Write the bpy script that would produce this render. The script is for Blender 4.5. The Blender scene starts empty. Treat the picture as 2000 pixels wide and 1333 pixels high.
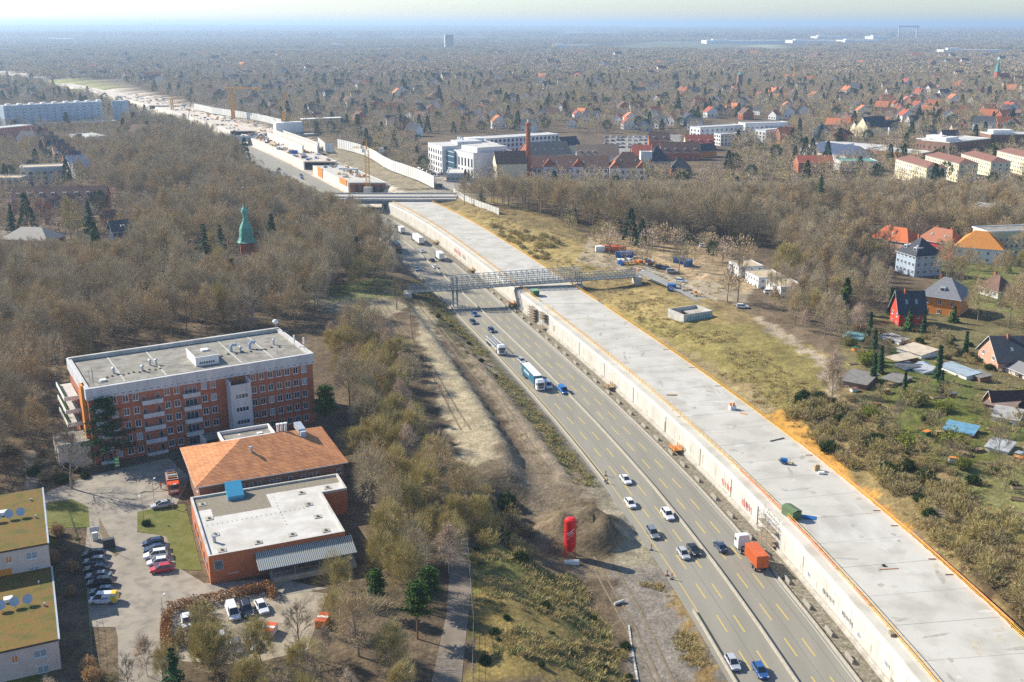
import bpy, math, random
import numpy as np
from mathutils import Vector, Matrix
R = math.radians
rnd = random.Random(7)
scn = bpy.context.scene
col = scn.collection
# ---------------------------------------------------------------- camera
CAMH, FPX, HOR = 105.0, 2060.0, 47.0
TH = math.atan((666.5 - HOR) / FPX)
cd = bpy.data.cameras.new("camera"); cam = bpy.data.objects.new("camera", cd); col.objects.link(cam)
cam.location = (0, 0, CAMH); cam.rotation_euler = (math.pi / 2 - TH, 0, 0)
cd.sensor_width = 36; cd.lens = 36 * FPX / 2000; cd.clip_start = 1; cd.clip_end = 200000
scn.camera = cam
# ---------------------------------------------------------------- light
SUN_AZ = (-0.885, 0.465)          # horizontal direction towards the sun
SUN_EL = 33.0
w = bpy.data.worlds.new("World"); scn.world = w; w.use_nodes = True
nt = w.node_tree; bg = nt.nodes["Background"]
sky = nt.nodes.new("ShaderNodeTexSky"); sky.sky_type = 'NISHITA'; sky.sun_disc = False
sky.sun_elevation = R(SUN_EL); sky.sun_rotation = math.atan2(SUN_AZ[0], SUN_AZ[1])
sky.altitude = 100; sky.air_density = 1.0; sky.dust_density = 0.5; sky.ozone_density = 1.5
tint = nt.nodes.new("ShaderNodeMix"); tint.data_type = 'RGBA'; tint.blend_type = 'MULTIPLY'; tint.inputs[0].default_value = 1.0; tint.inputs[7].default_value = (.84, .925, 1.07, 1)
nt.links.new(sky.outputs[0], tint.inputs[6]); nt.links.new(tint.outputs[2], bg.inputs[0]); bg.inputs[1].default_value = 0.095
sd = bpy.data.lights.new("sun", 'SUN'); sd.energy = 4.7; sd.angle = R(0.5); sd.color = (1.0, 0.925, 0.80)
sun = bpy.data.objects.new("sun", sd); col.objects.link(sun)
sun.rotation_euler = Vector((-SUN_AZ[0] * math.cos(R(SUN_EL)), -SUN_AZ[1] * math.cos(R(SUN_EL)), -math.sin(R(SUN_EL)))).to_track_quat('-Z', 'Y').to_euler()
scn.view_settings.view_transform = 'Standard'; scn.view_settings.look = 'None'
scn.view_settings.exposure = 0.83; scn.view_settings.gamma = 1.0
scn.cycles.use_denoising = False
scn.cycles.max_bounces = 4; scn.cycles.diffuse_bounces = 2; scn.cycles.glossy_bounces = 2
scn.cycles.transparent_max_bounces = 6; scn.cycles.transmission_bounces = 2; scn.cycles.volume_bounces = 0
# ---------------------------------------------------------------- geometry of the place
GZ = 6.0                           # level of the land beside the motorway cutting
def P(px, py, z=GZ):
    "point on the level z seen at photo pixel (px,py): used to survey where things stand"
    X = (px - 1000) / FPX; Y = -(py - 666.5) / FPX
    dx, dy, dz = X, math.cos(TH) + Y * math.sin(TH), -math.sin(TH) + Y * math.cos(TH)
    t = (z - CAMH) / dz
    return Vector((dx * t, dy * t, z))
MED = [(-60, 51.5), (0, 51.8), (30, 52.3), (50, 52.9), (70, 53.0), (90, 52.5), (110, 51.5), (130, 49.9), (150, 47.6), (170, 44.7), (190, 41.4), (210, 37.5), (230, 33.2), (250, 28.4), (270, 23.3), (290, 17.9), (310, 12.2), (330, 6.4), (350, 0.4), (370, -5.7), (390, -11.9), (410, -18.1), (430, -24.3), (450, -30.5), (470, -36.8), (490, -43.2), (510, -49.8), (530, -56.8), (550, -64.3), (570, -72.2), (590, -80.9), (610, -89.8), (630, -98.7), (650, -107.6), (670, -116.5), (690, -125.4), (750, -152.1), (830, -188.3), (910, -225.9), (990, -264.9), (1070, -306.4), (1150, -349.8), (1230, -394.8), (1310, -441.2), (1390, -488.0), (1470, -535.4), (1550, -585.4), (1630, -637.9), (1710, -691.0), (1790, -744.2), (1870, -798.3), (1950, -856.7), (2030, -919.9), (2110, -984.6), (2190, -1049.3), (2270, -1114.0), (2350, -1178.7), (2430, -1243.4)]
MY = np.array([m[0] for m in MED], float); MX = np.array([m[1] for m in MED], float)
def xm(y): return np.interp(y, MY, MX)
def sl(y): return (xm(np.asarray(y) + 12.) - xm(np.asarray(y) - 12.)) / 24.
def S(u, y, z=0.0):
    "point at distance u beside the motorway's median, at station y"
    s = float(sl(y)); return Vector((float(xm(y)) + u * math.sqrt(1 + s * s), y, z))
def heading(y): return math.atan2(1.0, float(sl(y)))      # angle of the road's northward tangent
# ---------------------------------------------------------------- materials
MATS = {}
def mat(name, c, c2=None, sc=1.0, rough=0.85, bump=0.0, metal=0.0, det=4, spec=0.3, stretch=None, tex='noise', c3=None, sc3=0.05, f3=0.6, bsc=None, lo=0.35, hi=0.65):
    if name in MATS: return MATS[name]
    m = bpy.data.materials.new(name); m.use_nodes = True; t = m.node_tree; b = t.nodes["Principled BSDF"]
    b.inputs["Roughness"].default_value = rough; b.inputs["Metallic"].default_value = metal
    b.inputs["Specular IOR Level"].default_value = spec
    b.inputs["Base Color"].default_value = (*c, 1)
    if c2 is not None or bump:
        g = t.nodes.new("ShaderNodeNewGeometry"); v = g.outputs["Position"]
        if stretch:
            mp = t.nodes.new("ShaderNodeMapping"); mp.inputs["Scale"].default_value = stretch
            t.links.new(v, mp.inputs[0]); v = mp.outputs[0]
        n = t.nodes.new("ShaderNodeTexNoise"); n.inputs["Scale"].default_value = sc; n.inputs["Detail"].default_value = det
        t.links.new(v, n.inputs["Vector"])
        out = None
        if c2 is not None:
            r = t.nodes.new("ShaderNodeMapRange"); r.inputs[1].default_value = lo; r.inputs[2].default_value = hi
            t.links.new(n.outputs[0], r.inputs[0])
            mx = t.nodes.new("ShaderNodeMix"); mx.data_type = 'RGBA'
            mx.inputs[6].default_value = (*c, 1); mx.inputs[7].default_value = (*c2, 1)
            t.links.new(r.outputs[0], mx.inputs[0]); out = mx.outputs[2]
            if c3 is not None:
                n3 = t.nodes.new("ShaderNodeTexNoise"); n3.inputs["Scale"].default_value = sc3; n3.inputs["Detail"].default_value = 5
                t.links.new(v, n3.inputs["Vector"])
                r3 = t.nodes.new("ShaderNodeMapRange"); r3.inputs[1].default_value = .48; r3.inputs[2].default_value = .66; r3.inputs[4].default_value = f3
                t.links.new(n3.outputs[0], r3.inputs[0])
                m3 = t.nodes.new("ShaderNodeMix"); m3.data_type = 'RGBA'; m3.inputs[7].default_value = (*c3, 1)
                t.links.new(out, m3.inputs[6]); t.links.new(r3.outputs[0], m3.inputs[0]); out = m3.outputs[2]
            t.links.new(out, b.inputs["Base Color"])
        if bump:
            nb = n
            if bsc:
                nb = t.nodes.new("ShaderNodeTexNoise"); nb.inputs["Scale"].default_value = bsc; nb.inputs["Detail"].default_value = 3
                t.links.new(v, nb.inputs["Vector"])
            bp = t.nodes.new("ShaderNodeBump"); bp.inputs["Strength"].default_value = 1.0; bp.inputs["Distance"].default_value = bump
            t.links.new(nb.outputs[0], bp.inputs["Height"]); t.links.new(bp.outputs[0], b.inputs["Normal"])
    MATS[name] = m; return m
def brickish(name, c, c2, mortar, bw=0.6, bh=0.18, rough=0.9):
    "courses of brick or tiles laid in the wall's own object coordinates"
    if name in MATS: return MATS[name]
    m = bpy.data.materials.new(name); m.use_nodes = True; t = m.node_tree; b = t.nodes["Principled BSDF"]
    b.inputs["Roughness"].default_value = rough; b.inputs["Specular IOR Level"].default_value = 0.25
    tc = t.nodes.new("ShaderNodeTexCoord"); sx = t.nodes.new("ShaderNodeSeparateXYZ"); t.links.new(tc.outputs["Object"], sx.inputs[0])
    ad = t.nodes.new("ShaderNodeMath"); ad.operation = 'ADD'; t.links.new(sx.outputs[0], ad.inputs[0]); t.links.new(sx.outputs[1], ad.inputs[1])
    cb = t.nodes.new("ShaderNodeCombineXYZ"); t.links.new(ad.outputs[0], cb.inputs[0]); t.links.new(sx.outputs[2], cb.inputs[1])
    br = t.nodes.new("ShaderNodeTexBrick"); br.inputs["Scale"].default_value = 1.0
    br.inputs["Color1"].default_value = (*c, 1); br.inputs["Color2"].default_value = (*c2, 1); br.inputs["Mortar"].default_value = (*mortar, 1)
    br.inputs["Brick Width"].default_value = bw; br.inputs["Row Height"].default_value = bh; br.inputs["Mortar Size"].default_value = 0.012
    t.links.new(cb.outputs[0], br.inputs["Vector"])
    n = t.nodes.new("ShaderNodeTexNoise"); n.inputs["Scale"].default_value = 0.35; n.inputs["Detail"].default_value = 6; t.links.new(tc.outputs["Object"], n.inputs["Vector"])
    r = t.nodes.new("ShaderNodeMapRange"); r.inputs[3].default_value = 0.7; r.inputs[4].default_value = 1.3; t.links.new(n.outputs[0], r.inputs[0])
    mu = t.nodes.new("ShaderNodeMix"); mu.data_type = 'RGBA'; mu.blend_type = 'MULTIPLY'; mu.inputs[0].default_value = 1
    t.links.new(br.outputs[0], mu.inputs[6]); t.links.new(r.outputs[0], mu.inputs[7]); t.links.new(mu.outputs[2], b.inputs["Base Color"])
    MATS[name] = m; return m
def glass(name="window glass", c=(0.035, 0.05, 0.06), rough=0.12):
    return mat(name, c, rough=rough, spec=0.9)
# ---------------------------------------------------------------- mesh builder
class MB:
    def __init__(s, M=None): s.v = []; s.f = []; s.m = []; s.mats = []; s.M = M
    def mi(s, m):
        if m not in s.mats: s.mats.append(m)
        return s.mats.index(m)
    def add(s, vs, fs, m):
        o = len(s.v); k = s.mi(m)
        if s.M is not None: vs = [s.M @ Vector(q) for q in vs]
        s.v += [tuple(q) for q in vs]; s.f += [tuple(o + i for i in f) for f in fs]; s.m += [k] * len(fs); return s
    def box(s, x0, x1, y0, y1, z0, z1, m, top=None):
        vs = [(x0, y0, z0), (x1, y0, z0), (x1, y1, z0), (x0, y1, z0), (x0, y0, z1), (x1, y0, z1), (x1, y1, z1), (x0, y1, z1)]
        s.add(vs, [(0, 3, 2, 1), (0, 1, 5, 4), (1, 2, 6, 5), (2, 3, 7, 6), (3, 0, 4, 7)] + ([] if top else [(4, 5, 6, 7)]), m)
        if top: s.add(vs, [(4, 5, 6, 7)], top)
        return s
    def prism(s, poly, z0, z1, m, top=None):
        n = len(poly)
        a = sum(poly[i][0] * poly[(i + 1) % n][1] - poly[(i + 1) % n][0] * poly[i][1] for i in range(n))
        if a < 0: poly = poly[::-1]
        vs = [(p[0], p[1], z0) for p in poly] + [(p[0], p[1], z1) for p in poly]
        s.add(vs, [(i, (i + 1) % n, n + (i + 1) % n, n + i) for i in range(n)] + [tuple(range(n))[::-1]], m)
        s.add(vs, [tuple(range(n, 2 * n))], top or m); return s
    def tube(s, p, q, r0, r1, m, n=5, cap=False):
        p = Vector(p); q = Vector(q); d = q - p
        if d.length < 1e-6: return s
        d.normalize(); a = d.orthogonal().normalized(); b = d.cross(a)
        vs = []
        for c, r in ((p, r0), (q, r1)):
            for i in range(n):
                t = 2 * math.pi * i / n; vs.append(c + (a * math.cos(t) + b * math.sin(t)) * r)
        fs = [(i, (i + 1) % n, n + (i + 1) % n, n + i) for i in range(n)]
        if cap: fs += [tuple(range(n))[::-1], tuple(range(n, 2 * n))]
        return s.add(vs, fs, m)
    def lathe(s, prof, m, n=12, c=(0, 0)):
        vs = []; fs = []
        for r, z in prof:
            for i in range(n):
                t = 2 * math.pi * i / n; vs.append((c[0] + r * math.cos(t), c[1] + r * math.sin(t), z))
        for k in range(len(prof) - 1):
            for i in range(n): fs.append((k * n + i, k * n + (i + 1) % n, (k + 1) * n + (i + 1) % n, (k + 1) * n + i))
        fs.append(tuple(range((len(prof) - 1) * n, len(prof) * n)))
        return s.add(vs, fs, m)
    def quad(s, a, b, c, d, m): return s.add([a, b, c, d], [(0, 1, 2, 3)], m)
    def mesh(s, name):
        me = bpy.data.meshes.new(name); me.from_pydata(s.v, [], s.f)
        for m in s.mats: me.materials.append(m)
        me.polygons.foreach_set("material_index", s.m); me.update(); return me
    def obj(s, name, parent=None, **kw):
        o = bpy.data.objects.new(name, s.mesh(name)); col.objects.link(o)
        if parent: o.parent = parent
        return tag(o, **kw)
def tag(o, label=None, cat=None, group=None, kind=None):
    if label: o["label"] = label
    if cat: o["category"] = cat
    if group: o["group"] = group
    if kind: o["kind"] = kind
    return o
def thing(name, loc, rz=0.0, label=None, cat=None, group=None):
    o = bpy.data.objects.new(name, None); col.objects.link(o); o.location = loc; o.rotation_euler = (0, 0, rz)
    o.empty_display_size = 0.5
    return tag(o, label, cat, group)
def dup(o, parent=None):
    c = o.copy(); col.objects.link(c); c.parent = parent
    for ch in list(o.children): dup(ch, c)
    return c
def place(o, loc, rz=0.0, sc=1.0, label=None, group=None, cat=None):
    c = dup(o); c.location = loc; c.rotation_euler = (0, 0, rz); c.scale = (sc,) * 3 if not isinstance(sc, tuple) else sc
    return tag(c, label, cat, group)
def inst(me, name, parent, loc=(0, 0, 0), rz=0.0, sc=(1, 1, 1), **kw):
    o = bpy.data.objects.new(name, me); col.objects.link(o); o.parent = parent; o.location = loc; o.rotation_euler = (0, 0, rz); o.scale = sc
    return tag(o, **kw)
class Proto:
    "the first use hands out the original, later uses a copy"
    def __init__(s, make): s.make = make; s.o = None
    def put(s, loc, rz=0.0, sc=1.0, label=None, group=None, cat=None):
        if s.o is None:
            s.o = s.make(); o = s.o; o.location = loc; o.rotation_euler = (0, 0, rz); o.scale = (sc,) * 3 if not isinstance(sc, tuple) else sc
            return tag(o, label, cat, group)
        return place(s.o, loc, rz, sc, label, group, cat)
def inpoly(X, Y, poly):
    inside = np.zeros(np.shape(X), bool); n = len(poly); j = n - 1
    for i in range(n):
        xi, yi = poly[i][0], poly[i][1]; xj, yj = poly[j][0], poly[j][1]
        c = ((yi > Y) != (yj > Y)) & (X < (xj - xi) * (Y - yi) / ((yj - yi) or 1e-9) + xi)
        inside ^= c; j = i
    return inside
def pxpoly(pts, z=GZ): return [tuple(P(x, y, z)[:2]) for x, y in pts]
_rg = np.random.RandomState(3); _NT = _rg.rand(64, 64)
def vnoise(X, Y, s):
    X = np.asarray(X, float) / s; Y = np.asarray(Y, float) / s
    xi = np.floor(X).astype(int); yi = np.floor(Y).astype(int); fx = X - xi; fy = Y - yi
    fx = fx * fx * (3 - 2 * fx); fy = fy * fy * (3 - 2 * fy)
    g = lambda a, b: _NT[a % 64, b % 64]
    return (g(xi, yi) * (1 - fx) + g(xi + 1, yi) * fx) * (1 - fy) + (g(xi, yi + 1) * (1 - fx) + g(xi + 1, yi + 1) * fx) * fy
# ================================================================ terrain
SANDY = (0.36, 0.30, 0.19); DIRT = (0.30, 0.235, 0.155); DARK = (0.085, 0.07, 0.045); DRY = (0.29, 0.22, 0.085)
GREEN = (0.085, 0.10, 0.02); LITTER = (0.135, 0.10, 0.062); ORANGE = (0.50, 0.265, 0.06); GRAVEL = (0.27, 0.235, 0.16); OLIVE = (0.17, 0.15, 0.05)
# cross profiles (u -> z) of the cutting's left and right side at stations y
LP = {60: [(-60, 6), (-52, 6), (-46, 6.6), (-38, 5), (-30, 1.2), (-27.5, 0), (-16.5, 0), (-14, -.8), (-12, 0)],
      184: [(-60, 6), (-52, 6), (-45, 6.3), (-38, 4.2), (-31, .8), (-28, 0), (-16.5, 0), (-14, -.3), (-12, 0)],
      198: [(-60, 6), (-50, 6), (-43, 5.4), (-37, .8), (-32, 0), (-20, 0), (-12, 0)],
      216: [(-60, 6), (-45, 6.4), (-41, 5.6), (-35.5, .9), (-30, 0.2), (-20, 0), (-12, 0)],
      226: [(-60, 6), (-44, 6), (-34, 5.6), (-29, 2.0), (-25, 1.6), (-20, 1.8), (-15, .6), (-12, 0)],
      240: [(-60, 6), (-44, 6), (-31.5, 6.6), (-27.8, 2.9), (-20.5, 2.9), (-16.6, .4), (-12.5, 0)],
      380: [(-60, 6), (-44, 6), (-30, 6.4), (-26.5, 3.4), (-20.5, 3.2), (-16, .6), (-12, 0)],
      402: [(-60, 6), (-30, 6), (-22, 5.8), (-16, 4), (-12.5, 0), (-12, 0)],
      640: [(-60, 6), (-24, 6), (-20, 5.6), (-15, 2), (-12.5, 0), (-12, 0)],
      2400: [(-60, 6), (-24, 6), (-20, 5.6), (-15, 2), (-12.5, 0), (-12, 0)]}
RP = {60: [(37, 1.5), (40.5, 1.6), (45, 6), (60, 8.5), (90, 9), (130, 8), (200, 6)],
      172: [(37, 2.5), (40.5, 2.6), (44, 6), (60, 8.5), (90, 9), (130, 8), (200, 6)],
      190: [(37, 5.6), (40.5, 6.1), (48, 7.4), (60, 8.6), (90, 9), (130, 8), (200, 6)],
      250: [(37, 5.7), (41, 6.4), (48, 7.6), (62, 8.6), (80, 9.4), (120, 8), (200, 6)],
      300: [(37, 5.7), (41, 6.4), (50, 8.6), (62, 9.2), (88, 10), (120, 8), (200, 6)],
      370: [(37, 5.7), (41, 6.4), (50, 8.4), (62, 9), (88, 9), (120, 7), (200, 6)],
      400: [(37, 4.8), (41, 5.0), (50, 5.4), (62, 6.0), (88, 8.6), (120, 6.5), (200, 6)],
      415: [(37, 4.8), (41, 5.0), (50, 5.2), (62, 5.8), (86, 6.4), (94, 8.6), (120, 6.5), (200, 6)],
      434: [(37, 5.7), (41, 6.4), (52, 8.6), (66, 8.2), (88, 7), (120, 6), (200, 6)],
      560: [(37, 5.7), (41, 6.4), (52, 9.6), (70, 10), (88, 8), (120, 6), (200, 6)],
      610: [(37, 5.7), (41, 5.8), (52, 7), (70, 6.6), (88, 6), (120, 6), (200, 6)],
      660: [(37, 4), (41, 4.5), (52, 5.5), (70, 6), (88, 6), (120, 6), (200, 6)],
      2400: [(37, 4), (41, 4.5), (52, 6), (70, 6), (88, 6), (120, 6), (200, 6)]}
def hz(X, Y):
    X = np.asarray(X, float); Y = np.asarray(Y, float)
    Yc = np.clip(Y, -50, 2390); s = sl(Yc); U = (X - xm(Yc)) / np.sqrt(1 + s * s)
    def side(T):
        ks = sorted(T); out = np.zeros(U.shape); prev = None
        Z = [np.interp(U, [a for a, b in T[k]], [b for a, b in T[k]]) for k in ks]
        yy = np.clip(Yc, ks[0], ks[-1] - 1e-3)
        for i in range(len(ks) - 1):
            m = (yy >= ks[i]) & (yy < ks[i + 1]); t = (yy - ks[i]) / (ks[i + 1] - ks[i])
            out = np.where(m, Z[i] * (1 - t) + Z[i + 1] * t, out)
        return out
    L, Rr = side(LP), side(RP)
    mid = np.interp(U, [-12, -11, 16, 37], [0, -0.05, -0.05, 0]); mid = np.where(U > 36.9, Rr, mid)
    z = np.where(U < -12, L, np.where(U > 36.9, Rr, mid))
    far = np.clip((Y - 2300) / 100, 0, 1); z = z * (1 - far) + GZ * far
    # small unevenness on the banks, the rolling land far out
    bank = np.clip((np.abs(z - 3) < 2.9) * 1.0, 0, 1) * ((U < -13) | (U > 42))
    lump = (vnoise(X, Y, 5.) - .5) * 0.9 + (vnoise(X, Y, 2.2) - .5) * 0.35
    rough = ((U > 42) & (U < 95) & (Y < 600)) * 1.0 + ((U < -27) & (U > -50) & (Y < 186)) * 1.3
    z = z + lump * np.clip(bank * .6 + rough, 0, 1.3)
    # dirt heap beside the silo
    hx, hy = HEAP
    d = np.sqrt(((X - hx) / 11.0) ** 2 + ((Y - hy) / 10) ** 2)
    z = z + np.clip(1 - d, 0, 1) ** 0.7 * 6.0 * (0.55 + 0.9 * vnoise(X, Y, 3.4)) * (.85 + .3 * vnoise(X + 9, Y, 1.3))
    z = z + np.clip((Y - 9000) / 9000, 0, 1) ** 2 * (18 + 60 * vnoise(X, Y, 5200.) * np.clip((-X + 4000) / 9000, 0.1, 1))
    return z
HEAP = (15.0, 205.5)
def hz1(x, y): return float(hz(np.array([x]), np.array([y]))[0])
def ground(px, py, z0=GZ):
    "where the view line through (px,py) meets the land"
    z = z0
    for _ in range(12):
        p = P(px, py, z); z2 = hz1(p.x, p.y); z = z * .5 + z2 * .5
    p = P(px, py, z); return Vector((p.x, p.y, hz1(p.x, p.y)))
PAINT = [  # (pixel outline, level, colour, weight)
    # left of the motorway: sandy haul road and terraces
    ([(806, 590), (835, 585), (862, 650), (900, 720), (985, 840), (1040, 915), (1000, 935), (960, 925), (905, 930), (880, 850), (845, 740), (820, 660)], 6, SANDY, 1),
    ([(870, 600), (900, 640), (1000, 760), (1080, 860), (1130, 930), (1165, 985), (1130, 985), (1060, 900), (985, 820), (905, 690)], 2.5, DIRT, .9),
    ([(960, 905), (1040, 900), (1120, 960), (1165, 1000), (1200, 1040), (1220, 1100), (1250, 1140), (1150, 1120), (1060, 1090), (1035, 1010), (990, 960)], 1, (.20, .155, .10), .9),
    ([(1120, 940), (1180, 960), (1235, 1040), (1290, 1100), (1290, 1135), (1200, 1120), (1205, 1040), (1160, 980)], 0, GRAVEL, .9),
    ([(1180, 1100), (1300, 1110), (1330, 1180), (1360, 1333), (1245, 1345), (1225, 1200)], 0, (.20, .175, .14), 1),
    ([(1296, 1140), (1320, 1150), (1372, 1250), (1420, 1340), (1370, 1345), (1335, 1240)], 0, (.26, .17, .06), .8),
    ([(925, 1060), (1000, 1080), (1100, 1120), (1190, 1180), (1240, 1345), (920, 1345)], 4.5, (.15, .145, .045), .95),
    ([(930, 1180), (1010, 1150), (1090, 1210), (1180, 1300), (1200, 1345), (920, 1345)], 4.5, (.25, .18, .065), .75),
    ([(1290, 1110), (1150, 905), (1120, 870), (1145, 880), (1310, 1105)], 0, GRAVEL, .9),
    ([(1050, 1000), (1110, 970), (1170, 975), (1205, 1030), (1200, 1075), (1140, 1085), (1060, 1070)], 2, (.15, .115, .07), .95),
    ([(900, 930), (960, 905), (1020, 930), (1040, 1010), (1060, 1090), (1000, 1060), (930, 1000)], 5, (.13, .10, .06), .9),
    # right bank
    ([(858, 395), (960, 425), (1110, 470), (1190, 500), (1230, 530), (1160, 540), (1060, 515), (990, 480), (900, 425)], 8, DRY, 1),
    ([(1150, 470), (1240, 500), (1330, 480), (1480, 560), (1450, 610), (1260, 540), (1130, 520)], 7, (.33, .27, .18), .9),
    ([(1290, 440), (1340, 470), (1480, 520), (1500, 560), (1450, 585), (1290, 520), (1180, 510), (1150, 470)], 6.5, (.40, .29, .16), .9),
    ([(1170, 575), (1260, 545), (1400, 610), (1440, 640), (1300, 640), (1230, 610), (1180, 600)], 9, DRY, .9),
    ([(1180, 590), (1300, 625), (1480, 640), (1590, 700), (1625, 770), (1580, 840), (1500, 800), (1330, 700), (1230, 630)], 9, (.22, .18, .062), 1),
    ([(1230, 620), (1350, 690), (1440, 740), (1530, 800), (1500, 815), (1400, 745), (1290, 670)], 7, (.25, .19, .10), .8),
    ([(1490, 806), (1528, 798), (1590, 850), (1640, 880), (1664, 922), (1715, 965), (1770, 1015), (1830, 1078), (1822, 1083), (1750, 1025), (1660, 955), (1560, 885)], 7.2, ORANGE, .92),
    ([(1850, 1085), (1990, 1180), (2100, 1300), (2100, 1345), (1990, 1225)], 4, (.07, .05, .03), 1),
    ([(1470, 625), (1480, 620), (1560, 665), (1615, 715), (1640, 810), (1630, 812), (1600, 720), (1550, 680)], 9, (.33, .27, .19), .9),
    ([(1610, 790), (1670, 830), (1668, 840), (1605, 800)], 8.5, (.38, .32, .24), .9),
    ([(1790, 940), (1870, 980), (1960, 1050), (1990, 1095), (1975, 1095), (1900, 1030), (1800, 965)], 8.5, (.38, .30, .20), .9),
    # allotment lawns
    ([(1640, 640), (1760, 600), (2040, 600), (2040, 1000), (1900, 960), (1760, 870), (1650, 780)], 6.8, (.165, .15, .055), .6),
    ([(1690, 690), (1790, 700), (1900, 760), (2010, 840), (2010, 880), (1900, 870), (1760, 840), (1720, 790)], 7, (.11, .125, .03), .9),
    ([(1740, 800), (1850, 780), (1960, 830), (1960, 910), (1860, 930), (1760, 880)], 7.5, (.12, .13, .03), .9),
    ([(1850, 920), (2010, 930), (2010, 1080), (1900, 1010)], 7.5, (.17, .17, .06), .8),
    ([(1820, 510), (1990, 500), (2010, 620), (1900, 600), (1830, 570)], 6, (.17, .19, .05), .8),
    ([(1500, 420), (1620, 440), (1600, 470), (1480, 455)], 6, (.2, .2, .06), .7),
    # left: clearings, lanes
    ([(-40, 990), (90, 985), (175, 985), (172, 1020), (92, 1030), (92, 1345), (-40, 1345)], 6, (.13, .145, .035), .95),
    ([(60, 975), (110, 960), (180, 950), (150, 1000), (90, 1010)], 6, (.20, .19, .05), .6),
    ([(360, 490), (400, 500), (410, 530), (360, 540)], 6, (.42, .36, .28), 1),
    ([(600, 585), (700, 575), (780, 590), (800, 600), (760, 620), (640, 610)], 6, (.36, .31, .2), .7),
    ([(640, 560), (760, 540), (800, 580), (650, 590)], 6, (.13, .17, .04), .6),
    ([(90, 155), (130, 152), (190, 160), (215, 172), (140, 180), (90, 170)], 6, (.30, .30, .10), 1),
    ([(1250, 85), (1330, 76), (1500, 84), (1560, 98), (1350, 97), (1200, 92)], 6, (.30, .32, .20), 1),
    ([(620, 372), (880, 372), (880, 380), (620, 380)], 6, (.36, .33, .27), .6),
    ([(1185, 270), (1330, 262), (1330, 300), (1200, 300)], 6, (.30, .28, .25), .9),
    ([(830, 335), (960, 335), (900, 372), (870, 372)], 6, (.36, .32, .27), .9),
    ([(0, 440), (110, 470), (60, 480), (0, 470)], 6, (.3, .28, .22), .7)]
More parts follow.
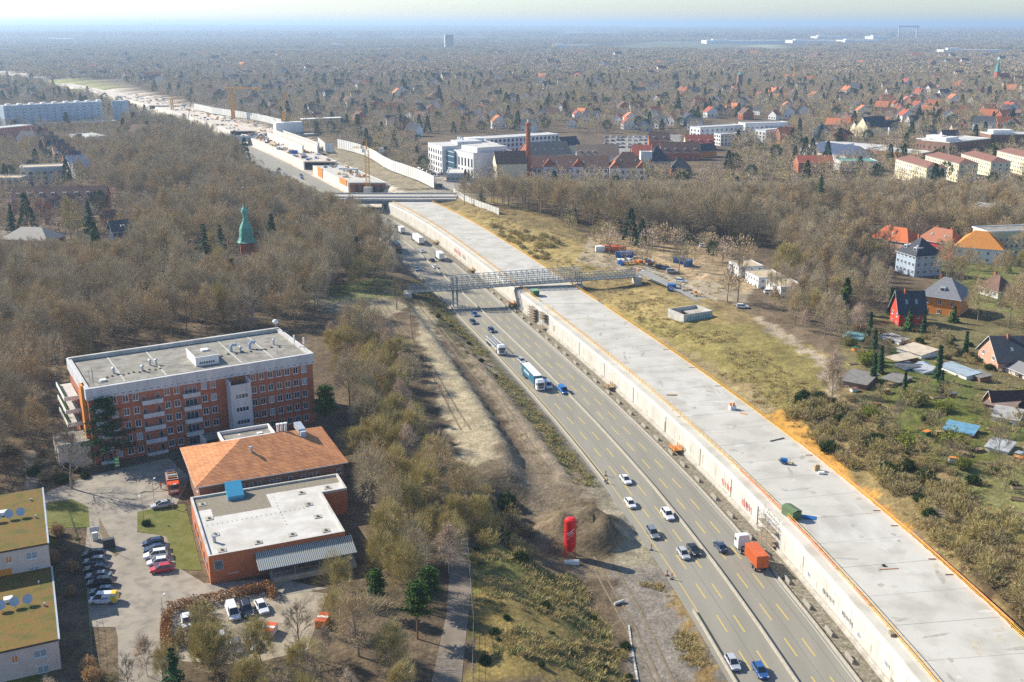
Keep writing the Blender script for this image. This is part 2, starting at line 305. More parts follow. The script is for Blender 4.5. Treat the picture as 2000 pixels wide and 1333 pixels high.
def build_ground():
    fx = np.arange(-170, 230.1, 1.6); fy = np.arange(95, 520, 1.7)
    def ext(a, b, s0, g):
        out = []; x = a; s = s0
        while x < b: s *= g; x += s; out.append(x)
        return out
    xs = np.array([-170 - e for e in ext(0, 90000, 1.8, 1.09)][::-1] + list(fx) + [230 + e for e in ext(0, 90000, 1.8, 1.09)])
    ys = np.array([95 - e for e in ext(0, 400, 3, 1.2)][::-1] + list(fy) + [520 + e for e in ext(0, 110000, 1.8, 1.03)])
    X, Y = np.meshgrid(xs, ys); Z = hz(X, Y); ny, nx = X.shape
    C = np.empty(X.shape + (3,)); C[:] = LITTER
    n1 = vnoise(X, Y, 17.)[..., None]; C = C * (0.8 + .5 * n1)
    s = sl(np.clip(Y, -50, 2390)); U = (X - xm(np.clip(Y, -50, 2390))) / np.sqrt(1 + s * s)
    def mixc(m, c):
        nonlocal C
        C = C * (1 - m[..., None]) + np.array(c) * m[..., None]
    mixc(((U > 39) & (U < 78) & (Y < 620)) * .8, (.24, .18, .075))
    mixc(((U > 55) & (U < 90) & (Y < 300)) * .5, (.19, .14, .075))
    mixc(((U > -24) & (U < -11.5) & (Y < 420) & (Y > 226)) * .85, (.105, .095, .045))
    mixc(((U > -12.5) & (U < 40) & (Y < 640)) * 1., (.16, .145, .12))
    mixc(((U > -12.5) & (U < 60) & (Y >= 620) & (Y < 2400)) * 1., (.56, .48, .37))
    mixc(((U > 40) & (U < 75) & (Y >= 620) & (Y < 900)) * .9, (.24, .2, .12))
    for poly, z, c, wt in PAINT:
        q = pxpoly(poly, z); j = (vnoise(X, Y, 4.) - .5) * 3 + (vnoise(X + 50, Y, 1.7) - .5) * 1.2
        mixc(inpoly(X + j, Y + j, q) * wt, c)
    # far land: fields, settlements and woods in broad patches
    farw = np.clip((Y - 3600) / 900, 0, 1)
    p1 = vnoise(X * .35, Y, 620.); p2 = vnoise(X * .5 + 900, Y, 300.)
    mixc(farw * (p1 > .62) * (p2 > .35) * .9, (.26, .25, .13)); mixc(farw * (p2 > .80) * .8, (.45, .43, .38))
    mixc(farw * (p1 < .5) * .6, (.07, .065, .045))
    V = np.c_[X.ravel(), Y.ravel(), Z.ravel()]
    idx = np.arange(ny * nx).reshape(ny, nx)
    F = np.stack([idx[:-1, :-1], idx[:-1, 1:], idx[1:, 1:], idx[1:, :-1]], -1).reshape(-1, 4)
    me = bpy.data.meshes.new("ground"); me.vertices.add(len(V)); me.vertices.foreach_set("co", V.ravel())
    me.loops.add(F.size); me.loops.foreach_set("vertex_index", F.ravel().astype(np.int32))
    me.polygons.add(len(F)); me.polygons.foreach_set("loop_start", np.arange(0, F.size, 4, dtype=np.int32))
    me.update(calc_edges=True)
    at = me.color_attributes.new("soil", 'FLOAT_COLOR', 'POINT')
    at.data.foreach_set("color", np.c_[C.reshape(-1, 3), np.ones(len(V))].ravel().astype(np.float32))
    me.polygons.foreach_set("use_smooth", np.ones(len(F), bool))
    m = bpy.data.materials.new("soil and grass"); m.use_nodes = True; t = m.node_tree; b = t.nodes["Principled BSDF"]
    b.inputs["Roughness"].default_value = 1; b.inputs["Specular IOR Level"].default_value = 0.1
    a = t.nodes.new("ShaderNodeAttribute"); a.attribute_name = "soil"; g = t.nodes.new("ShaderNodeNewGeometry")
    last = a.outputs["Color"]
    for scl, lo, hi in ((1.6, .72, 1.28), (0.35, .72, 1.28), (0.09, .8, 1.2), (0.004, .75, 1.25)):
        n = t.nodes.new("ShaderNodeTexNoise"); n.inputs["Scale"].default_value = scl; n.inputs["Detail"].default_value = 4
        t.links.new(g.outputs["Position"], n.inputs["Vector"])
        r = t.nodes.new("ShaderNodeMapRange"); r.inputs[1].default_value = .3; r.inputs[2].default_value = .7; r.inputs[3].default_value = lo; r.inputs[4].default_value = hi
        t.links.new(n.outputs[0], r.inputs[0])
        mu = t.nodes.new("ShaderNodeMix"); mu.data_type = 'RGBA'; mu.blend_type = 'MULTIPLY'; mu.inputs[0].default_value = 1
        t.links.new(last, mu.inputs[6]); t.links.new(r.outputs[0], mu.inputs[7]); last = mu.outputs[2]
    t.links.new(last, b.inputs["Base Color"])
    n = t.nodes.new("ShaderNodeTexNoise"); n.inputs["Scale"].default_value = 1.1; n.inputs["Detail"].default_value = 6; t.links.new(g.outputs["Position"], n.inputs["Vector"])
    bp = t.nodes.new("ShaderNodeBump"); bp.inputs["Distance"].default_value = 0.22; t.links.new(n.outputs[0], bp.inputs["Height"]); t.links.new(bp.outputs[0], b.inputs["Normal"])
    me.materials.append(m)
    o = bpy.data.objects.new("ground", me); col.objects.link(o); tag(o, "leaf litter, dry grass and bare soil of the city's edge", "ground", kind="structure")
build_ground()
# ================================================================ flat sheets
def strip(name, u0, u1, y0, y1, z, m, step=5, **kw):
    b = MB(); ys = np.arange(y0, y1 + step, step)
    vs = []; [vs.extend([S(u0, y, z), S(u1, y, z)]) for y in ys]
    b.add(vs, [(2 * i, 2 * i + 1, 2 * i + 3, 2 * i + 2) for i in range(len(ys) - 1)], m)
    return b.obj(name, kind=kw.pop('kind', 'structure'), **kw)
def sheet(name, pts, z, m, z0=None, **kw):
    b = MB(); q = [P(x, y, z) for x, y in pts]; n = len(q)
    a = sum(q[i].x * q[(i + 1) % n].y - q[(i + 1) % n].x * q[i].y for i in range(n))
    if a < 0: q = q[::-1]
    b.add(q, [tuple(range(n))], m); return b.obj(name, kind=kw.pop('kind', 'structure'), **kw)
M_ASPH = mat("motorway asphalt", (.245, .228, .18), (.285, .265, .213), sc=.25, rough=.9, stretch=(1, .12, 1), c3=(.21, .195, .16), sc3=.05, f3=.5, bump=.01, bsc=9)
M_ASPH2 = mat("lane asphalt", (.27, .24, .185), (.34, .30, .235), sc=.22, rough=.95, c3=(.14, .125, .11), sc3=.5, f3=.5)
M_YEL = mat("yellow road paint", (.62, .45, .10), (.46, .36, .13), sc=3, rough=.7)
M_WHT = mat("white road paint", (.62, .61, .57), rough=.7)
M_CONC = mat("weathered concrete", (.46, .445, .405), (.56, .545, .50), sc=.5, rough=.9, c3=(.34, .32, .28), sc3=.22, f3=.55, bump=.01)
M_BAR = mat("grimy barrier concrete", (.30, .275, .22), (.38, .35, .29), sc=1.5, rough=.95)
M_CONC2 = mat("dusty concrete", (.38, .35, .29), (.47, .435, .37), sc=1.2, rough=.95, c3=(.27, .24, .19), sc3=.4)
strip("motorway", -11.2, 12.6, 60, 2380, 0.0, M_ASPH, label="grey asphalt motorway of two carriageways beside the long tunnel", cat="road")
def markings():
    b = MB()
    for u in (-6.25, -3.15, 3.15, 6.25):
        y = 62 + (0 if u < 0 else 4)
        while y < 640:
            p = [S(u - .14, y, .006), S(u + .14, y, .006), S(u + .14, y + 5.7, .006), S(u - .14, y + 5.7, .006)]
            b.add(p, [(0, 1, 2, 3)], M_YEL); y += 11.7 * abs(math.sin(heading(y)))
    for u, y0, y1, m, wd in ((-9.3, 150, 640, M_YEL, .1), (9.7, 60, 640, M_WHT, .05)):
        for y in range(y0, y1, 5): b.add([S(u - wd, y, .006), S(u + wd, y, .006), S(u + wd, y + 5, .006), S(u - wd, y + 5, .006)], [(0, 1, 2, 3)], m)
    b.obj("road_markings", label="yellow dashed lane lines on the motorway", cat="road marking", kind="structure")
    j = MB(); md = mat("asphalt joint tar", (.14, .13, .11), rough=.8)
    for u in (-4.7, 4.75, 8.2):
        for y in range(60, 640, 5): j.add([S(u - .04, y, .004), S(u + .04, y, .004), S(u + .04, y + 5, .004), S(u - .04, y + 5, .004)], [(0, 1, 2, 3)], md)
    j.obj("road_joints", label="dark tar joints along the motorway lanes", cat="road joint", kind="structure")
markings()
# concrete barriers: median, outer edges
def barrier(name, u, y0, y1, h, w0, w1, m, label, seg=6):
    t = thing(name, S(u, y0), label=label, cat="barrier"); o = S(u, y0); b = MB(Matrix.Translation(-o))
    prof = [(-w0, 0), (-w1 * 1.3, h * .35), (-w1, h), (w1, h), (w1 * 1.3, h * .35), (w0, 0)]
    ys = np.arange(y0, y1 + seg, seg); vs = []
    for y in ys: vs += [S(u + a, y, c) for a, c in prof]
    n = len(prof); fs = [(i * n + k, i * n + k + 1, (i + 1) * n + k + 1, (i + 1) * n + k) for i in range(len(ys) - 1) for k in range(n - 1)]
    b.add(vs, [tuple(f[::-1]) for f in fs] + [tuple(range(n))], m); b.obj("barrier_wall", t); return t
barrier("median_barrier", 0, 60, 760, .7, .2, .08, M_BAR, "low concrete barrier between the two carriageways")
barrier("roadside_barrier", -10.1, 60, 172, .7, .2, .08, M_BAR, "low concrete barrier along the left edge below the dirt track")
barrier("roadside_barrier", -10.3, 232, 640, .6, .16, .07, M_BAR, "low barrier along the left carriageway below the dirt bank")
barrier("roadside_barrier", 10.4, 60, 640, .6, .16, .08, M_BAR, "low barrier between right carriageway and the debris strip")
strip("debris_strip", 10.75, 14.2, 60, 640, .02, mat("debris soil", (.15, .125, .085), (.30, .27, .20), sc=1.6, rough=1, bump=.15, c3=(.09, .08, .05), sc3=.7), label="muddy strip of rubble between the barrier and tunnel wall", cat="verge")
# lanes and yards on the left
L_ROAD = [(170, 930), (330, 895), (372, 935), (345, 985), (300, 1000), (268, 1010), (268, 1040), (335, 1048), (350, 1110), (400, 1140), (540, 1130), (640, 1150), (540, 1165), (330, 1190), (312, 1230), (318, 1345), (232, 1345), (230, 1245), (225, 1225), (175, 1225), (165, 1090), (172, 1010), (92, 1000), (60, 985), (95, 960)]
sheet("driveway", L_ROAD, 6.03 + .02, M_ASPH2, label="patched grey driveway and parking bays beside the clinic", cat="driveway")
sheet("parking_lot", [(325, 1195), (560, 1150), (640, 1160), (600, 1270), (480, 1300), (330, 1290)], 6.035, mat("gravel yard", (.30, .25, .18), (.38, .33, .25), sc=.5, rough=1, c3=(.2, .17, .11), sc3=.3), label="sandy parking yard behind the clipped hedge", cat="parking lot")
M_LAWN = mat("lawn", (.10, .115, .018), (.15, .15, .035), sc=.5, rough=1, c3=(.20, .18, .07), sc3=.3, bump=.12, bsc=4)
sheet("lawn", [(268, 1000), (345, 985), (362, 985), (395, 1115), (345, 1112), (335, 1075), (325, 1048), (268, 1038)], 6.07, M_LAWN, label="bright green lawn between parked cars and the clinic hall", cat="lawn")
sheet("lawn", [(92, 982), (140, 975), (172, 990), (175, 1030), (92, 1032)], 6.075, M_LAWN, label="patchy grass plot beside the green roofed flats", cat="lawn")
sheet("forest_path", [(883, 1050), (915, 1040), (922, 1130), (900, 1345), (840, 1345), (872, 1200)], 6.06, mat("path gravel", (.19, .155, .12), (.24, .20, .155), sc=1, rough=1, c3=(.14, .12, .08), sc3=.5), label="straight gravel path between woodland edge and the fence", cat="path")  # gravel colour lowered so it carries the shade lying on the path
sheet("forest_path", [(40, 880), (70, 880), (78, 925), (70, 965), (46, 965), (50, 925)], 6.06, MATS["path gravel"], label="short pale path leading out of the wood left of the clinic", cat="path")
sheet("puddle", [(193, 1010), (212, 1045), (226, 1068), (238, 1078), (225, 1088), (205, 1065), (195, 1040)], 6.06, mat("wet mud", (.16, .12, .06), (.24, .19, .11), sc=1, rough=.35), label="muddy puddle patch on the driveway by the gate", cat="puddle")
sheet("retaining_ramp", [(1240, 530), (1262, 528), (1400, 592), (1408, 608), (1390, 606), (1330, 572)], 8.9, mat("ramp asphalt", (.25, .24, .22), (.31, .29, .26), sc=.4, rough=.95), label="paved footpath ramp leading down from the footbridge", cat="footpath")
# ================================================================ concrete motorway tunnel
DZ = 6.5
M_DECK = mat("tunnel deck concrete", (.45, .43, .365), (.53, .508, .44), sc=.09, rough=.92, c3=(.37, .35, .29), sc3=.16, f3=.7, det=8, bump=.01, bsc=3)
M_DECKB = mat("older deck concrete", (.46, .44, .385), (.54, .52, .46), sc=.3, rough=.92, c3=(.38, .355, .30), sc3=.2, f3=.8, stretch=(1, .4, 1), det=7)
M_WALL = mat("tunnel wall concrete", (.53, .51, .45), (.60, .575, .51), sc=.5, rough=.9, c3=(.45, .42, .35), sc3=.15, f3=.45, stretch=(1, 1, .25))
M_GRAF = [mat("red spray paint", (.62, .10, .07), rough=.6), mat("dark spray paint", (.10, .10, .11), rough=.6), mat("blue spray paint", (.10, .22, .5), rough=.6), mat("teal spray paint", (.03, .35, .4), rough=.6)]
M_DK = mat("dark recess", (.05, .045, .04), rough=.9)
def profile(b, prof, y0, y1, m, step=5, caps=True):
    ys = list(np.arange(y0, y1, step)) + [y1]; n = len(prof); vs = []
    for y in ys: vs += [S(a, y, c) for a, c in prof]
    fs = [(i * n + k, i * n + (k + 1) % n, (i + 1) * n + (k + 1) % n, (i + 1) * n + k) for i in range(len(ys) - 1) for k in range(n)]
    if caps: fs += [tuple(range(n)), tuple(range((len(ys) - 1) * n, len(ys) * n))[::-1]]
    b.add(vs, [f[::-1] for f in fs], m)
def tunnel(y0, y1, label):
    o = S(15, y0); t = thing("motorway_tunnel", o, label=label, cat="tunnel"); T = Matrix.Translation(-o)
    b = MB(T); profile(b, [(15.05, 0), (16.0, 0), (16.0, 5.9), (15.5, 5.9), (15.05, 5.3)], y0, y1, M_WALL); wallmb = b
    b = MB(T); profile(b, [(14.3, 0), (15.04, 0), (15.04, .9), (14.75, .9), (14.6, .45), (14.3, .4)], y0, y1, M_CONC2); b.obj("footing", t)
    b = MB(T); profile(b, [(15.5, 5.905), (38.6, 5.905), (38.6, DZ), (17.6, DZ), (17.0, DZ - .12), (15.5, DZ - .2)], y0, y1, M_DECK); b.obj("roof_slab", t)
    b = MB(T); profile(b, [(37.6, 0), (38.5, 0), (38.5, 5.9), (37.6, 5.9)], y0, y1, M_WALL, 10); b.obj("side_wall", t)
    # darker panels of older pour, joints across the slab
    jb = MB(T); jm = mat("slab joint", (.20, .19, .16), rough=.9); k = 0; y = y0 + 8
    while y < y1 - 4:
        a = heading(y) - math.pi / 2
        p, q = S(17.3, y, DZ + .006), S(38.5, y, DZ + .006); n = Vector((math.cos(a), math.sin(a), 0)); q = p + n * 21.0 / max(.9, 1); w_ = Vector((-n.y, n.x, 0)) * (.10 if k % 2 else .06)
        jb.add([p, q, q + w_, p + w_], [(0, 1, 2, 3)], jm); y += 9.6 if k % 2 else 10.4; k += 1
    for u in (22.6, 27.9, 33.2):
        for y in np.arange(y0, y1 - 6, 6): jb.add([S(u, y, DZ + .005), S(u + .035, y, DZ + .005), S(u + .035, y + 6, DZ + .005), S(u, y + 6, DZ + .005)], [(0, 1, 2, 3)], mat("trowel line", (.40, .385, .34), rough=.9))
    jb.obj("slab_joint", t)
    # pour joints and drain pipes on the wall
    wj = wallmb; k = 0
    for y in np.arange(y0 + 6, y1 - 3, 5.0):
        a = .02 if k % 4 else .07
        wj.add([S(15.04, y, .9), S(15.04, y + a * 2, .9), S(15.04, y + a * 2, 5.25), S(15.04, y, 5.25)], [(3, 2, 1, 0)], mat("wall joint", (.33, .30, .25), rough=.9)); k += 1
    r = random.Random(int(y0)); st_ = mat("wall rust stain", (.40, .35, .26), rough=.9)
    for y in np.arange(y0 + 3, y1 - 4, 7.3): z_ = r.uniform(2.2, 5.2); w__ = r.uniform(.1, .5); wj.add([S(15.043, y, z_ - r.uniform(1, 3) if z_ > 3.4 else .95), S(15.043, y + w__, z_ * .4 + .6), S(15.043, y + w__, z_), S(15.043, y, z_)], [(3, 2, 1, 0)], st_)
    wj.obj("side_wall", t)
    return t, T
TS, TSM = tunnel(60, 375, "pale concrete motorway tunnel with flat roof, south part in the foreground")
TN, TNM = tunnel(375.3, 612, "pale concrete motorway tunnel with flat roof, north part beyond the footbridge")
def deck_patch(t, T, y0, y1, u0=17.7, u1=38.4, m=None):
    b = MB(T); n = 6; us = np.linspace(u0, u1, n); vs = [S(u, y, DZ + .003) for y in np.arange(y0, y1 + .1, 4) for u in us]; r = len(np.arange(y0, y1 + .1, 4))
    b.add(vs, [(i * n + k, i * n + k + 1, (i + 1) * n + k + 1, (i + 1) * n + k) for i in range(r - 1) for k in range(n - 1)], m or M_DECKB); b.obj("repaired_slab", t)
deck_patch(TS, TSM, 267, 287); deck_patch(TS, TSM, 189, 201); deck_patch(TN, TNM, 430, 446)
for (y, z0, z1, w_) in ((354, 2, 4, 1.2), (204, 3.4, 5.2, .5), (186, 2.5, 4.8, .35), (262, .8, 3.6, .9), (150, .6, 1.6, 1.1)):
    MB(TSM).add([S(15.03, y, z0), S(15.03, y + w_, z0), S(15.03, y + w_, z1), S(15.03, y, z1)], [(3, 2, 1, 0)], mat("niche plywood", (.28, .24, .17), rough=.9)).obj("wall_niche", TS)
for k, (y, h) in enumerate(((330, 5.2), (308, 5), (285, 5.2), (262, 5.1), (240, 5), (222, 5), (208, 5.1))):
    b = MB(TSM); b.tube(S(14.98, y, .9), S(14.98, y, h), .06, .06, M_DK, 4); b.tube(S(14.98, y, h), S(15.9, y + .5, 6.1), .1, .12, M_DK, 5); b.obj("drain_pipe", TS)
def deck_stains(t, T, y0, y1, n, seed):
    "spills, tyre scuffs and puddle marks left on the slab"
    r = random.Random(seed); ms = [mat("slab stain dark", (.33, .31, .255), (.42, .40, .335), sc=1.3, rough=.8), mat("slab stain sandy", (.44, .39, .285), (.49, .455, .37), sc=1.3, rough=.9), mat("slab stain pale", (.55, .535, .48), (.50, .48, .42), sc=1.3, rough=.9)]
    b = MB(T)
    for k in range(n):
        u, y = r.uniform(18.5, 37), r.uniform(y0, y1); L = r.choice((.5, .9, 1.6, 3.2)); w_ = r.uniform(.15, .9); a = r.choice((0, 1.3, 1.5, .2)) + r.uniform(-.3, .3); m = ms[0] if r.random() < .5 else ms[1] if r.random() < .5 else ms[2]; N_ = 10; c = S(u, y, DZ + .007 + k * 1e-5)
        vs = [c + Vector((math.cos(i * .6283 + a) * L * r.uniform(.6, 1.1) * math.cos(0), math.sin(i * .6283 + a) * w_ * r.uniform(.5, 1.1), 0)) for i in range(N_)]; ca, sa = math.cos(a), math.sin(a)
        vs = [c + Vector(((v.x - c.x) * ca - (v.y - c.y) * sa, (v.x - c.x) * sa + (v.y - c.y) * ca, 0)) for v in vs]; b.add(vs, [tuple(range(N_))], m)
    b.obj("slab_stain", t, kind="stuff")
deck_stains(TS, TSM, 130, 370, 150, 1); deck_stains(TN, TNM, 380, 600, 60, 2)
# graffiti strokes on the wall face
def scrawl(t, T, y0, y1, z0, z1, m, n, seed, thick=.07, closed=False):
    r = random.Random(seed); b = MB(T); L = y1 - y0
    for k in range(n):
        yc = y0 + L * (k + .5) / n; wv = L / n * .38; pts = []
        for i in range(6): pts.append((yc + wv * math.cos(i * 1.9 + k) * r.uniform(.5, 1), z0 + (z1 - z0) * (.5 + .5 * math.sin(i * 2.3 + k * 1.3) * r.uniform(.6, 1))))
        for (ya, za), (yb, zb) in zip(pts, pts[1:]):
            d = Vector((yb - ya, zb - za)); 
            if d.length < .05: continue
            nn = Vector((-d.y, d.x)).normalized() * thick
            b.add([S(15.02, ya - nn.x, za - nn.y), S(15.02, yb - nn.x, zb - nn.y), S(15.02, yb + nn.x, zb + nn.y), S(15.02, ya + nn.x, za + nn.y)], [(0, 1, 2, 3)], m)
    b.obj("graffiti", t)
scrawl(TS, TSM, 222, 227.5, 1.3, 3.6, M_GRAF[0], 6, 1); scrawl(TS, TSM, 211, 216, 1.3, 3.9, M_GRAF[0], 6, 2, .09); scrawl(TS, TSM, 212, 214, 2.0, 3.6, M_GRAF[1], 3, 3, .06)
scrawl(TS, TSM, 172.5, 177.5, 1.9, 3.3, M_GRAF[1], 8, 4, .045); scrawl(TS, TSM, 165, 169.5, 2.0, 3.2, M_GRAF[1], 9, 5, .05)
scrawl(TS, TSM, 182.8, 184, 1.9, 3.0, M_GRAF[2], 3, 6, .04); scrawl(TS, TSM, 162, 163.2, 1.6, 2.6, M_GRAF[2], 3, 7, .04); scrawl(TS, TSM, 151.5, 153.5, 2.4, 3.4, M_GRAF[2], 4, 8, .04)
scrawl(TN, TNM, 478, 490, 1.4, 4.2, M_GRAF[0], 8, 9, .16); scrawl(TN, TNM, 470, 476, 1.4, 4.0, M_GRAF[1], 4, 10, .1)
M_RAIL = mat("orange yellow guard rail", (.80, .45, .03), (.70, .36, .04), sc=2, rough=.5)
M_NET = mat("red safety netting", (.80, .16, .06), (.75, .30, .18), sc=2, rough=.8)
M_STEEL = mat("galvanised steel", (.36, .38, .39), (.46, .47, .47), sc=2, rough=.45, metal=.6)
M_RUST = mat("rusty steel", (.26, .11, .05), (.18, .09, .05), sc=2, rough=.9)
def edge_rail(u, y0, y1, label, m, h=1.05, netmix=0, uz=DZ):
    o = S(u, y0); t = thing("edge_guard_rail", o, label=label, cat="guard rail"); T = Matrix.Translation(-o)
    rb = MB(T); pb = MB(T)
    for y in np.arange(y0, y1, 2.4):
        for hh in (.5, h): rb.tube(S(u, y, uz + hh), S(u, min(y + 2.4, y1), uz + hh), .055, .055, m, 4)
        pb.box(0, 0, 0, 0, 0, 0, m) if False else pb.tube(S(u, y, uz), S(u, y, uz + h), .045, .045, m, 4)
    for y in np.arange(y0, y1, 2.4): rb.add([S(u + .03, y, uz), S(u + .03, min(y + 2.4, y1), uz), S(u + .03, min(y + 2.4, y1), uz + .16), S(u + .03, y, uz + .16)], [(0, 1, 2, 3)], m)
    rb.obj("rail", t); pb.obj("post", t, kind="stuff")
    return t, T
def netting(t, T, u, y0, y1, m, h=.9, sag=.15, nm="safety_net"):
    b = MB(T); r = random.Random(int(y0)); prev = None
    y = y0
    while y < y1:
        w_ = r.uniform(.5, 1.1); zt = h - r.uniform(0, sag); 
        b.add([S(u, y, DZ + .05), S(u, y + w_, DZ + .05), S(u, y + w_, DZ + zt), S(u, y, DZ + (prev or zt))], [(0, 1, 2, 3)], m); prev = zt
        y += w_
    b.obj(nm, t)
t, T = edge_rail(17.55, 120, 372, "orange yellow guard rail along the near tunnel roof's traffic edge", M_RAIL); netting(t, T, 17.5, 178, 223, M_NET, .7); netting(t, T, 17.5, 165, 171, M_NET, .6)
t, T = edge_rail(38.3, 120, 372, "yellow guard rail along the near tunnel roof's bank side", M_RAIL, .9); netting(t, T, 38.2, 158, 240, mat("pale red netting", (.72, .36, .28), (.8, .5, .42), sc=2, rough=.9), .45)
b = MB(T)
for y in np.arange(158, 238, 1.8): b.add([S(38.45, y, DZ + .72), S(38.45, y + 1.75, DZ + .72), S(38.55, y + 1.75, DZ + .98), S(38.55, y, DZ + .98)], [(0, 1, 2, 3)], M_NET)
b.obj("safety_net", t)
edge_rail(17.55, 378, 610, "orange yellow guard rail on the far tunnel roof's traffic edge", M_RAIL)
edge_rail(38.3, 378, 610, "yellow guard rail on the far tunnel roof's bank side", M_RAIL, .9)
# roof stuff
def scaffold(y0, y1, u0, u1, h, label, seed=1):
    r = random.Random(seed); o = S((u0 + u1) / 2, (y0 + y1) / 2); t = thing("scaffold_tower", o, label=label, cat="scaffold"); T = Matrix.Translation(-o); b = MB(T); pl = b
    ys = np.linspace(y0, y1, max(2, int((y1 - y0) / 2) + 1)); zs = np.arange(0, h + .1, 1.0)
    for y in ys:
        for u in (u0, u1): b.tube(S(u, y, 0), S(u, y, h + r.uniform(0, .8)), .05, .05, M_STEEL, 4)
        for z in zs: b.tube(S(u0, y, z), S(u1, y, z), .04, .04, M_STEEL, 4)
    for z in zs:
        for u in (u0, u1):
            for a, c in zip(ys, ys[1:]):
                b.tube(S(u, a, z), S(u, c, z), .04, .04, M_STEEL, 4)
                if r.random() < .5: b.tube(S(u, a, z), S(u, c, min(h, z + 1)), .03, .03, M_STEEL, 4)
        if r.random() < .8:
            pl.add([S(u0, y0, z + .05), S(u1, y0, z + .05), S(u1, y1, z + .05), S(u0, y1, z + .05)], [(0, 1, 2, 3)], mat("scaffold board", (.36, .28, .18), (.26, .2, .13), sc=2, rough=.9))
    b.obj("scaffold_frame", t); 
scaffold(197.5, 204.5, 13.6, 14.9, 6.6, "grey scaffold stair tower against the wall beside the orange container truck", 3)
scaffold(371.5, 377.5, 13.2, 14.9, 5.6, "scaffold filling the gap between tunnel parts under the footbridge", 5)
scaffold(361, 366, 13.2, 14.9, 6.8, "tall scaffold against the tunnel wall just south of the footbridge", 6)
# timber staircases / platforms at wall foot
def timber_stage(y, label, m, hh=2.0):
    t = thing("timber_platform", S(13.3, y), heading(y), label=label, cat="platform"); b = MB()
    for x in (-1.4, 0, 1.4):
        for yy in (-1, 1): b.box(x - .09, x + .09, yy - .09, yy + .09, 0, hh, m)
    b.box(-1.7, 1.7, -1.2, 1.2, hh * .5, hh * .5 + .12, m)
    for z in (hh * .75, hh): b.box(-1.7, 1.7, 1.02, 1.1, z - .08, z + .06, m); b.box(-1.7, 1.7, -1.1, -1.02, z - .08, z + .06, m)
    b.obj("timber_frame", t); b = MB()
    for k in range(5): b.box(1.7 + k * .3, 2.0 + k * .3, -.5, .5, hh * .5 - .2 * k - .12, hh * .5 - .2 * k, m)
    b.obj("stair_steps", t)
M_TIM = mat("raw timber", (.42, .30, .16), (.33, .23, .12), sc=3, rough=.85); M_TIMO = mat("orange timber", (.62, .27, .07), (.5, .2, .05), sc=3, rough=.8)
timber_stage(250.5, "orange timber platform at the foot of the tunnel wall", M_TIMO)
timber_stage(299, "small brown timber platform at the tunnel wall behind the blue lorry", M_TIM)
timber_stage(396, "orange platform at the wall foot below the footbridge", M_TIMO)
timber_stage(455, "brown timber platform at the wall foot opposite two white cars", M_TIM)
timber_stage(517, "small timber platform at the wall foot beside the far white lorry", M_TIM)
# concrete blocks along the strip
def block_mesh(): b = MB(); b.prism([(-1.5, -.2), (1.5, -.2), (1.5, .2), (-1.5, .2)], 0, .25, M_BAR); b.prism([(-1.45, -.14), (1.45, -.14), (1.45, .14), (-1.45, .14)], .25, .75, M_BAR); return b.mesh("barrier_block")
bm_ = block_mesh()
for k, y in enumerate(np.arange(140, 430, 9.2)):
    yy = y + rnd.uniform(-1, 1); o = bpy.data.objects.new("barrier_block", bm_); col.objects.link(o); o.location = S(11.7, yy, .02); o.rotation_euler = (0, 0, heading(yy) + rnd.uniform(-.03, .03))
    tag(o, "short loose concrete block in the row beside the right carriageway", "barrier block", "loose concrete blocks beside the right carriageway")
# ================================================================ vegetation
def M_tw(name, c, c2, sc=.15): return mat(name, c, c2, sc=sc, rough=1.0, spec=.05, det=2)
M_TRUNK = M_tw("bark", (.22, .175, .115), (.32, .26, .18), .5)
M_BIRCH = M_tw("birch bark", (.55, .52, .47), (.35, .31, .27), 2)
M_TWIG = M_tw("brown twigs", (.45, .34, .185), (.53, .41, .235))
M_TWIG2 = M_tw("grey twigs", (.40, .325, .205), (.48, .395, .255))
M_OLIVE = M_tw("olive twigs", (.42, .345, .135), (.50, .41, .18))
M_RED = M_tw("reddish twigs", (.50, .36, .26), (.56, .44, .33))
M_TAN = M_tw("tan leaves", (.5, .31, .15), (.42, .26, .12))
M_BUSH = M_tw("bush twigs", (.46, .36, .19), (.36, .30, .14))
M_FIR = M_tw("fir needles", (.03, .065, .03), (.055, .10, .04), .6)
M_PINE = M_tw("pine needles", (.045, .085, .022), (.075, .125, .03), .6)
M_IVY = M_tw("evergreen leaves", (.03, .055, .018), (.055, .08, .022), .8)
M_YG = M_tw("fresh leaves", (.26, .27, .05), (.20, .22, .05), .8)
def tri_twigs(b, rg, P0, D, n, L, wd, spread, m, up=.25):
    "n thin twigs around each start point, leaning along D"
    vs = []; fs = []
    for p, d in zip(P0, D):
        for k in range(n):
            v = d + rg.normal(0, spread, 3); v[2] += up; v /= (np.linalg.norm(v) + 1e-6); ll = L * rg.uniform(.5, 1.15)
            s = np.cross(v, rg.normal(0, 1, 3)); s = s / (np.linalg.norm(s) + 1e-6) * wd * rg.uniform(.7, 1.3)
            q = p + d * rg.uniform(-.8, .2) * L * .5; o = len(vs); vs += [q - s, q + s, q + v * ll]; fs.append((o, o + 1, o + 2))
    b.add(vs, fs, m)
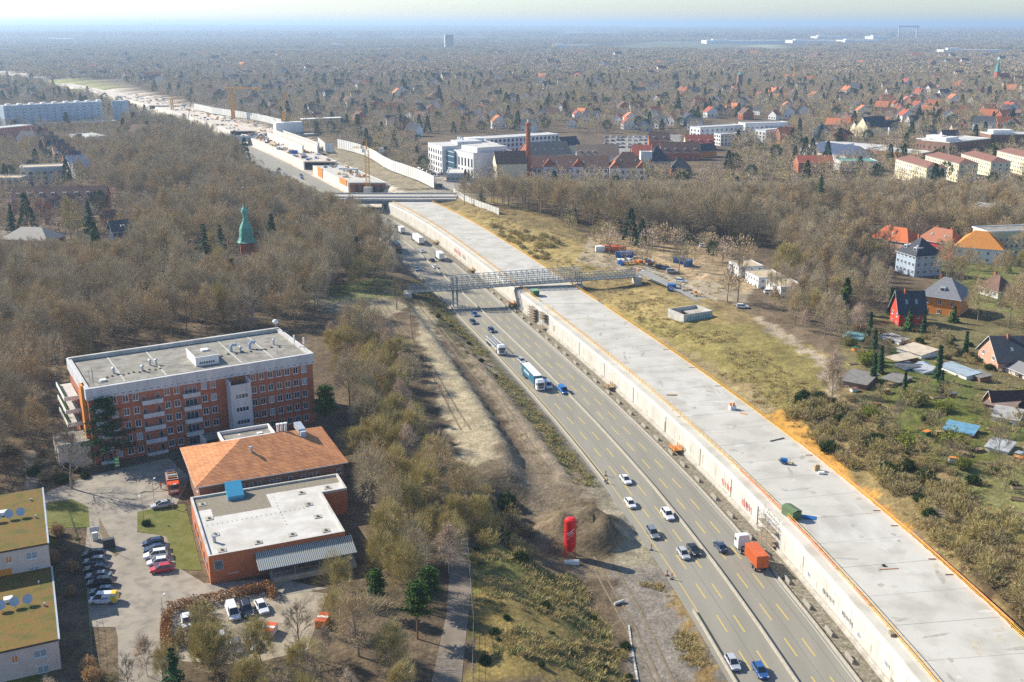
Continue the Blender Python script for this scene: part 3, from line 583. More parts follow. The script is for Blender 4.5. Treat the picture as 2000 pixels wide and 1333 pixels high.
def bare_meshes(seed, H=19, crown=6.5, clear=.3, limbs=6, m=None, bark=None, tw=6, up=.35, droop=0, wd=.036, r0=.32, ratio=.62, spread=.55, lean=.75, multi=1, depth=3, tl=1.5, dome=1.0, shell=3000):
    rg = np.random.RandomState(seed); tb = MB(); cb = MB(); m = m or M_TWIG; bark = bark or M_TRUNK; ends = []; dirs = []
    def grow(p, d, L, r, lev):
        q = p + d * L; bb = tb if lev < 2 else cb
        mid = p + d * L * .5 + rg.normal(0, L * .045, 3)
        bb.tube(p, mid, r, r * .8, bark if lev < 2 else m, 5 if lev < 2 else 3); bb.tube(mid, q, r * .8, r * .58, bark if lev < 2 else m, 5 if lev < 2 else 3)
        if lev >= 2: ends.append(mid); dirs.append(d)
        if lev >= depth: ends.append(q); dirs.append(d); return
        n = 4 if lev < 2 else 4
        for k in range(n):
            a = rg.normal(0, spread, 3); nd = d * (1.0 if k else 1.3) + a; nd[2] += up * .5 - droop * .3 * lev; nd /= np.linalg.norm(nd)
            st = p + d * L * (rg.uniform(.45, 1.0) if k else 1.0)
            grow(st, nd, L * rg.uniform(ratio - .1, ratio + .12), r * .55, lev + 1)
    for s in range(multi):
        base = np.array([rg.normal(0, .5), rg.normal(0, .5), 0.]) * (multi > 1)
        top = base + np.array([rg.normal(0, .4), rg.normal(0, .4), H * (.72 if multi == 1 else .55)]) + (np.array([math.cos(s * 2.1), math.sin(s * 2.1), 0]) * crown * .35 if multi > 1 else 0)
        pts = [base + (top - base) * t + rg.normal(0, .12, 3) * (t > 0) for t in (0, .25, .5, .75, 1)]; rr = [r0, r0 * .8, r0 * .6, r0 * .42, r0 * .2]
        for i in range(4): tb.tube(pts[i] - (np.array([0, 0, 1.2]) if i == 0 else 0), pts[i + 1], rr[i], rr[i + 1], bark, 6)
        nl = max(3, limbs)
        for k in range(nl):
            t = clear + (1 - clear) * (k + .5) / nl; p = base + (top - base) * t; az = k * 2.4 + rg.uniform(-.4, .4)
            ln = lean * (1.15 - t * .75); d = np.array([math.cos(az) * ln, math.sin(az) * ln, .45 + t * .6]); d /= np.linalg.norm(d)
            grow(p, d, crown * (.62 - .28 * abs(t - .55)), r0 * .42 * (1.1 - t * .6), 1)
        grow(top, np.array([0, 0, 1.]), H * .13, r0 * .2, 1)
    tri_twigs(cb, rg, ends, dirs, tw, tl, wd, .6, m, up=.2 - droop)
    # the fine outer twigs follow an uneven dome
    lob = [(rg.normal(0, 1, 3), rg.uniform(.05, .2)) for _ in range(9)]; lob = [(a / np.linalg.norm(a), c) for a, c in lob]
    Rx = crown * dome; z0 = H * (clear * .55 + .28); Rz = H * .98 - z0; vs = []; fs = []; nn = int(shell * .62)
    for k in range(nn):
        v = rg.normal(0, 1, 3); v[2] = v[2] if v[2] > -.45 else -v[2]; v /= np.linalg.norm(v)
        f = .72 + sum(c * max(0, float(v @ a)) ** 5 * 2.6 for a, c in lob); rr = f * rg.uniform(.55, 1.0) ** .45
        c = np.array([v[0] * Rx * rr, v[1] * Rx * rr, z0 + v[2] * Rz * rr * (1 if v[2] > 0 else .8)]); d = v * np.array([1, 1, 1.1]) + rg.normal(0, .3, 3); d[2] += up * .7 - droop; d /= np.linalg.norm(d)
        s = np.cross(d, rg.normal(0, 1, 3)); s = s / np.linalg.norm(s) * wd * rg.uniform(.6, 1.2); L = tl * rg.uniform(1.0, 2.3); o = len(vs); vs += [c - d * L * .5 - s, c - d * L * .5 + s, c + d * L * .5]; fs.append((o, o + 1, o + 2))
    cb.add(vs, fs, m)
    return tb.mesh("trunk"), cb.mesh("crown")
def conifer_meshes(seed, H=15, R0=3.2, m=None, tiers=17, per=11, flat=False):
    rg = np.random.RandomState(seed); tb = MB(); cb = MB(); m = m or M_FIR
    tb.tube((0, 0, -1), (0, 0, H * .95), .25, .05, M_TRUNK, 6)
    for i in range(tiers):
        t = i / (tiers - 1); z = H * (.1 + .87 * t); r = R0 * (1 - t) ** .8 * rg.uniform(.85, 1.12) + .25
        for k in range(max(5, int(per * (1 - t * .5)))):
            a = rg.uniform(0, 6.28); rr = r * rg.uniform(.75, 1.15); d = np.array([math.cos(a), math.sin(a), 0]); s = np.array([-d[1], d[0], 0])
            for j in range(7):
                f = (j + .5) / 7; p = d * rr * f + np.array([0, 0, z - rr * .28 * f + (1 - f) * .3]); w_ = .55 * (1 - f * .6) + .12
                e = rg.normal(0, .18, 3); vs = [p - s * w_ + e, p + d * rr * .28 + e * .5 - np.array([0, 0, .18]), p + s * w_ - e, p - d * .15 + np.array([0, 0, .22])]
                cb.add(vs, [(0, 1, 3), (1, 2, 3)], m)
    return tb.mesh("trunk"), cb.mesh("crown")
def pine_meshes(seed, H=14, m=None, R0=3.6, n=26, lo=.45):
    rg = np.random.RandomState(seed); tb = MB(); cb = MB(); m = m or M_PINE
    tb.tube((0, 0, -1), (0.2, 0, H * .9), .26, .09, mat("pine bark", (.22, .12, .07), rough=1), 6)
    for k in range(n):
        t = lo + (1 - lo) * k / n; a = k * 2.4; r = R0 * (1.15 - t) * 1.5 * rg.uniform(.6, 1.1); p = np.array([0.1, 0, H * t * .95]); q = p + np.array([math.cos(a) * r, math.sin(a) * r, rg.uniform(0, 1.4)])
        tb.tube(p, q, .08, .03, M_TRUNK, 4)
        for j in range(150):
            f = rg.uniform(.35, 1.05); c = p + (q - p) * f + rg.normal(0, .55, 3) * np.array([1, 1, .55]); e = rg.normal(0, .26, (3, 3)) * np.array([1, 1, .6]); cb.add(c + e, [(0, 1, 2)], m)
    return tb.mesh("trunk"), cb.mesh("crown")
def bush_meshes(seed, H=2.6, W=2.4, m=None, n=60, tw=22, leafy=False, wd=.04, tl=.95):
    rg = np.random.RandomState(seed); cb = MB(); m = m or M_BUSH
    E = []; D = []
    for k in range(n):
        a = rg.uniform(0, 6.28); r = W * math.sqrt(rg.uniform(0, 1)); d = np.array([math.cos(a) * r, math.sin(a) * r, H * rg.uniform(.45, 1) * (1.05 - (r / W) ** 2 * .6)])
        b0 = d * np.array([.45, .45, 0]); cb.tube(b0 - np.array([0, 0, .4]), d, .03, .012, m, 3)
        for f in (.45, .75, 1): E.append(b0 + (d - b0) * f); D.append((d - b0) / np.linalg.norm(d - b0))
    if leafy:
        vs = []; fs = []
        for p in E:
            for j in range(tw): c = p + rg.normal(0, .35, 3); e = rg.normal(0, .14, (3, 3)); o = len(vs); vs += list(c + e); fs.append((o, o + 1, o + 2))
        cb.add(vs, fs, m)
    else: tri_twigs(cb, rg, E, D, tw // 3, tl, wd, .6, m, up=.1)
    return None, cb.mesh("foliage")
def lo_mesh(seed, H=17, W=6, m=None, n=330, cone=False, size=.55):
    rg = np.random.RandomState(seed); b = MB(); m = m or M_TWIG; vs = []; fs = []
    b.tube((0, 0, -1), (0, 0, H * .7), .3, .12, M_TRUNK, 4)
    for k in range(5):
        a = k * 1.3 + seed; b.tube((0, 0, H * .35), (math.cos(a) * W * .6, math.sin(a) * W * .6, H * .75), .16, .05, M_TRUNK if not cone else m, 3)
    for k in range(n):
        v = rg.normal(0, 1, 3); v /= np.linalg.norm(v); rr = rg.uniform(.35, 1) ** .5
        if cone: t = rg.uniform(0, 1); z = H * (.08 + .92 * t); r = W * (1 - t) * rr; a = rg.uniform(0, 6.28); c = np.array([math.cos(a) * r, math.sin(a) * r, z]); dr = np.array([math.cos(a), math.sin(a), -.4])
        else: c = np.array([v[0] * W * rr * (1 + .12 * math.sin(3 * v[1] + seed)), v[1] * W * rr, H * .64 + v[2] * H * .36 * rr]); dr = v + np.array([0, 0, .5])
        s = np.cross(dr, rg.normal(0, 1, 3)); s = s / np.linalg.norm(s) * size * rg.uniform(.25, .6) * (1.6 if cone else .8); L = size * rg.uniform(1.2, 2.6)
        o = len(vs); vs += [c - s, c + s, c + dr / np.linalg.norm(dr) * L]; fs.append((o, o + 1, o + 2))
    b.add(vs, fs, m); return b.mesh("far_tree")
def far_clump(seed, m1, n=42, R0=34):
    "a stand of far trees with ragged tops"
    rg = np.random.RandomState(seed); b = MB()
    for k in range(n):
        x, y = rg.uniform(-R0, R0, 2); H = rg.uniform(10, 19); W = rg.uniform(4.5, 7.5); mm = M_FIR if rg.rand() < .12 else (m1 if rg.rand() < .6 else M_TWIG2); vs = []; fs = []
        for j in range(46):
            v = rg.normal(0, 1, 3); v /= np.linalg.norm(v); c = np.array([x + v[0] * W * .8, y + v[1] * W * .8, H * .6 + v[2] * H * .36]); e = rg.normal(0, 1.25, (3, 3)); o = len(vs); vs += list(c + e); fs.append((o, o + 1, o + 2))
        b.add(vs, fs, mm)
    return b.mesh("far_trees")
KINDS = {}
def kind(key, name, cat, maker, cname="crown"):
    t, c = maker(); KINDS[key] = (name, cat, t, c, cname)
for i in range(4): kind("oak%d" % i, "bare_tree", "tree", lambda: bare_meshes(10 + i, 18 + i, 7.6 + .4 * i, .24 + .04 * i, 8, M_TWIG if i % 2 else M_TWIG2))
for i in range(3): kind("tall%d" % i, "bare_tree", "tree", lambda: bare_meshes(30 + i, 22 + i, 5.9, .42, 8, M_TWIG2 if i != 1 else M_TWIG, lean=.55, up=.5, r0=.28))
for i in range(3): kind("olive%d" % i, "bare_tree", "tree", lambda: bare_meshes(50 + i, 13 + i * 1.5, 5.6, .12, 6, M_OLIVE, lean=.5, up=.9, multi=2, r0=.16, tw=8, wd=.03, shell=3600))
for i in range(2): kind("birch%d" % i, "birch_tree", "tree", lambda: bare_meshes(60 + i, 15 + i, 3.9, .25, 7, M_RED, bark=M_BIRCH, lean=.5, up=.2, droop=.35, r0=.15, tw=7, shell=2200, wd=.028))
for i in range(2): kind("orchard%d" % i, "fruit_tree", "tree", lambda: bare_meshes(70 + i, 5.2, 3.4, .25, 5, M_BUSH, lean=1, up=.4, r0=.14, tw=6, wd=.03, depth=3, tl=.8, shell=500))
kind("sparse", "bare_tree", "tree", lambda: bare_meshes(80, 17, 6.8, .28, 7, M_TRUNK, lean=.8, up=.4, r0=.36, tw=5, wd=.035, shell=900))
kind("poplar", "poplar_tree", "tree", lambda: bare_meshes(81, 25, 5.2, .12, 10, M_OLIVE, lean=.42, up=1.0, r0=.35, tw=8, shell=4200))
for i in range(2): kind("fir%d" % i, "fir_tree", "tree", lambda: conifer_meshes(90 + i, 14 + 3 * i, 3.1 + .5 * i))
kind("cypress", "cypress_tree", "tree", lambda: conifer_meshes(95, 11, 1.3, tiers=22))
kind("yew", "yew_tree", "tree", lambda: conifer_meshes(96, 9, 3.0, M_PINE, tiers=15))
for i in range(2): kind("pine%d" % i, "pine_tree", "tree", lambda: pine_meshes(100 + i, 14 + i * 2))
kind("darkpine", "pine_tree", "tree", lambda: pine_meshes(104, 16, M_FIR, 4.6, 34, .2))
for i in range(2): kind("bush%d" % i, "bush", "bush", lambda: bush_meshes(110 + i), "foliage")
kind("brown", "bush", "bush", lambda: bush_meshes(113, 3.4, 2.8, M_OLIVE), "foliage")
kind("green", "evergreen_bush", "bush", lambda: bush_meshes(114, 2.2, 1.9, M_IVY, 40, 30, True), "foliage")
kind("fresh", "leafy_bush", "bush", lambda: bush_meshes(115, 4.5, 3.4, M_YG, 60, 26, True), "foliage")
kind("tanbush", "bush", "bush", lambda: bush_meshes(116, 7.5, 3.8, M_TAN, 80, 26, True), "foliage")
KMESH = {}
def plant(key, x, y, sc=1.0, label=None, group=None, z=None, rz=None):
    name, cat, t, c, cn = KINDS[key]; z = hz1(x, y) if z is None else z
    rz = rnd.uniform(0, 6.28) if rz is None else rz
    e = thing(name, (x, y, z), rz, label, cat, group); e.scale = (sc * rnd.uniform(.93, 1.07),) * 2 + (sc,)
    if t: inst(t, "trunk", e)
    inst(c, cn, e); return e
# ---- where trees stand (survey polygons)
WOODS = {
 'left': (pxpoly([(-500, 1010), (20, 960), (105, 885), (118, 800), (110, 740), (540, 640), (600, 640), (700, 565), (810, 575), (690, 425), (610, 372), (530, 345), (420, 300), (300, 300), (150, 330), (210, 395), (330, 420), (300, 450), (150, 470), (-200, 480), (-600, 700)]), 8.7),
 'slope': (pxpoly([(640, 650), (690, 640), (750, 655), (790, 730), (830, 850), (858, 960), (950, 985), (950, 1040), (905, 1040), (862, 1200), (820, 1345), (640, 1345), (640, 1200), (690, 1120), (720, 1000), (700, 890), (660, 760)]), 6.2),
 'right': (pxpoly([(905, 405), (1000, 388), (1200, 385), (1500, 385), (1850, 390), (2200, 420), (2200, 470), (1960, 470), (1850, 520), (1700, 480), (1610, 560), (1560, 520), (1500, 480), (1400, 478), (1300, 470), (1200, 468), (1130, 455), (1000, 425)]), 8.4),
}
EXCL = [pxpoly(q, 6) for q in (
  [(120, 720), (600, 640), (625, 880), (170, 925)],
  [(355, 480), (410, 490), (415, 545), (350, 545)], [(470, 480), (530, 480), (530, 530), (470, 530)],
  [(590, 585), (760, 572), (790, 600), (640, 612)], 
  
  [(1690, 470), (1950, 470), (1950, 540), (1690, 540)], [(1560, 440), (1700, 440), (1700, 465), (1560, 465)],
  [(340, 380), (420, 380), (420, 415), (340, 415)])]
def inany(X, Y, polys):
    m = np.zeros(np.shape(X), bool)
    for q in polys: m |= inpoly(X, Y, q)
    return m
def jgrid(x0, x1, y0, y1, s, seed, jit=.42):
    rg = np.random.RandomState(seed); X, Y = np.meshgrid(np.arange(x0, x1, s), np.arange(y0, y1, s)); X = X + rg.uniform(-jit, jit, X.shape) * s; Y = Y + rg.uniform(-jit, jit, Y.shape) * s
    return X.ravel(), Y.ravel(), rg
def infov(X, Y, mar=60):
    return (np.abs(X) < (Y * .52 + mar)) & (Y > 95)
def TOPLIM(px, py, nm):
    "how high a wood may reach so that what stands behind it stays visible as in the photo"
    if nm == 'right': return 340 if px < 1330 else (342 if px < 1560 else 335)
    if nm == 'left' and 450 < px < 520 and 492 < py < 620: return 490
    if nm == 'left' and px < 260 and 440 < py < 560: return 455
    if nm == 'left' and py < 440 and px > 470: return 300 + (px - 470) * .38
    return 0
TREES = []
for nm, (poly, s) in WOODS.items():
    xs_ = [p[0] for p in poly]; ys_ = [p[1] for p in poly]
    X, Y, rg = jgrid(min(xs_), max(xs_), min(ys_), max(ys_), s, len(nm))
    k = inpoly(X, Y, poly) & ~inany(X, Y, EXCL) & infov(X, Y, 40)
    for x, y in zip(X[k], Y[k]):
        d = math.hypot(x, y); r = rg.rand()
        if nm == 'left': key = ("oak%d" % rg.randint(4)) if r < .56 else ("tall%d" % rg.randint(3)) if r < .85 else ("fir%d" % rg.randint(2) if r < .875 else "olive%d" % rg.randint(3) if r < .94 else "birch%d" % rg.randint(2)); sc = rg.uniform(.66, 1.04)
        elif nm == 'right': key = ("tall%d" % rg.randint(3)) if r < .6 else ("oak%d" % rg.randint(4)) if r < .985 else "fir1"; sc = rg.uniform(.72, 1.05) * (.8 if x > 120 else 1)
        else: key = ("olive%d" % rg.randint(3)) if r < .62 else ("birch%d" % rg.randint(2)) if r < .8 else ("oak%d" % rg.randint(4)) if r < .9 else ("pine0" if r < .93 else "tall0"); sc = rg.uniform(.5, .82)
        base = 47 + FPX * 99 / y; lim = TOPLIM(1000 + x * FPX / (y * .958 + 28), base, nm); hh = {'oak': 20, 'tal': 23.5, 'oli': 15, 'bir': 16, 'fir': 16, 'pin': 15}[key[:3]]
        if lim: sc = min(sc, max(.3, (base - lim) * y / FPX / hh))
        TREES.append((d, nm, key, x, y, sc))
for zone, s_, n_ in (([(-60, 250), (60, 262), (110, 300), (150, 330), (210, 395), (330, 420), (300, 450), (150, 470), (-200, 485), (-300, 330)], 10.5, 6), ([(150, 215), (420, 262), (420, 300), (300, 300), (150, 330), (110, 290), (0, 262), (-60, 235)], 9.5, 6), ([(235, 1300), (420, 1292), (640, 1262), (660, 1333), (860, 1333), (860, 1480), (-40, 1480), (-40, 1420), (140, 1400)], 6.2, 4), ([(150, 1262), (228, 1250), (228, 1400), (140, 1400)], 6.5, 5), ([(1480, 560), (1560, 500), (1690, 480), (1745, 520), (1740, 590), (1700, 640), (1630, 720), (1600, 690), (1510, 640), (1500, 612)], 7.5, 1), ([(1700, 470), (2040, 430), (2040, 680), (1960, 640), (1890, 640), (1830, 520), (1740, 520)], 10.5, 2), ([(1640, 690), (1720, 660), (1800, 680), (2020, 720), (2020, 1000), (1880, 960), (1740, 870), (1640, 800)], 7.5, 3)):
    q = pxpoly(zone, 6.5); X, Y, rg = jgrid(min(p[0] for p in q), max(p[0] for p in q), min(p[1] for p in q), max(p[1] for p in q), s_, 40 + n_); k = inpoly(X, Y, q)
    for x, y in zip(X[k], Y[k]):
        r = rg.rand(); key = (["birch0", "tall1", "oak0", "sparse", "olive1", "tall0"] if n_ == 1 else ["oak1", "oak3", "sparse", "yew", "olive0", "orchard0"] if n_ == 2 else ["olive0", "olive1", "birch0", "sparse", "brown", "olive2"] * 2 if n_ == 4 else ["tanbush"] * 7 if n_ == 5 else ["oak0", "oak2", "tall0", "tall2", "birch0", "oak3", "fir0"] if n_ == 6 else ["orchard0", "orchard1", "fresh", "sparse", "cypress", "orchard0", "green"])[int(r * (6 if n_ < 3 else 7))]
        if n_ == 6:
            py_ = 47 + FPX * 99 / y; px_ = 1000 + x * FPX / (y * .958 + 28)
            lim = (428 if py_ > 440 else 395 if py_ > 388 else 354 if py_ > 345 else 302 if py_ > 300 else 255) if px_ < 235 else py_ - 42
            hs = (py_ - lim) * y / FPX / 20
            if hs < .25: continue
            if key != 'fir0' or rg.rand() < .5: key = key if key != 'fir0' else 'oak1'
            TREES.append((700, 'town', key, x, y, min(rg.uniform(.42, .8), hs))); continue
        TREES.append((40 * min(n_, 3), 'villa' if n_ < 3 else 'garden' if n_ == 3 else 'town' if n_ == 6 else 'yard', key, x, y, {1: rg.uniform(.42, .7), 2: rg.uniform(.5, .85) , 3: rg.uniform(.55, 1.0), 4: rg.uniform(.4, .68), 5: rg.uniform(.35, .5), 6: rg.uniform(.42, .8)}[n_] * (.55 if n_ == 3 and key == 'sparse' else 1)))
# scattered trees of the suburb between the houses
AVOID = []       # filled by the builders: (x, y, radius)
def clear(x, y, r): AVOID.append((x, y, r))
HAND = [
 ("yew", (262, 505), 1.6, "dark fir standing alone in the wood below the navy timber house"), ("fir0", (325, 560), 1.2, "dark fir deep in the left wood, nearer than the tall pair"), ("yew", (455, 575), 1.5, "dark fir in the left wood below the church spire"),
 ("darkpine", (590, 600), .9, "dark pine at the left wood's edge beside the pale lane"),  # trees one can single out in the photo
 ("darkpine", (215, 905), 1.05, "big dark pine standing before the clinic's left front corner"),
 ("fir1", (350, 1420), .78, "dark green fir at the bottom edge beside the driveway"),
 ("pine0", (640, 850), .95, "slanting green pine leaning at the clinic's right end"),
 ("fir1", (405, 540), 1.28, "left one of the two tall firs beside the church spire"),
 ("fir1", (437, 545), 1.3, "right one of the two tall firs beside the church spire"),
 ("fir0", (535, 512), 1.5, "dark fir to the right of the copper church spire"),
 ("yew", (190, 512), 1.9, "dark green yew in the wood left of the spire"),
 ("fir0", (177, 455), 1.15, "slim dark fir beside the round crowned tree by the brick flats"),
 ("fir0", (28, 468), 1.2, "dark blue fir at the left edge before the low brick hall"),
 ("fir1", (1598, 430), 1.4, "lone dark fir inside the bare right wood"),
 ("yew", (1862, 462), 1.7, "bright green spreading conifer near the orange roofs"),
 ("yew", (1650, 610), 1.35, "broad evergreen before the red gabled house"),
 ("cypress", (1738, 615), .9, "slim dark cypress beside the red gabled house"),
 ("yew", (1775, 645), .8, "round green conifer in front of the red house"),
 ("cypress", (1802, 655), .75, "small pointed cypress right of the red house"),
 ("yew", (1862, 630), .65, "dark cone shaped yew before the orange brick villa"),
 ("darkpine", (694, 535), 1.0, "green pine beside the left carriageway above the footbridge"),
 ("pine0", (735, 1200), .62, "bright green pine among birches above the bottom edge"),
 ("pine0", (840, 1200), .66, "second green pine among birches, next to the gravel path"),
 ("yew", (1200, 335), .9, "pointed fir before the long gabled hospital's left wing"),
 ("yew", (1115, 345), 1.0, "leftmost fir before the long gabled hospital"),
 ("yew", (1145, 342), .9, "second fir before the long gabled hospital"),
 ("yew", (1215, 341), .9, "fir before the middle gable of the hospital"),
 ("darkpine", (905, 375), .5, "dark bushy pine at the end of the white noise wall"),
 ("cypress", (1705, 745), .75, "dark cypress beside the allotment shed roof"),
 ("sparse", (140, 955), .82, "bare sparse tree throwing a long shadow over the driveway"),
 ("poplar", (140, 470), .9, "tall round crowned bare tree before the brick flats"),
 ("sparse", (1325, 535), .8, "bare tree standing by the blue containers and ramp"),
 ("sparse", (1440, 590), .95, "big bare tree between the ramp and white container offices"),
 ("sparse", (1420, 590), .75, "smaller bare tree left of the white container offices"),
 ("olive0", (1540, 545), 1.2, "broad olive brown tree right behind the white container offices"),
 ("sparse", (775, 605), .72, "bare tree at the top of the sandy bank by the footbridge"),
 ("orchard0", (1770, 800), 1.0, "bare fruit tree on the bright allotment lawn"),
 ("orchard1", (1850, 790), 1.1, "bare fruit tree left of the dark roofed cabin"),
 ("orchard0", (1960, 960), 1.2, "spreading bare fruit tree in the lower allotment"),
 ("orchard1", (1800, 905), 1.0, "pale fruit tree beside the allotment hedge corner"),
 ("birch0", (1625, 770), .85, "white birch at the bend of the dirt track"),
 ("sparse", (1622, 790), .6, "bare tree forking beside the allotment hut's fence"),
 ("fresh", (1700, 815), .75, "yellow green leafing shrub beside the dark cypress"),
 ("tanbush", (700, 715), .95, "copper coloured beech still holding dry leaves by the clinic"),
 ("oak0", (1080, 420), .85, "broad bare tree at the bank's edge by the right wood"),
 ("birch1", (985, 345), .6, "pale birch behind the white noise wall"),
]
for key, (px, py), sc, lab in HAND:
    p = ground(px, py); plant(key, p.x, p.y, sc, lab); clear(p.x, p.y, 4)
def scatter_bush(poly, z, s, keys, seed, lab, grp, sc=(.6, 1.1), n=999):
    q = pxpoly(poly, z); xs_ = [p[0] for p in q]; ys_ = [p[1] for p in q]; X, Y, rg = jgrid(min(xs_), max(xs_), min(ys_), max(ys_), s, seed); k = inpoly(X, Y, q)
    return [(x, y, keys[rg.randint(len(keys))], rg.uniform(*sc), lab, grp) for x, y in zip(X[k], Y[k])][:n]
SHRUB = []
SHRUB += scatter_bush([(1530, 800), (1580, 770), (1620, 780), (1700, 850), (1850, 960), (1960, 1050), (2010, 1100), (2060, 1250), (1990, 1200), (1900, 1110), (1790, 1000), (1640, 900)], 7.8, 3.6, ["bush0", "bush1", "brown", "bush0", "green"], 1, "brown leafless shrub in the thicket between tunnel and track", "shrubs on the right bank")
SHRUB += scatter_bush([(1630, 780), (1760, 860), (1850, 930), (2010, 1040), (2010, 1150), (1960, 1060), (1800, 960), (1660, 850)], 8.4, 4.4, ["bush0", "bush1", "brown"], 2, "brown leafless shrub between the dirt track and allotments", "shrubs along the dirt track", (.6, 1.0))
SHRUB += scatter_bush([(930, 1060), (1010, 1080), (1100, 1110), (1200, 1170), (1235, 1250), (1240, 1345), (925, 1345)], 4.5, 4.6, ["bush0", "bush1", "green", "brown"], 3, "low scrub on the rough slope above the dirt road", "scrub on the lower left slope", (.22, .5))
SHRUB += scatter_bush([(925, 960), (1010, 950), (1030, 1020), (1060, 1110), (930, 1075)], 5, 4.0, ["green", "bush0", "brown"], 4, "dark scrub on the hollow's rim left of the silo", "scrub left of the silo", (.6, 1.0))
SHRUB += scatter_bush([(960, 435), (1100, 470), (1060, 500), (1000, 470)], 9, 5, ["bush0", "brown"], 5, "brown shrub on the dry bank beyond the footbridge", "shrubs on the far dry bank", (.5, .9))
SHRUB += scatter_bush([(1640, 680), (1800, 640), (2010, 700), (2010, 760), (1900, 735), (1790, 690), (1690, 720)], 7, 7.0, ["green", "bush1", "brown", "green"], 6, "garden shrub near the houses beside the allotments", "garden shrubs by the houses", (.5, .9))
SHRUB += scatter_bush([(1650, 760), (1740, 850), (1860, 900), (2010, 960), (2010, 1010), (1880, 950), (1740, 880), (1640, 800)], 7.6, 6, ["bush1", "green", "brown"], 7, "shrub on the edge of the allotment gardens", "shrubs edging the allotments", (.5, .8))
SHRUB += scatter_bush([(60, 900), (170, 915), (180, 950), (70, 955)], 6, 4.2, ["green", "bush0"], 8, "shrub bordering the clinic's front left corner", "shrubs by the clinic's corner", (.5, .9))
SHRUB += scatter_bush([(100, 1040), (150, 1050), (160, 1200), (110, 1200)], 6, 5, ["tanbush", "bush0"], 9, "reddish shrub on the lawn strip beside the flats", "shrubs beside the green roofed flats", (.25, .4))
SHRUB += scatter_bush([(335, 1200), (440, 1190), (420, 1290), (330, 1290)], 6, 4.6, ["brown", "bush0", "bush1"], 10, "overgrown shrub hiding cars beside the sandy yard", "shrubs around the sandy yard", (.8, 1.1))
SHRUB += scatter_bush([(820, 605), (850, 590), (905, 640), (985, 730), (1000, 760), (970, 745), (890, 660)], 4, 6, ["green", "bush0"], 11, "low shrub on the dark verge beside the left carriageway", "verge shrubs under the footbridge", (.3, .5))
for x, y, k_, sc, lab, grp in SHRUB: plant(k_, x, y, sc, lab, grp)
# ================================================================ building kit
M_BRICK = brickish("red brick", (.46, .14, .06), (.38, .115, .055), (.30, .20, .15), .5, .16)
M_BRICKO = brickish("orange brick", (.58, .215, .085), (.50, .185, .075), (.42, .24, .15), .5, .16)
M_BRICKB = brickish("brown brick", (.27, .15, .10), (.22, .12, .08), (.24, .18, .14), .5, .16)
M_BRICKP = brickish("pink brick", (.58, .30, .20), (.52, .26, .17), (.5, .36, .28), .5, .16)
M_TILE = brickish("orange roof tile", (.66, .29, .115), (.40, .165, .075), (.22, .10, .05), .34, .36)
M_TILEB = brickish("brown roof tile", (.20, .12, .085), (.16, .095, .07), (.10, .06, .05), .4, .35)
M_TILEN = brickish("slate roof tile", (.075, .08, .09), (.06, .065, .075), (.04, .045, .05), .4, .35)
M_TILER = brickish("red roof tile", (.42, .11, .06), (.36, .10, .06), (.2, .07, .05), .4, .35)
M_WHITE = mat("white render", (.70, .69, .66), (.76, .75, .72), sc=.4, rough=.85, stretch=(1, 1, .3))
M_PANEL = mat("precast panel", (.50, .51, .52), (.60, .60, .59), sc=.6, rough=.85, stretch=(1, 1, .2), c3=(.42, .42, .42), sc3=.5)
M_CREAM = mat("cream render", (.68, .60, .40), (.74, .66, .46), sc=.5, rough=.9)
M_YELL = mat("pale yellow render", (.76, .68, .42), (.80, .73, .50), sc=.5, rough=.9)
M_BEIGE = mat("beige render", (.58, .50, .42), (.64, .56, .47), sc=.5, rough=.9)
M_REDR = mat("red render", (.62, .06, .03), (.56, .07, .04), sc=.5, rough=.85)
M_ORR = mat("orange render", (.72, .27, .05), (.66, .24, .05), sc=.5, rough=.85)
M_PINKR = mat("salmon render", (.62, .40, .28), rough=.9)
M_GREY = mat("grey render", (.34, .36, .37), (.40, .41, .42), sc=.5, rough=.9)
M_BLUEG = mat("blue grey panel", (.36, .45, .55), (.42, .50, .58), sc=.3, rough=.8)
M_PGREEN = mat("pale green render", (.50, .54, .36), rough=.9)
M_FELT = mat("roof felt", (.235, .22, .18), (.31, .29, .24), sc=.6, rough=.95, c3=(.15, .135, .11), sc3=.35, f3=.7)
M_FELTL = mat("pale roof membrane", (.50, .48, .43), (.58, .56, .51), sc=.5, rough=.9, c3=(.40, .37, .31), sc3=.2)
M_GRAVR = mat("roof gravel", (.20, .175, .125), (.26, .23, .17), sc=2, rough=1)
M_SEDUM = mat("green roof", (.15, .12, .025), (.195, .105, .03), sc=.8, rough=1, c3=(.095, .10, .022), sc3=.35, f3=.9, bump=.1, bsc=3)
M_GLASS = glass(); M_GLB = glass("blue glass", (.05, .12, .18)); M_GLC = mat("window with curtain", (.30, .36, .37), rough=.4)
M_WFR = mat("white frame", (.72, .73, .74), rough=.6); M_DFR = mat("dark frame", (.06, .065, .07), rough=.6)
M_ZINC = mat("zinc sheet", (.42, .46, .48), (.5, .53, .55), sc=1, rough=.4, metal=.4)
M_COPPER = mat("green copper", (.10, .36, .27), (.16, .44, .33), sc=1.5, rough=.7, c3=(.07, .17, .14), sc3=.8)
M_ORP = mat("orange panel", (.72, .26, .04), rough=.7); M_BLUEP = mat("blue paint", (.03, .17, .45), (.02, .13, .38), sc=2, rough=.6)
M_GREENP = mat("dark green paint", (.05, .14, .07), rough=.7)
WM = {}
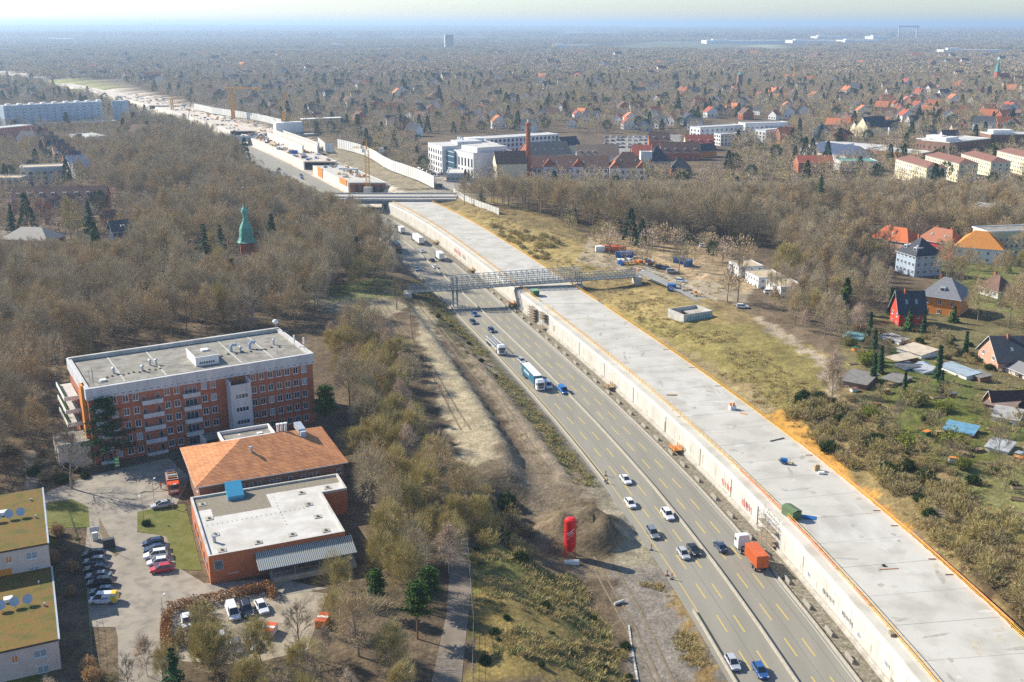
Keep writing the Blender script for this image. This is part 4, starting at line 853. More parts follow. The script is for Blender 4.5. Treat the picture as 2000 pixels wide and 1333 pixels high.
def win_mesh(w_, h_, fr=None, gl=None, mull=1, sill=True, tr=0):
    fr = fr or M_WFR; gl = gl or M_GLASS; k = (w_, h_, fr.name, gl.name, mull, sill, tr)
    if k in WM: return WM[k]
    b = MB(); f = min(.09, w_ * .09) if w_ < 3 else .1
    b.add([(-w_ / 2, -.015, 0), (w_ / 2, -.015, 0), (w_ / 2, -.015, h_), (-w_ / 2, -.015, h_)], [(0, 1, 2, 3)], gl)
    b.box(-w_ / 2, w_ / 2, -.07, 0, -.0, f, fr); b.box(-w_ / 2, w_ / 2, -.07, 0, h_ - f, h_, fr)
    for i in range(mull + 2): x = -w_ / 2 + f / 2 + (w_ - f) * i / (mull + 1); b.box(x - f / 2, x + f / 2, -.06, 0, f, h_ - f, fr)
    if tr: b.box(-w_ / 2, w_ / 2, -.06, 0, h_ * tr, h_ * tr + f, fr)
    if sill: b.box(-w_ / 2 - .1, w_ / 2 + .1, -.16, 0, -.08, -.002, fr)
    WM[k] = b.mesh("window"); return WM[k]
def wins(t, me, L, D, face, aa, zz, off=.02):
    for a in aa:
        for z in zz:
            if face == 'f': inst(me, "window", t, (a, -off, z), 0)
            elif face == 'l': inst(me, "window", t, (-off, a, z), -math.pi / 2)
            elif face == 'r': inst(me, "window", t, (L + off, a, z), math.pi / 2)
            elif face == 'b': inst(me, "window", t, (a, D + off, z), math.pi)
class Fr:
    "a house's frame surveyed from two roof corners at level z"
    def __init__(s, A, B, z, gz=GZ, L=None):
        a, b = P(*A, z), P(*B, z); s.L = L or (b - a).length; s.ang = math.atan2(b.y - a.y, b.x - a.x); s.o = Vector((a.x, a.y, gz)); s.H = z - gz
        s.u = Vector((math.cos(s.ang), math.sin(s.ang), 0)); s.n = Vector((-s.u.y, s.u.x, 0))
    def w(s, x, y, z=0): return s.o + s.u * x + s.n * y + Vector((0, 0, z))
    def own(s, D, r=2, y0=0):
        k = max(1, int(s.L // 7)); j = max(1, int(D // 7))
        for i in range(k):
            for q in range(j): p = s.w(s.L * (i + .5) / k, y0 + D * (q + .5) / j); clear(p.x, p.y, max(s.L / k, D / j) * .62 + r)
def gable(b, L, D, H, rise, rm, wm, ov=.5, axis='x', th=.18, hip=0.0):
    "pitched roof over LxD at height H, ridge along axis; hip = how far the ridge ends are pulled in"
    if axis == 'x': T = lambda x, y, z: (x, y, z)
    else: T = lambda x, y, z: (y, x, z); L, D = D, L
    s = rise / (D / 2); lo = H - ov * s
    flip = axis != 'x'
    def fc(vs, m, f):
        n = len(vs); ff = tuple(range(n)); b.add([T(*v) for v in vs], [ff[::-1] if (flip ^ f) else ff], m)
    x0, x1 = -ov, L + ov; h = hip
    if h > 0:
        r0, r1 = (h, H + rise), (L - h, H + rise)
        for dz, f in ((0, False), (-th, True)):
            fc([(x0, -ov, lo + dz), (x1, -ov, lo + dz), (r1[0], D / 2, r1[1] + dz), (r0[0], D / 2, r0[1] + dz)], rm, f)
            fc([(x1, D + ov, lo + dz), (x0, D + ov, lo + dz), (r0[0], D / 2, r0[1] + dz), (r1[0], D / 2, r1[1] + dz)], rm, f)
            fc([(x0, D + ov, lo + dz), (x0, -ov, lo + dz), (r0[0], D / 2, r0[1] + dz)], rm, f)
            fc([(x1, -ov, lo + dz), (x1, D + ov, lo + dz), (r1[0], D / 2, r1[1] + dz)], rm, f)
        per = [(x0, -ov), (x1, -ov), (x1, D + ov), (x0, D + ov)]
        for i in range(4): p, q = per[i], per[(i + 1) % 4]; fc([(p[0], p[1], lo - th), (q[0], q[1], lo - th), (q[0], q[1], lo), (p[0], p[1], lo)], M_WFR, False)
    else:
        for dz, f in ((th, False), (0, True)):
            fc([(x0, -ov, lo + dz), (x1, -ov, lo + dz), (x1, D / 2, H + rise + dz), (x0, D / 2, H + rise + dz)], rm, f)
            fc([(x1, D + ov, lo + dz), (x0, D + ov, lo + dz), (x0, D / 2, H + rise + dz), (x1, D / 2, H + rise + dz)], rm, f)
        for x, f in ((x0, True), (x1, False)):
            for ya, yb in ((-ov, D / 2), (D / 2, D + ov)):
                za = lo if ya < 0 else H + rise; zb = H + rise if yb <= D / 2 else lo
                fc([(x, ya, za), (x, yb, zb), (x, yb, zb + th), (x, ya, za + th)], M_WFR, f)
        fc([(x0, -ov, lo), (x1, -ov, lo), (x1, -ov, lo + th), (x0, -ov, lo + th)], M_WFR, False)
def gable_wall(b, L, D, H, rise, wm, axis='x'):
    for x, f in ((0, True), (L if axis == 'x' else D, False)):
        if axis == 'x': vs = [(x, 0, H), (x, D, H), (x, D / 2, H + rise)]
        else: vs = [(0, x, H), (L, x, H), (L / 2, x, H + rise)]; f = not f
        b.add(vs, [(2, 1, 0) if f else (0, 1, 2)], wm)
def house(name, label, cat, fr, D, wall, roof, rise=4, axis='x', hip=0, rows=(), nf=0, nl=0, nr=0, win=(1.1, 1.3), chim=1, group=None, dormers=0, sky=0, fmat=None, ov=.5, base=1.0, door=False, mull=1):
    t = thing(name, fr.o, fr.ang, label, cat, group); L, H = fr.L, fr.H; fr.own(D)
    b = MB(); b.box(0, L, 0, D, -base, H, wall)
    if not hip: gable_wall(b, L, D, H, rise, wall, axis)
    b.obj("wall", t); b = MB(); gable(b, L, D, H, rise, roof, wall, ov, axis, hip=hip); ro = b.obj("roof", t)
    me = win_mesh(win[0], win[1], fmat, None, mull)
    if nf: wins(t, me, L, D, 'f', [L * (i + .5) / nf for i in range(nf)], rows)
    if nl: wins(t, me, L, D, 'l', [D * (i + .5) / nl for i in range(nl)], rows)
    if nr: wins(t, me, L, D, 'r', [D * (i + .5) / nr for i in range(nr)], rows)
    for k in range(chim):
        c = MB(); x, y = (L * (.3 + .4 * k), D * .55) if axis == 'x' else (L * .55, D * (.3 + .4 * k)); c.box(x - .4, x + .4, y - .35, y + .35, H + rise * .5, H + rise + .9, M_BRICK, top=M_DK); c.obj("chimney", ro)
    if sky:
        sm = WM.setdefault("sky", None)
        for k in range(sky):
            c = MB(); 
            if axis == 'x':
                x = L * (k + .8) / (sky + .6); y = D * .22; z = H + rise * .44; s = rise / (D / 2)
                c.add([(x - .4, y - .5, z - .5 * s + .25), (x + .4, y - .5, z - .5 * s + .25), (x + .4, y + .5, z + .5 * s + .25), (x - .4, y + .5, z + .5 * s + .25)], [(0, 1, 2, 3)], M_GLC)
            else:
                y = D * (k + .8) / (sky + .6); x = L * .78; s = rise / (L / 2); z = H + (L - x) * s
                c.add([(x - .5, y - .4, z + .5 * s + .25), (x + .5, y - .4, z - .5 * s + .25), (x + .5, y + .4, z - .5 * s + .25), (x - .5, y + .4, z + .5 * s + .25)], [(0, 1, 2, 3)], M_GLC)
            c.obj("skylight", ro)
    for k in range(dormers):
        d = MB(); x = L * (k + .5) / dormers; y = D * .12; z = H + rise * .2; d.box(x - .9, x + .9, y, y + D * .25, z, z + 1.5, M_WHITE, top=M_ZINC); d.box(x - .7, x + .7, y - .05, y - .01, z + .35, z + 1.2, M_GLASS); d.obj("dormer", ro)
    if door:
        d = MB(); d.box(L * .5 - .55, L * .5 + .55, -.08, -.01, 0, 2.1, M_DFR); d.obj("door", t)
    return t
def flat(name, label, cat, fr, D, wall, roof=None, rows=(), nf=0, nl=0, nr=0, win=(1.4, 1.5), fmat=None, gl=None, par=.5, group=None, mull=1, parts=None, fa=None, la=None, ra=None, y0=0, base=1.0):
    t = thing(name, fr.o, fr.ang, label, cat, group); L, H = fr.L, fr.H; fr.own(D)
    b = MB(); b.box(0, L, 0, D, -base, H - par, wall); b.obj("wall", t)
    b = MB(); w_ = .35
    for x0, x1, y0_, y1_ in ((-.05, L + .05, -.05, w_), (-.05, L + .05, D - w_, D + .05), (-.05, w_, w_, D - w_), (L - w_, L + .05, w_, D - w_)): b.box(x0, x1, y0_, y1_, H - par - .15, H, M_WHITE if wall is not M_WHITE else M_PANEL)
    b.obj("parapet", t); b = MB(); b.box(w_, L - w_, w_, D - w_, H - par, H - par + .05, roof or M_FELT); b.obj("roof", t)
    me = win_mesh(win[0], win[1], fmat, gl, mull)
    wins(t, me, L, D, 'f', fa if fa is not None else [L * (i + .5) / nf for i in range(nf)], rows)
    wins(t, me, L, D, 'l', la if la is not None else [D * (i + .5) / nl for i in range(nl)], rows)
    wins(t, me, L, D, 'r', ra if ra is not None else [D * (i + .5) / nr for i in range(nr)], rows)
    return t
def roofbox(t, x0, x1, y0, y1, z0, z1, m, name="roof_unit", top=None): b = MB(); b.box(x0, x1, y0, y1, z0, z1, m, top=top); return b.obj(name, t)
# ================================================================ the brick clinic
def clinic():
    fr = Fr((168.7, 760), (609, 690), 24.8); L, D, H = fr.L, 26.8, fr.H; fr.own(D, 3)
    t = thing("brick_clinic", fr.o, fr.ang, "five storey red brick clinic with white fascia band and flat felt roof", "clinic")
    b = MB(); b.box(0, L, 0, D, -1, 16.0, M_BRICK); b.obj("wall", t)
    b = MB(); o = .35
    for x0, x1, y0, y1 in ((-o, L + o, -o, 0), (-o, L + o, D, D + o), (-o, 0, 0, D), (L, L + o, 0, D)): b.box(x0, x1, y0, y1, 16.0, H, M_PANEL)
    sl_ = mat("vent slot", (.10, .12, .14), rough=.8)
    for k in range(34): x = 1 + k * 1.6; b.box(x, x + .75, -o - .02, -o + .0, 16.45, 16.6, sl_)
    for k in range(1, 8): x = L * k / 8; b.box(x - .02, x + .02, -o - .01, -o, 16.0, H, mat("panel joint", (.30, .31, .32)))
    b.obj("fascia", t)
    b = MB(); rz = H - .75; b.box(0, L, 0, D, 15.99, rz, M_FELT)
    for x0, x1, y0, y1 in ((0.0, L, 0.0, .7), (0.0, L, D - .9, D), (0, .7, .7, D - .9), (L - .7, L, .7, D - .9)): b.box(x0, x1, y0, y1, rz, H + (.25 if y0 > 5 else -.02), M_CONC)
    for x in (9, 18.5, 37, 45): b.box(x, x + .25, 1.5, D - 1.5, rz, rz + .06, M_FELTL)
    b.box(.8, L - .8, 2.3, 2.6, rz, rz + .35, M_CONC2)
    ro = b.obj("roof", t)
    b = MB(); b.box(26.5, 32.2, 6, 15, rz, rz + 2.2, M_WHITE, top=M_FELT); b.box(26.3, 32.4, 5.8, 6.1, rz + 2.2, rz + 2.35, M_WFR); b.box(26.3, 26.6, 6.1, 15, rz + 2.2, rz + 2.35, M_WFR); b.obj("penthouse", ro)
    b = MB()
    for k in range(7): b.box(27.4 + k * .55, 27.8 + k * .55, 5.95, 5.98, rz + .5, rz + 1.0, MATS["dark spray paint"])
    b.obj("graffiti", ro)
    roofbox(ro, 29.3, 31.0, 10.5, 12.2, rz + 2.2, rz + 2.6, M_WHITE, "skylight"); roofbox(ro, 4.0, 5.3, 5.5, 6.8, rz, rz + .45, M_WHITE, "skylight")
    for x, y in ((8, 11), (17, 13), (18.4, 12.6), (14.4, 9.2), (39.6, 12.5), (49, 14.5)): b = MB(); b.lathe([(.28, rz), (.28, rz + 1.1), (.45, rz + 1.15), (.45, rz + 1.4), (.05, rz + 1.6)], M_ZINC, 8, (x, y)); b.obj("roof_vent", ro)
    for x in (37.5, 42.4):
        b = MB(); pts = [(x, 14, rz), (x, 14, rz + 1.3), (x + .3, 14, rz + 1.75), (x + .9, 14, rz + 1.9), (x + 1.4, 14, rz + 1.5)]
        for p, q in zip(pts, pts[1:]): b.tube(p, q, .42, .42, M_BLUEG, 8, True)
        b.obj("vent_pipe", ro)
    for k in range(11): roofbox(ro, 5.8 + k * 1.25, 6.2 + k * 1.25, 8.2 + (k % 3) * .4, 8.6 + (k % 3) * .4, rz, rz + .25, M_DK, "vent_cap")
    for k in range(9): roofbox(ro, 34 + k * 1.9, 34.5 + k * 1.9, 11 + (k % 2) * .8, 11.5 + (k % 2) * .8, rz, rz + .25, M_DK, "vent_cap")
    for x, y, h in ((2.2, 4.5, 4.2), (2.6, 6.5, 3.2), (2.0, 8.3, 2.6), (47.0, 5.4, 3.4), (52.6, 8.5, 3.6), (53.8, 4.5, 3.8)):
        b = MB(); b.tube((x, y, rz), (x, y, rz + h), .06, .05, M_STEEL, 5)
        if x > 50: b.box(x - .18, x + .18, y - .15, y + .15, rz + h - 1.8, rz + h, M_WHITE)
        else: b.tube((x - .5, y, rz + h * .8), (x + .5, y, rz + h * .8), .03, .03, M_STEEL, 4)
        b.obj("antenna_mast", ro)
    b = MB(); b.tube((53.2, D - 1.5, rz), (53.2, D - 1.5, rz + 2.6), .09, .09, M_STEEL, 6); b.lathe([(.05, rz + 2.4), (.7, rz + 2.7), (.85, rz + 3.2), (.5, rz + 3.6), (.05, rz + 3.8)], M_WHITE, 10, (53.2, D - 1.5)); b.obj("radar_dish", ro)
    zs = [15.3 - 1.25 - 3.28 * k for k in range(5)]
    me = win_mesh(1.35, 1.75, None, None, 1); mc = win_mesh(1.35, 1.75, None, M_GLC, 1)
    cols = [5.6, 8.2, 10.5, 17.7, 19.9, 26.5, 28.7, 38.7, 40.8, 43.0, 45.2, 47.4, 49.6, 51.8]; r = random.Random(4)
    for a in cols:
        for z in zs: inst(mc if r.random() < .16 else me, "window", t, (a, -.02, z))
    for a in (3, 7, 11.5, 16, 20.5):
        for z in zs: inst(me, "window", t, (L + .02, a, z), math.pi / 2)
    bay_c = win_mesh(2.9, 1.9, M_BLUEG, None, 2)
    for x0, x1, blue in ((11.7, 16.5, 0), (21.2, 25.3, 1), (1.2, 4.4, 0)):
        for k, z in enumerate(zs):
            b = MB(); zz = z - .95
            b.box(x0, x1, -1.25, -.002, zz - .12, zz + .02, M_CONC); b.box(x0, x1, -1.27, -1.15, zz - .25, zz + .85, M_PANEL); b.box(x0, x0 + .1, -1.15, -.002, zz + .02, zz + .8, M_PANEL); b.box(x1 - .1, x1, -1.15, -.002, zz + .02, zz + .8, M_PANEL)
            b.tube((x0, -1.2, zz + 1.08), (x1, -1.2, zz + 1.08), .03, .03, M_STEEL, 4); ba = b.obj("balcony", t)
            if blue: inst(bay_c, "window", t, ((x0 + x1) / 2, -.02, zz + .35))
            else:
                inst(win_mesh(.9, 2.1, M_BLUEG, None, 0, False), "balcony_door", t, (x1 - .9, -.02, zz + .05)); inst(win_mesh(.7, 1.9, M_BLUEG, None, 0, False), "balcony_door", t, (x0 + .6, -.02, zz + .05))
    # left end terraces
    for k, z in enumerate([13.2, 9.9, 6.6]):
        b = MB(); b.box(-3.6, -.36, 11, 24, z - .2, z, M_CONC); b.box(-3.75, -3.6, 11, 24, z - .2, z + .8, M_WHITE); b.box(-3.6, -.36, 10.85, 11, z - .2, z + .8, M_WHITE); te = b.obj("terrace", t)
        b = MB(); b.box(-3.58, -3.1, 11.3, 23.5, z + .0, z + .75, M_IVY); b.obj("planter", te)
    b = MB(); b.box(-.9, 0, 2.5, 5.2, -1, H, M_ORR); b.box(-.6, 0, 7.6, 9, -1, 16, M_ORR); b.obj("end_wall", t)
    b = MB(); b.box(-7.5, -.5, 1.2, 9.5, -1, 5.8, M_BEIGE, top=M_FELT); b.box(-7.7, -.5, .98, 1.2, 5.3, 6.0, M_CONC); b.obj("annex", t)
    # stair tower in front
    b = MB(); x0, x1, y0 = 31.8, 36.9, -3.9; zt = 15.0
    b.box(x0, x1, y0, -.36, -1, zt - 1.0, M_PANEL); b.box(x0, x1, y0, y0 + .3, zt - 1, zt, M_PANEL); b.box(x0, x0 + .3, y0 + .3, -.36, zt - 1, zt + .8, M_PANEL); b.box(x1 - .3, x1, y0 + .3, -.36, zt - 1, zt + .8, M_PANEL); b.box(x0 + .3, x1 - .3, y0 + .3, -.36, zt - .98, zt - .9, M_DK); tw = b.obj("stair_tower", t)
    for z in (11.4, 8.0, 4.7, 1.6): inst(win_mesh(3.2, 1.25, None, None, 3), "window", tw, ((x0 + x1) / 2 + .1, y0 - .02, z))
    b = MB(); b.box(24.5, 31.7, -5.5, -.36, 2.4, 2.9, M_DK, top=M_FELT); b.box(24.3, 24.6, -5.7, -.36, 0, 3.2, M_WHITE); b.obj("porch", t)
clinic()
def hall_group():
    # tiled annex with hipped roof
    fr = Fr((381, 953), (680, 903), 13.0); L, D, H = fr.L, 23.6, 7.0; fr.own(D, 1)
    t = thing("tiled_annex", fr.o, fr.ang, "brick annex under a big hipped roof of weathered orange tiles", "annex building")
    b = MB(); b.box(.9, L - .9, .9, D - .9, -1, H - .15, M_BRICKB); b.obj("wall", t); b = MB(); gable(b, L, D, H, 4.6, M_TILE, M_BRICKB, .02, 'x', hip=11.8); ro = b.obj("roof", t)
    me = win_mesh(.95, 1.25, None, None, 0, True, .6)
    for a in (9.7, 11.6, 13.3, 15.9, 17.4, 20.0, 22.8, 24.4, 26.0, 30.6): inst(me, "window", t, (a, .88, 4.3))
    for a in (4, 8, 12, 16, 20): inst(me, "window", t, (.88, a, 4.3), -math.pi / 2)
    for x, y in ((13.2, 7.5),): b = MB(); zz = H + 4.6 * y / (D / 2); b.lathe([(.3, zz - .4), (.3, zz + .9), (.42, zz + .95), (.42, zz + 1.2), (.05, zz + 1.3)], M_ZINC, 8, (x, y)); b.obj("roof_vent", ro)
    b = MB(); zz = H + 3.2; b.box(24.8, 26.4, 12.5, 17.5, zz, zz + 1.2, M_ZINC); b.box(25, 26.2, 11.4, 12.5, zz - .6, zz + .9, M_BLUEG); b.obj("roof_duct", ro)
    for k in range(3): b = MB(); b.lathe([(.32, H + 3.8), (.32, H + 5.4), (.45, H + 5.45), (.45, H + 5.7)], M_WHITE, 8, (20.6 + k * .85, 14.6)); b.obj("roof_vent", ro)
    # flat link block
    lf = Fr((436, 862), (537, 845), 14.0); b = MB(); bo = thing("flat_annex", lf.o, lf.ang, "small flat roofed link block between clinic and tiled annex", "annex building"); b.box(0, lf.L, 0, 6.3, -1, 7.2, M_BRICKO); b.obj("wall", bo)
    b = MB(); b.box(.3, lf.L - .3, .3, 6.0, 7.2, 7.26, M_FELT)
    for q in ((-.1, lf.L + .1, -.1, .3), (-.1, lf.L + .1, 6.0, 6.4), (-.1, .3, .3, 6), (lf.L - .3, lf.L + .1, .3, 6)): b.box(*q, 7.2, 8.0, M_WHITE)
    rr = b.obj("roof", bo); roofbox(rr, 8.4, 9.6, 2.4, 3.4, 7.26, 7.5, M_WHITE, "skylight")
    b = MB(); b.lathe([(.18, 7.2), (.18, 8.1), (.28, 8.15), (.28, 8.4)], M_WHITE, 8, (4, 1.5)); b.obj("roof_vent", rr)
    # orange rendered hall with pale roof
    fr = Fr((407, 1087), (674, 1038), 11.8); L, H = fr.L, fr.H; fr.own(27, 1)
    t = thing("orange_hall", fr.o, fr.ang, "flat roofed orange hall with pale roof membrane and striped loading canopy", "hall building")
    W1 = mat("orange plaster", (.46, .155, .065), (.52, .18, .075), sc=.5, rough=.9)
    poly = [(0, 0), (L, 0), (L, 19.2), (L + 5.3, 19.2), (L + 5.3, 27.3), (0, 27.3)]
    b = MB(); b.prism(poly, -1, H - .5, W1); b.obj("wall", t)
    b = MB(); inner = [(.45, .45), (L - .45, .45), (L - .45, 19.65), (L + 4.85, 19.65), (L + 4.85, 26.9), (.45, 26.9)]
    b.prism(inner, H - .5, H - .42, M_FELTL); b.box(.46, 14.7, 21.0, 26.89, H - .42, H - .40, M_GRAVR); b.box(14.7, L + 4.8, 23.6, 26.88, H - .42, H - .39, M_GRAVR); b.box(3.2, 14.7, 17.0, 21.0, H - .42, H - .40, M_GRAVR)
    ro = b.obj("roof", t); b = MB()
    for i in range(6):
        (ax, ay), (bx_, by) = poly[i], poly[(i + 1) % 6]; (cx, cy), (dx, dy) = inner[i], inner[(i + 1) % 6]
        b.add([(ax, ay, H), (bx_, by, H), (dx, dy, H), (cx, cy, H)], [(0, 1, 2, 3)], M_CONC); b.add([(cx, cy, H), (dx, dy, H), (dx, dy, H - .5), (cx, cy, H - .5)], [(0, 1, 2, 3)], M_CONC); b.add([(ax, ay, H - .5), (bx_, by, H - .5), (bx_, by, H), (ax, ay, H)], [(0, 1, 2, 3)], W1 if i in (0,) else M_CONC)
    b.obj("parapet", ro)
    for x, y in ((2.7, 2.1), (2.4, 9.1), (9.4, 2.7), (16, 3.3), (22.3, 2.5), (22.2, 9.0), (21.8, 15.3), (21.6, 21.3), (27.2, 21.8), (1.9, 23.6), (2.3, 16.5)):
        b = MB(); b.box(x - .75, x + .75, y - .75, y + .75, H - .42, H - .28, M_CONC2); b.box(x - .25, x + .25, y - .25, y + .25, H - .28, H - .05, mat("skylight frame", (.2, .18, .13))); b.obj("roof_hatch", ro)
    b = MB(); b.lathe([(.32, H - .42), (.32, H + .8), (.4, H + .85), (.4, H + 1.0)], M_ZINC, 8, (1.9, 6.0)); b.obj("roof_vent", ro)
    b = MB(); b.add([(7.0, 23.2, H + .5), (10.3, 23.2, H + .5), (10.3, 27.2, H + 2.2), (7.0, 27.2, H + 2.2), (7.0, 23.2, H - .4), (10.3, 23.2, H - .4), (10.3, 27.2, H - .4), (7.0, 27.2, H - .4)], [(0, 1, 2, 3), (4, 5, 1, 0), (5, 6, 2, 1), (7, 4, 0, 3)], mat("blue glazing", (.07, .33, .50), rough=.15, spec=.8)); b.obj("glass_skylight", ro)
    b = MB(); r = random.Random(2)
    for k in range(22): x = 1.5 + k * .95; b.box(x, x + .1, 13.5 + .02 * k, 13.6 + .02 * k, H - .42, H - .3, M_DK)
    for k in range(10): y = 8 + k * 1.5; b.box(15.8, 15.9, y, y + .1, H - .42, H - .3, M_DK)
    b.obj("roof_fixing", ro)
    # striped canopy
    b = MB(); c0, c1 = 8.2, 26.6; st = mat("canopy sheet pale", (.68, .65, .54), rough=.6); st2 = mat("canopy sheet dark", (.12, .14, .14), rough=.6); n = 50
    for k in range(n):
        xa = c0 + (c1 - c0) * k / n; xb = c0 + (c1 - c0) * (k + 1) / n; m_ = (xa + xb) / 2
        b.add([(xa, -4.6, 3.3), (m_, -4.6, 3.42), (m_, -.02, 4.92), (xa, -.02, 4.8)], [(0, 1, 2, 3)], st2); b.add([(m_, -4.6, 3.42), (xb, -4.6, 3.3), (xb, -.02, 4.8), (m_, -.02, 4.92)], [(0, 1, 2, 3)], st)
    b.box(c0, c1, -4.7, -4.6, 3.1, 3.4, M_DFR)
    ca = b.obj("canopy", t)
    for x in (10.5, 14.8, 19.4, 24.4): b = MB(); b.tube((x, -4.2, -.5), (x, -4.2, 3.3), .09, .09, M_STEEL, 6); b.obj("canopy_post", ca)
    b = MB(); b.box(10.6, 26.4, -4.3, -.02, -1, 1.1, M_CONC2); b.tube((10.6, -4.2, 2.1), (26.4, -4.2, 2.1), .03, .03, M_STEEL, 4); b.obj("loading_dock", t)
    inst(win_mesh(1.6, 1.9, M_ZINC, M_GLB, 0, False), "window", t, (1.7, -.02, 2.7))
    for x, w_ in ((13.6, 2.2), (16.6, 1.5), (20.3, 1.9), (24, 1.2)): inst(win_mesh(w_, 2.0, M_DFR, None, 1, False), "window", t, (x, -.02, 1.4))
    for k, y in enumerate((3.5, 8, 12.5, 17, 21)): inst(win_mesh(1.7, 2.2, M_ZINC, None, 1, False), "window", t, (-.02, y, 1.0), -math.pi / 2)
    b = MB(); b.box(11.8, 12.6, -.12, -.02, 1.3, 2.0, M_REDR); b.obj("wall_box", t)
    b = MB(); b.box(3.2, 5.2, -.06, -.02, 1.5, 1.6, M_WHITE); b.box(8.4, 10.2, -.06, -.02, 1.9, 2.0, M_WHITE); b.obj("wall_rail", t)
hall_group()
def green_roofs():
    fr = Fr((0, 1080), (92, 1063), 16.0); X0 = -24
    for k, (y0, y1, z, lab) in enumerate(((0, 25.6, 10.0, "pink beige block of flats with the higher moss covered roof"), (-25.6, -.05, 5.2, "pink beige block of flats with the lower moss covered roof"))):
        o = fr.w(7.6, y0); t = thing("green_roof_flats", o, fr.ang, lab, "apartment block"); D = y1 - y0
        for i in range(5): p = fr.w(-24 + i * 7, y0 + D / 2); clear(p.x, p.y, 12)
        W1 = mat("pinkish render", (.60, .50, .43), (.66, .56, .49), sc=.5, rough=.9)
        b = MB(); b.box(X0, 0, 0, D, -12, z, W1); b.obj("wall", t)
        b = MB(); b.box(X0, .3, -.3, D, z, z + .12, M_DFR); b.box(X0, .12, -.12, D - .02, z + .12, z + .26, M_SEDUM); b.box(.12, .4, -.3, D, z + .12, z + .36, M_ZINC)
        ro = b.obj("roof", t)
        for i, (x, y) in enumerate(((-8.0, 13.0), (-5.9, 13.2), (-3.9, 13.2), (-12.6, 10.5))):
            dd = MB(); dd.tube((x, y, z + .2), (x, y, z + 1.0), .05, .05, M_STEEL, 5); A = Vector((x, y, z + 1.35)); nrm = Vector((.35, -.85, .38)).normalized(); a = nrm.orthogonal().normalized(); c = nrm.cross(a)
            for rr, q in ((.85, 0), (.45, -.14)):
                pass
            rim = [A + (a * math.cos(j * math.pi / 6) + c * math.sin(j * math.pi / 6)) * .85 for j in range(12)]; ins = [A - nrm * .15 + (a * math.cos(j * math.pi / 6) + c * math.sin(j * math.pi / 6)) * .45 for j in range(12)]
            dd.add(rim + ins, [(j, (j + 1) % 12, 12 + (j + 1) % 12, 12 + j) for j in range(12)] + [tuple(range(12, 24))], M_BLUEG); dd.tube(A - nrm * .15, A + nrm * .7, .03, .03, M_STEEL, 4); dd.obj("satellite_dish", ro)
        roofbox(ro, -7.6, -6.2, 15.2, 16.5, z + .2, z + .9, M_WHITE, "skylight"); roofbox(ro, -1.6, -1.3, 11.5, 11.8, z + .2, z + .8, M_ZINC, "roof_vent"); roofbox(ro, -2.2, -1.9, 20, 20.3, z + .2, z + .7, M_ZINC, "roof_vent")
        for x, w_, zz, f_ in ((-2.7, 1.9, z - 2.3, M_GLC), (-6.4, 1.0, z - 2.3, M_ORP), (-2.6, 1.7, z - 5.2, M_GLC), (-9.4, 1.0, z - 5.2, M_GLASS)): inst(win_mesh(w_, 1.35, None, f_, 1), "window", t, (x, -.02, zz))
        if k == 0: b = MB(); b.box(-9, -6.2, -.06, -.02, 5.3, 6.7, M_ORP); b.obj("facade_panel", t)
green_roofs()
# ================================================================ other buildings, near to far
def hA(*a, **k): return house(*a, **k)
R3 = (1.0, 4.0, 7.0)
# right: villas beside the allotments
house("villa", "orange brick villa under a hipped grey roof with a wide dormer", "villa", Fr((1800, 572), (1863, 581), 13.6, 6, L=13), 14, M_ORR, mat("grey roof sheet", (.17, .175, .185), (.21, .215, .22), sc=1, rough=.6), 5.2, hip=5.2, rows=(1.0, 4.3), nf=3, nr=3, nl=3, win=(1.1, 1.6), dormers=1, ov=.9)
house("gabled_house", "bright red house with steep navy roof left of the orange villa", "house", Fr((1741, 596), (1762, 612), 12.5, 6, L=8.5), 8.5, M_REDR, M_TILEN, 6.0, axis='y', rows=(1.0, 4.0), nf=2, nl=2, nr=2, ov=.8, sky=2)
house("apartment_house", "large bluish apartment house with navy hipped roof behind bare trees", "apartment house", Fr((1752, 488), (1790, 500), 15, 6, L=12.5), 13, M_BLUEG, M_TILEN, 6, hip=6, rows=(1.2, 4.2, 7.2), nf=5, nr=4, win=(1.3, 1.5), sky=2, dormers=2)
house("tiled_house", "house with bright orange red roof left of the navy roofed block", "house", Fr((1702, 462), (1752, 470), 12, 6, L=18), 11, M_PINKR, mat("bright orange tiles", (.62, .17, .05), (.52, .13, .05), sc=1.5, rough=.8), 5, hip=4, rows=R3[:2], nf=4, sky=1)
house("tiled_house", "red walled house with brown tiled roof and two chimneys", "house", Fr((1792, 465), (1842, 474), 13, 6, L=17), 12, M_REDR, mat("brown orange tiles", (.40, .17, .09), (.34, .13, .07), sc=1.5, rough=.8), 5, hip=4, rows=R3[:2], nf=4, nr=3, chim=2, sky=2)
house("tiled_house", "white walled villa with glowing orange hipped roof", "villa", Fr((1866, 480), (1918, 484), 13, 6, L=19), 14, M_WHITE, mat("vivid orange tiles", (.62, .26, .05), (.50, .20, .05), sc=1.5, rough=.8), 6, hip=7, rows=R3[:2], nf=5, nl=3)
flat("pale_flats", "pale green block of flats at the right edge", "apartment block", Fr((1930, 452), (2040, 448), 18, 6), 12, M_PGREEN, rows=(1.2, 4.1, 7.0), nf=10, nl=3, fmat=M_WFR)
flat("grey_flats", "tall greyish house glimpsed between bare trees of the right wood", "apartment house", Fr((1902, 402), (1935, 405), 19, 6), 12, M_BEIGE, rows=(1.2, 4.1, 7.0, 10), nf=4, nl=3)
house("brick_house", "pink brick house with big navy roof and bay window", "house", Fr((1912, 680), (1966, 716), 11.2, 7, L=13), 16, M_BRICKP, M_TILEN, 5.6, axis='y', rows=(.8, 3.4), nf=2, win=(1.4, 1.3), ov=.7, sky=2)
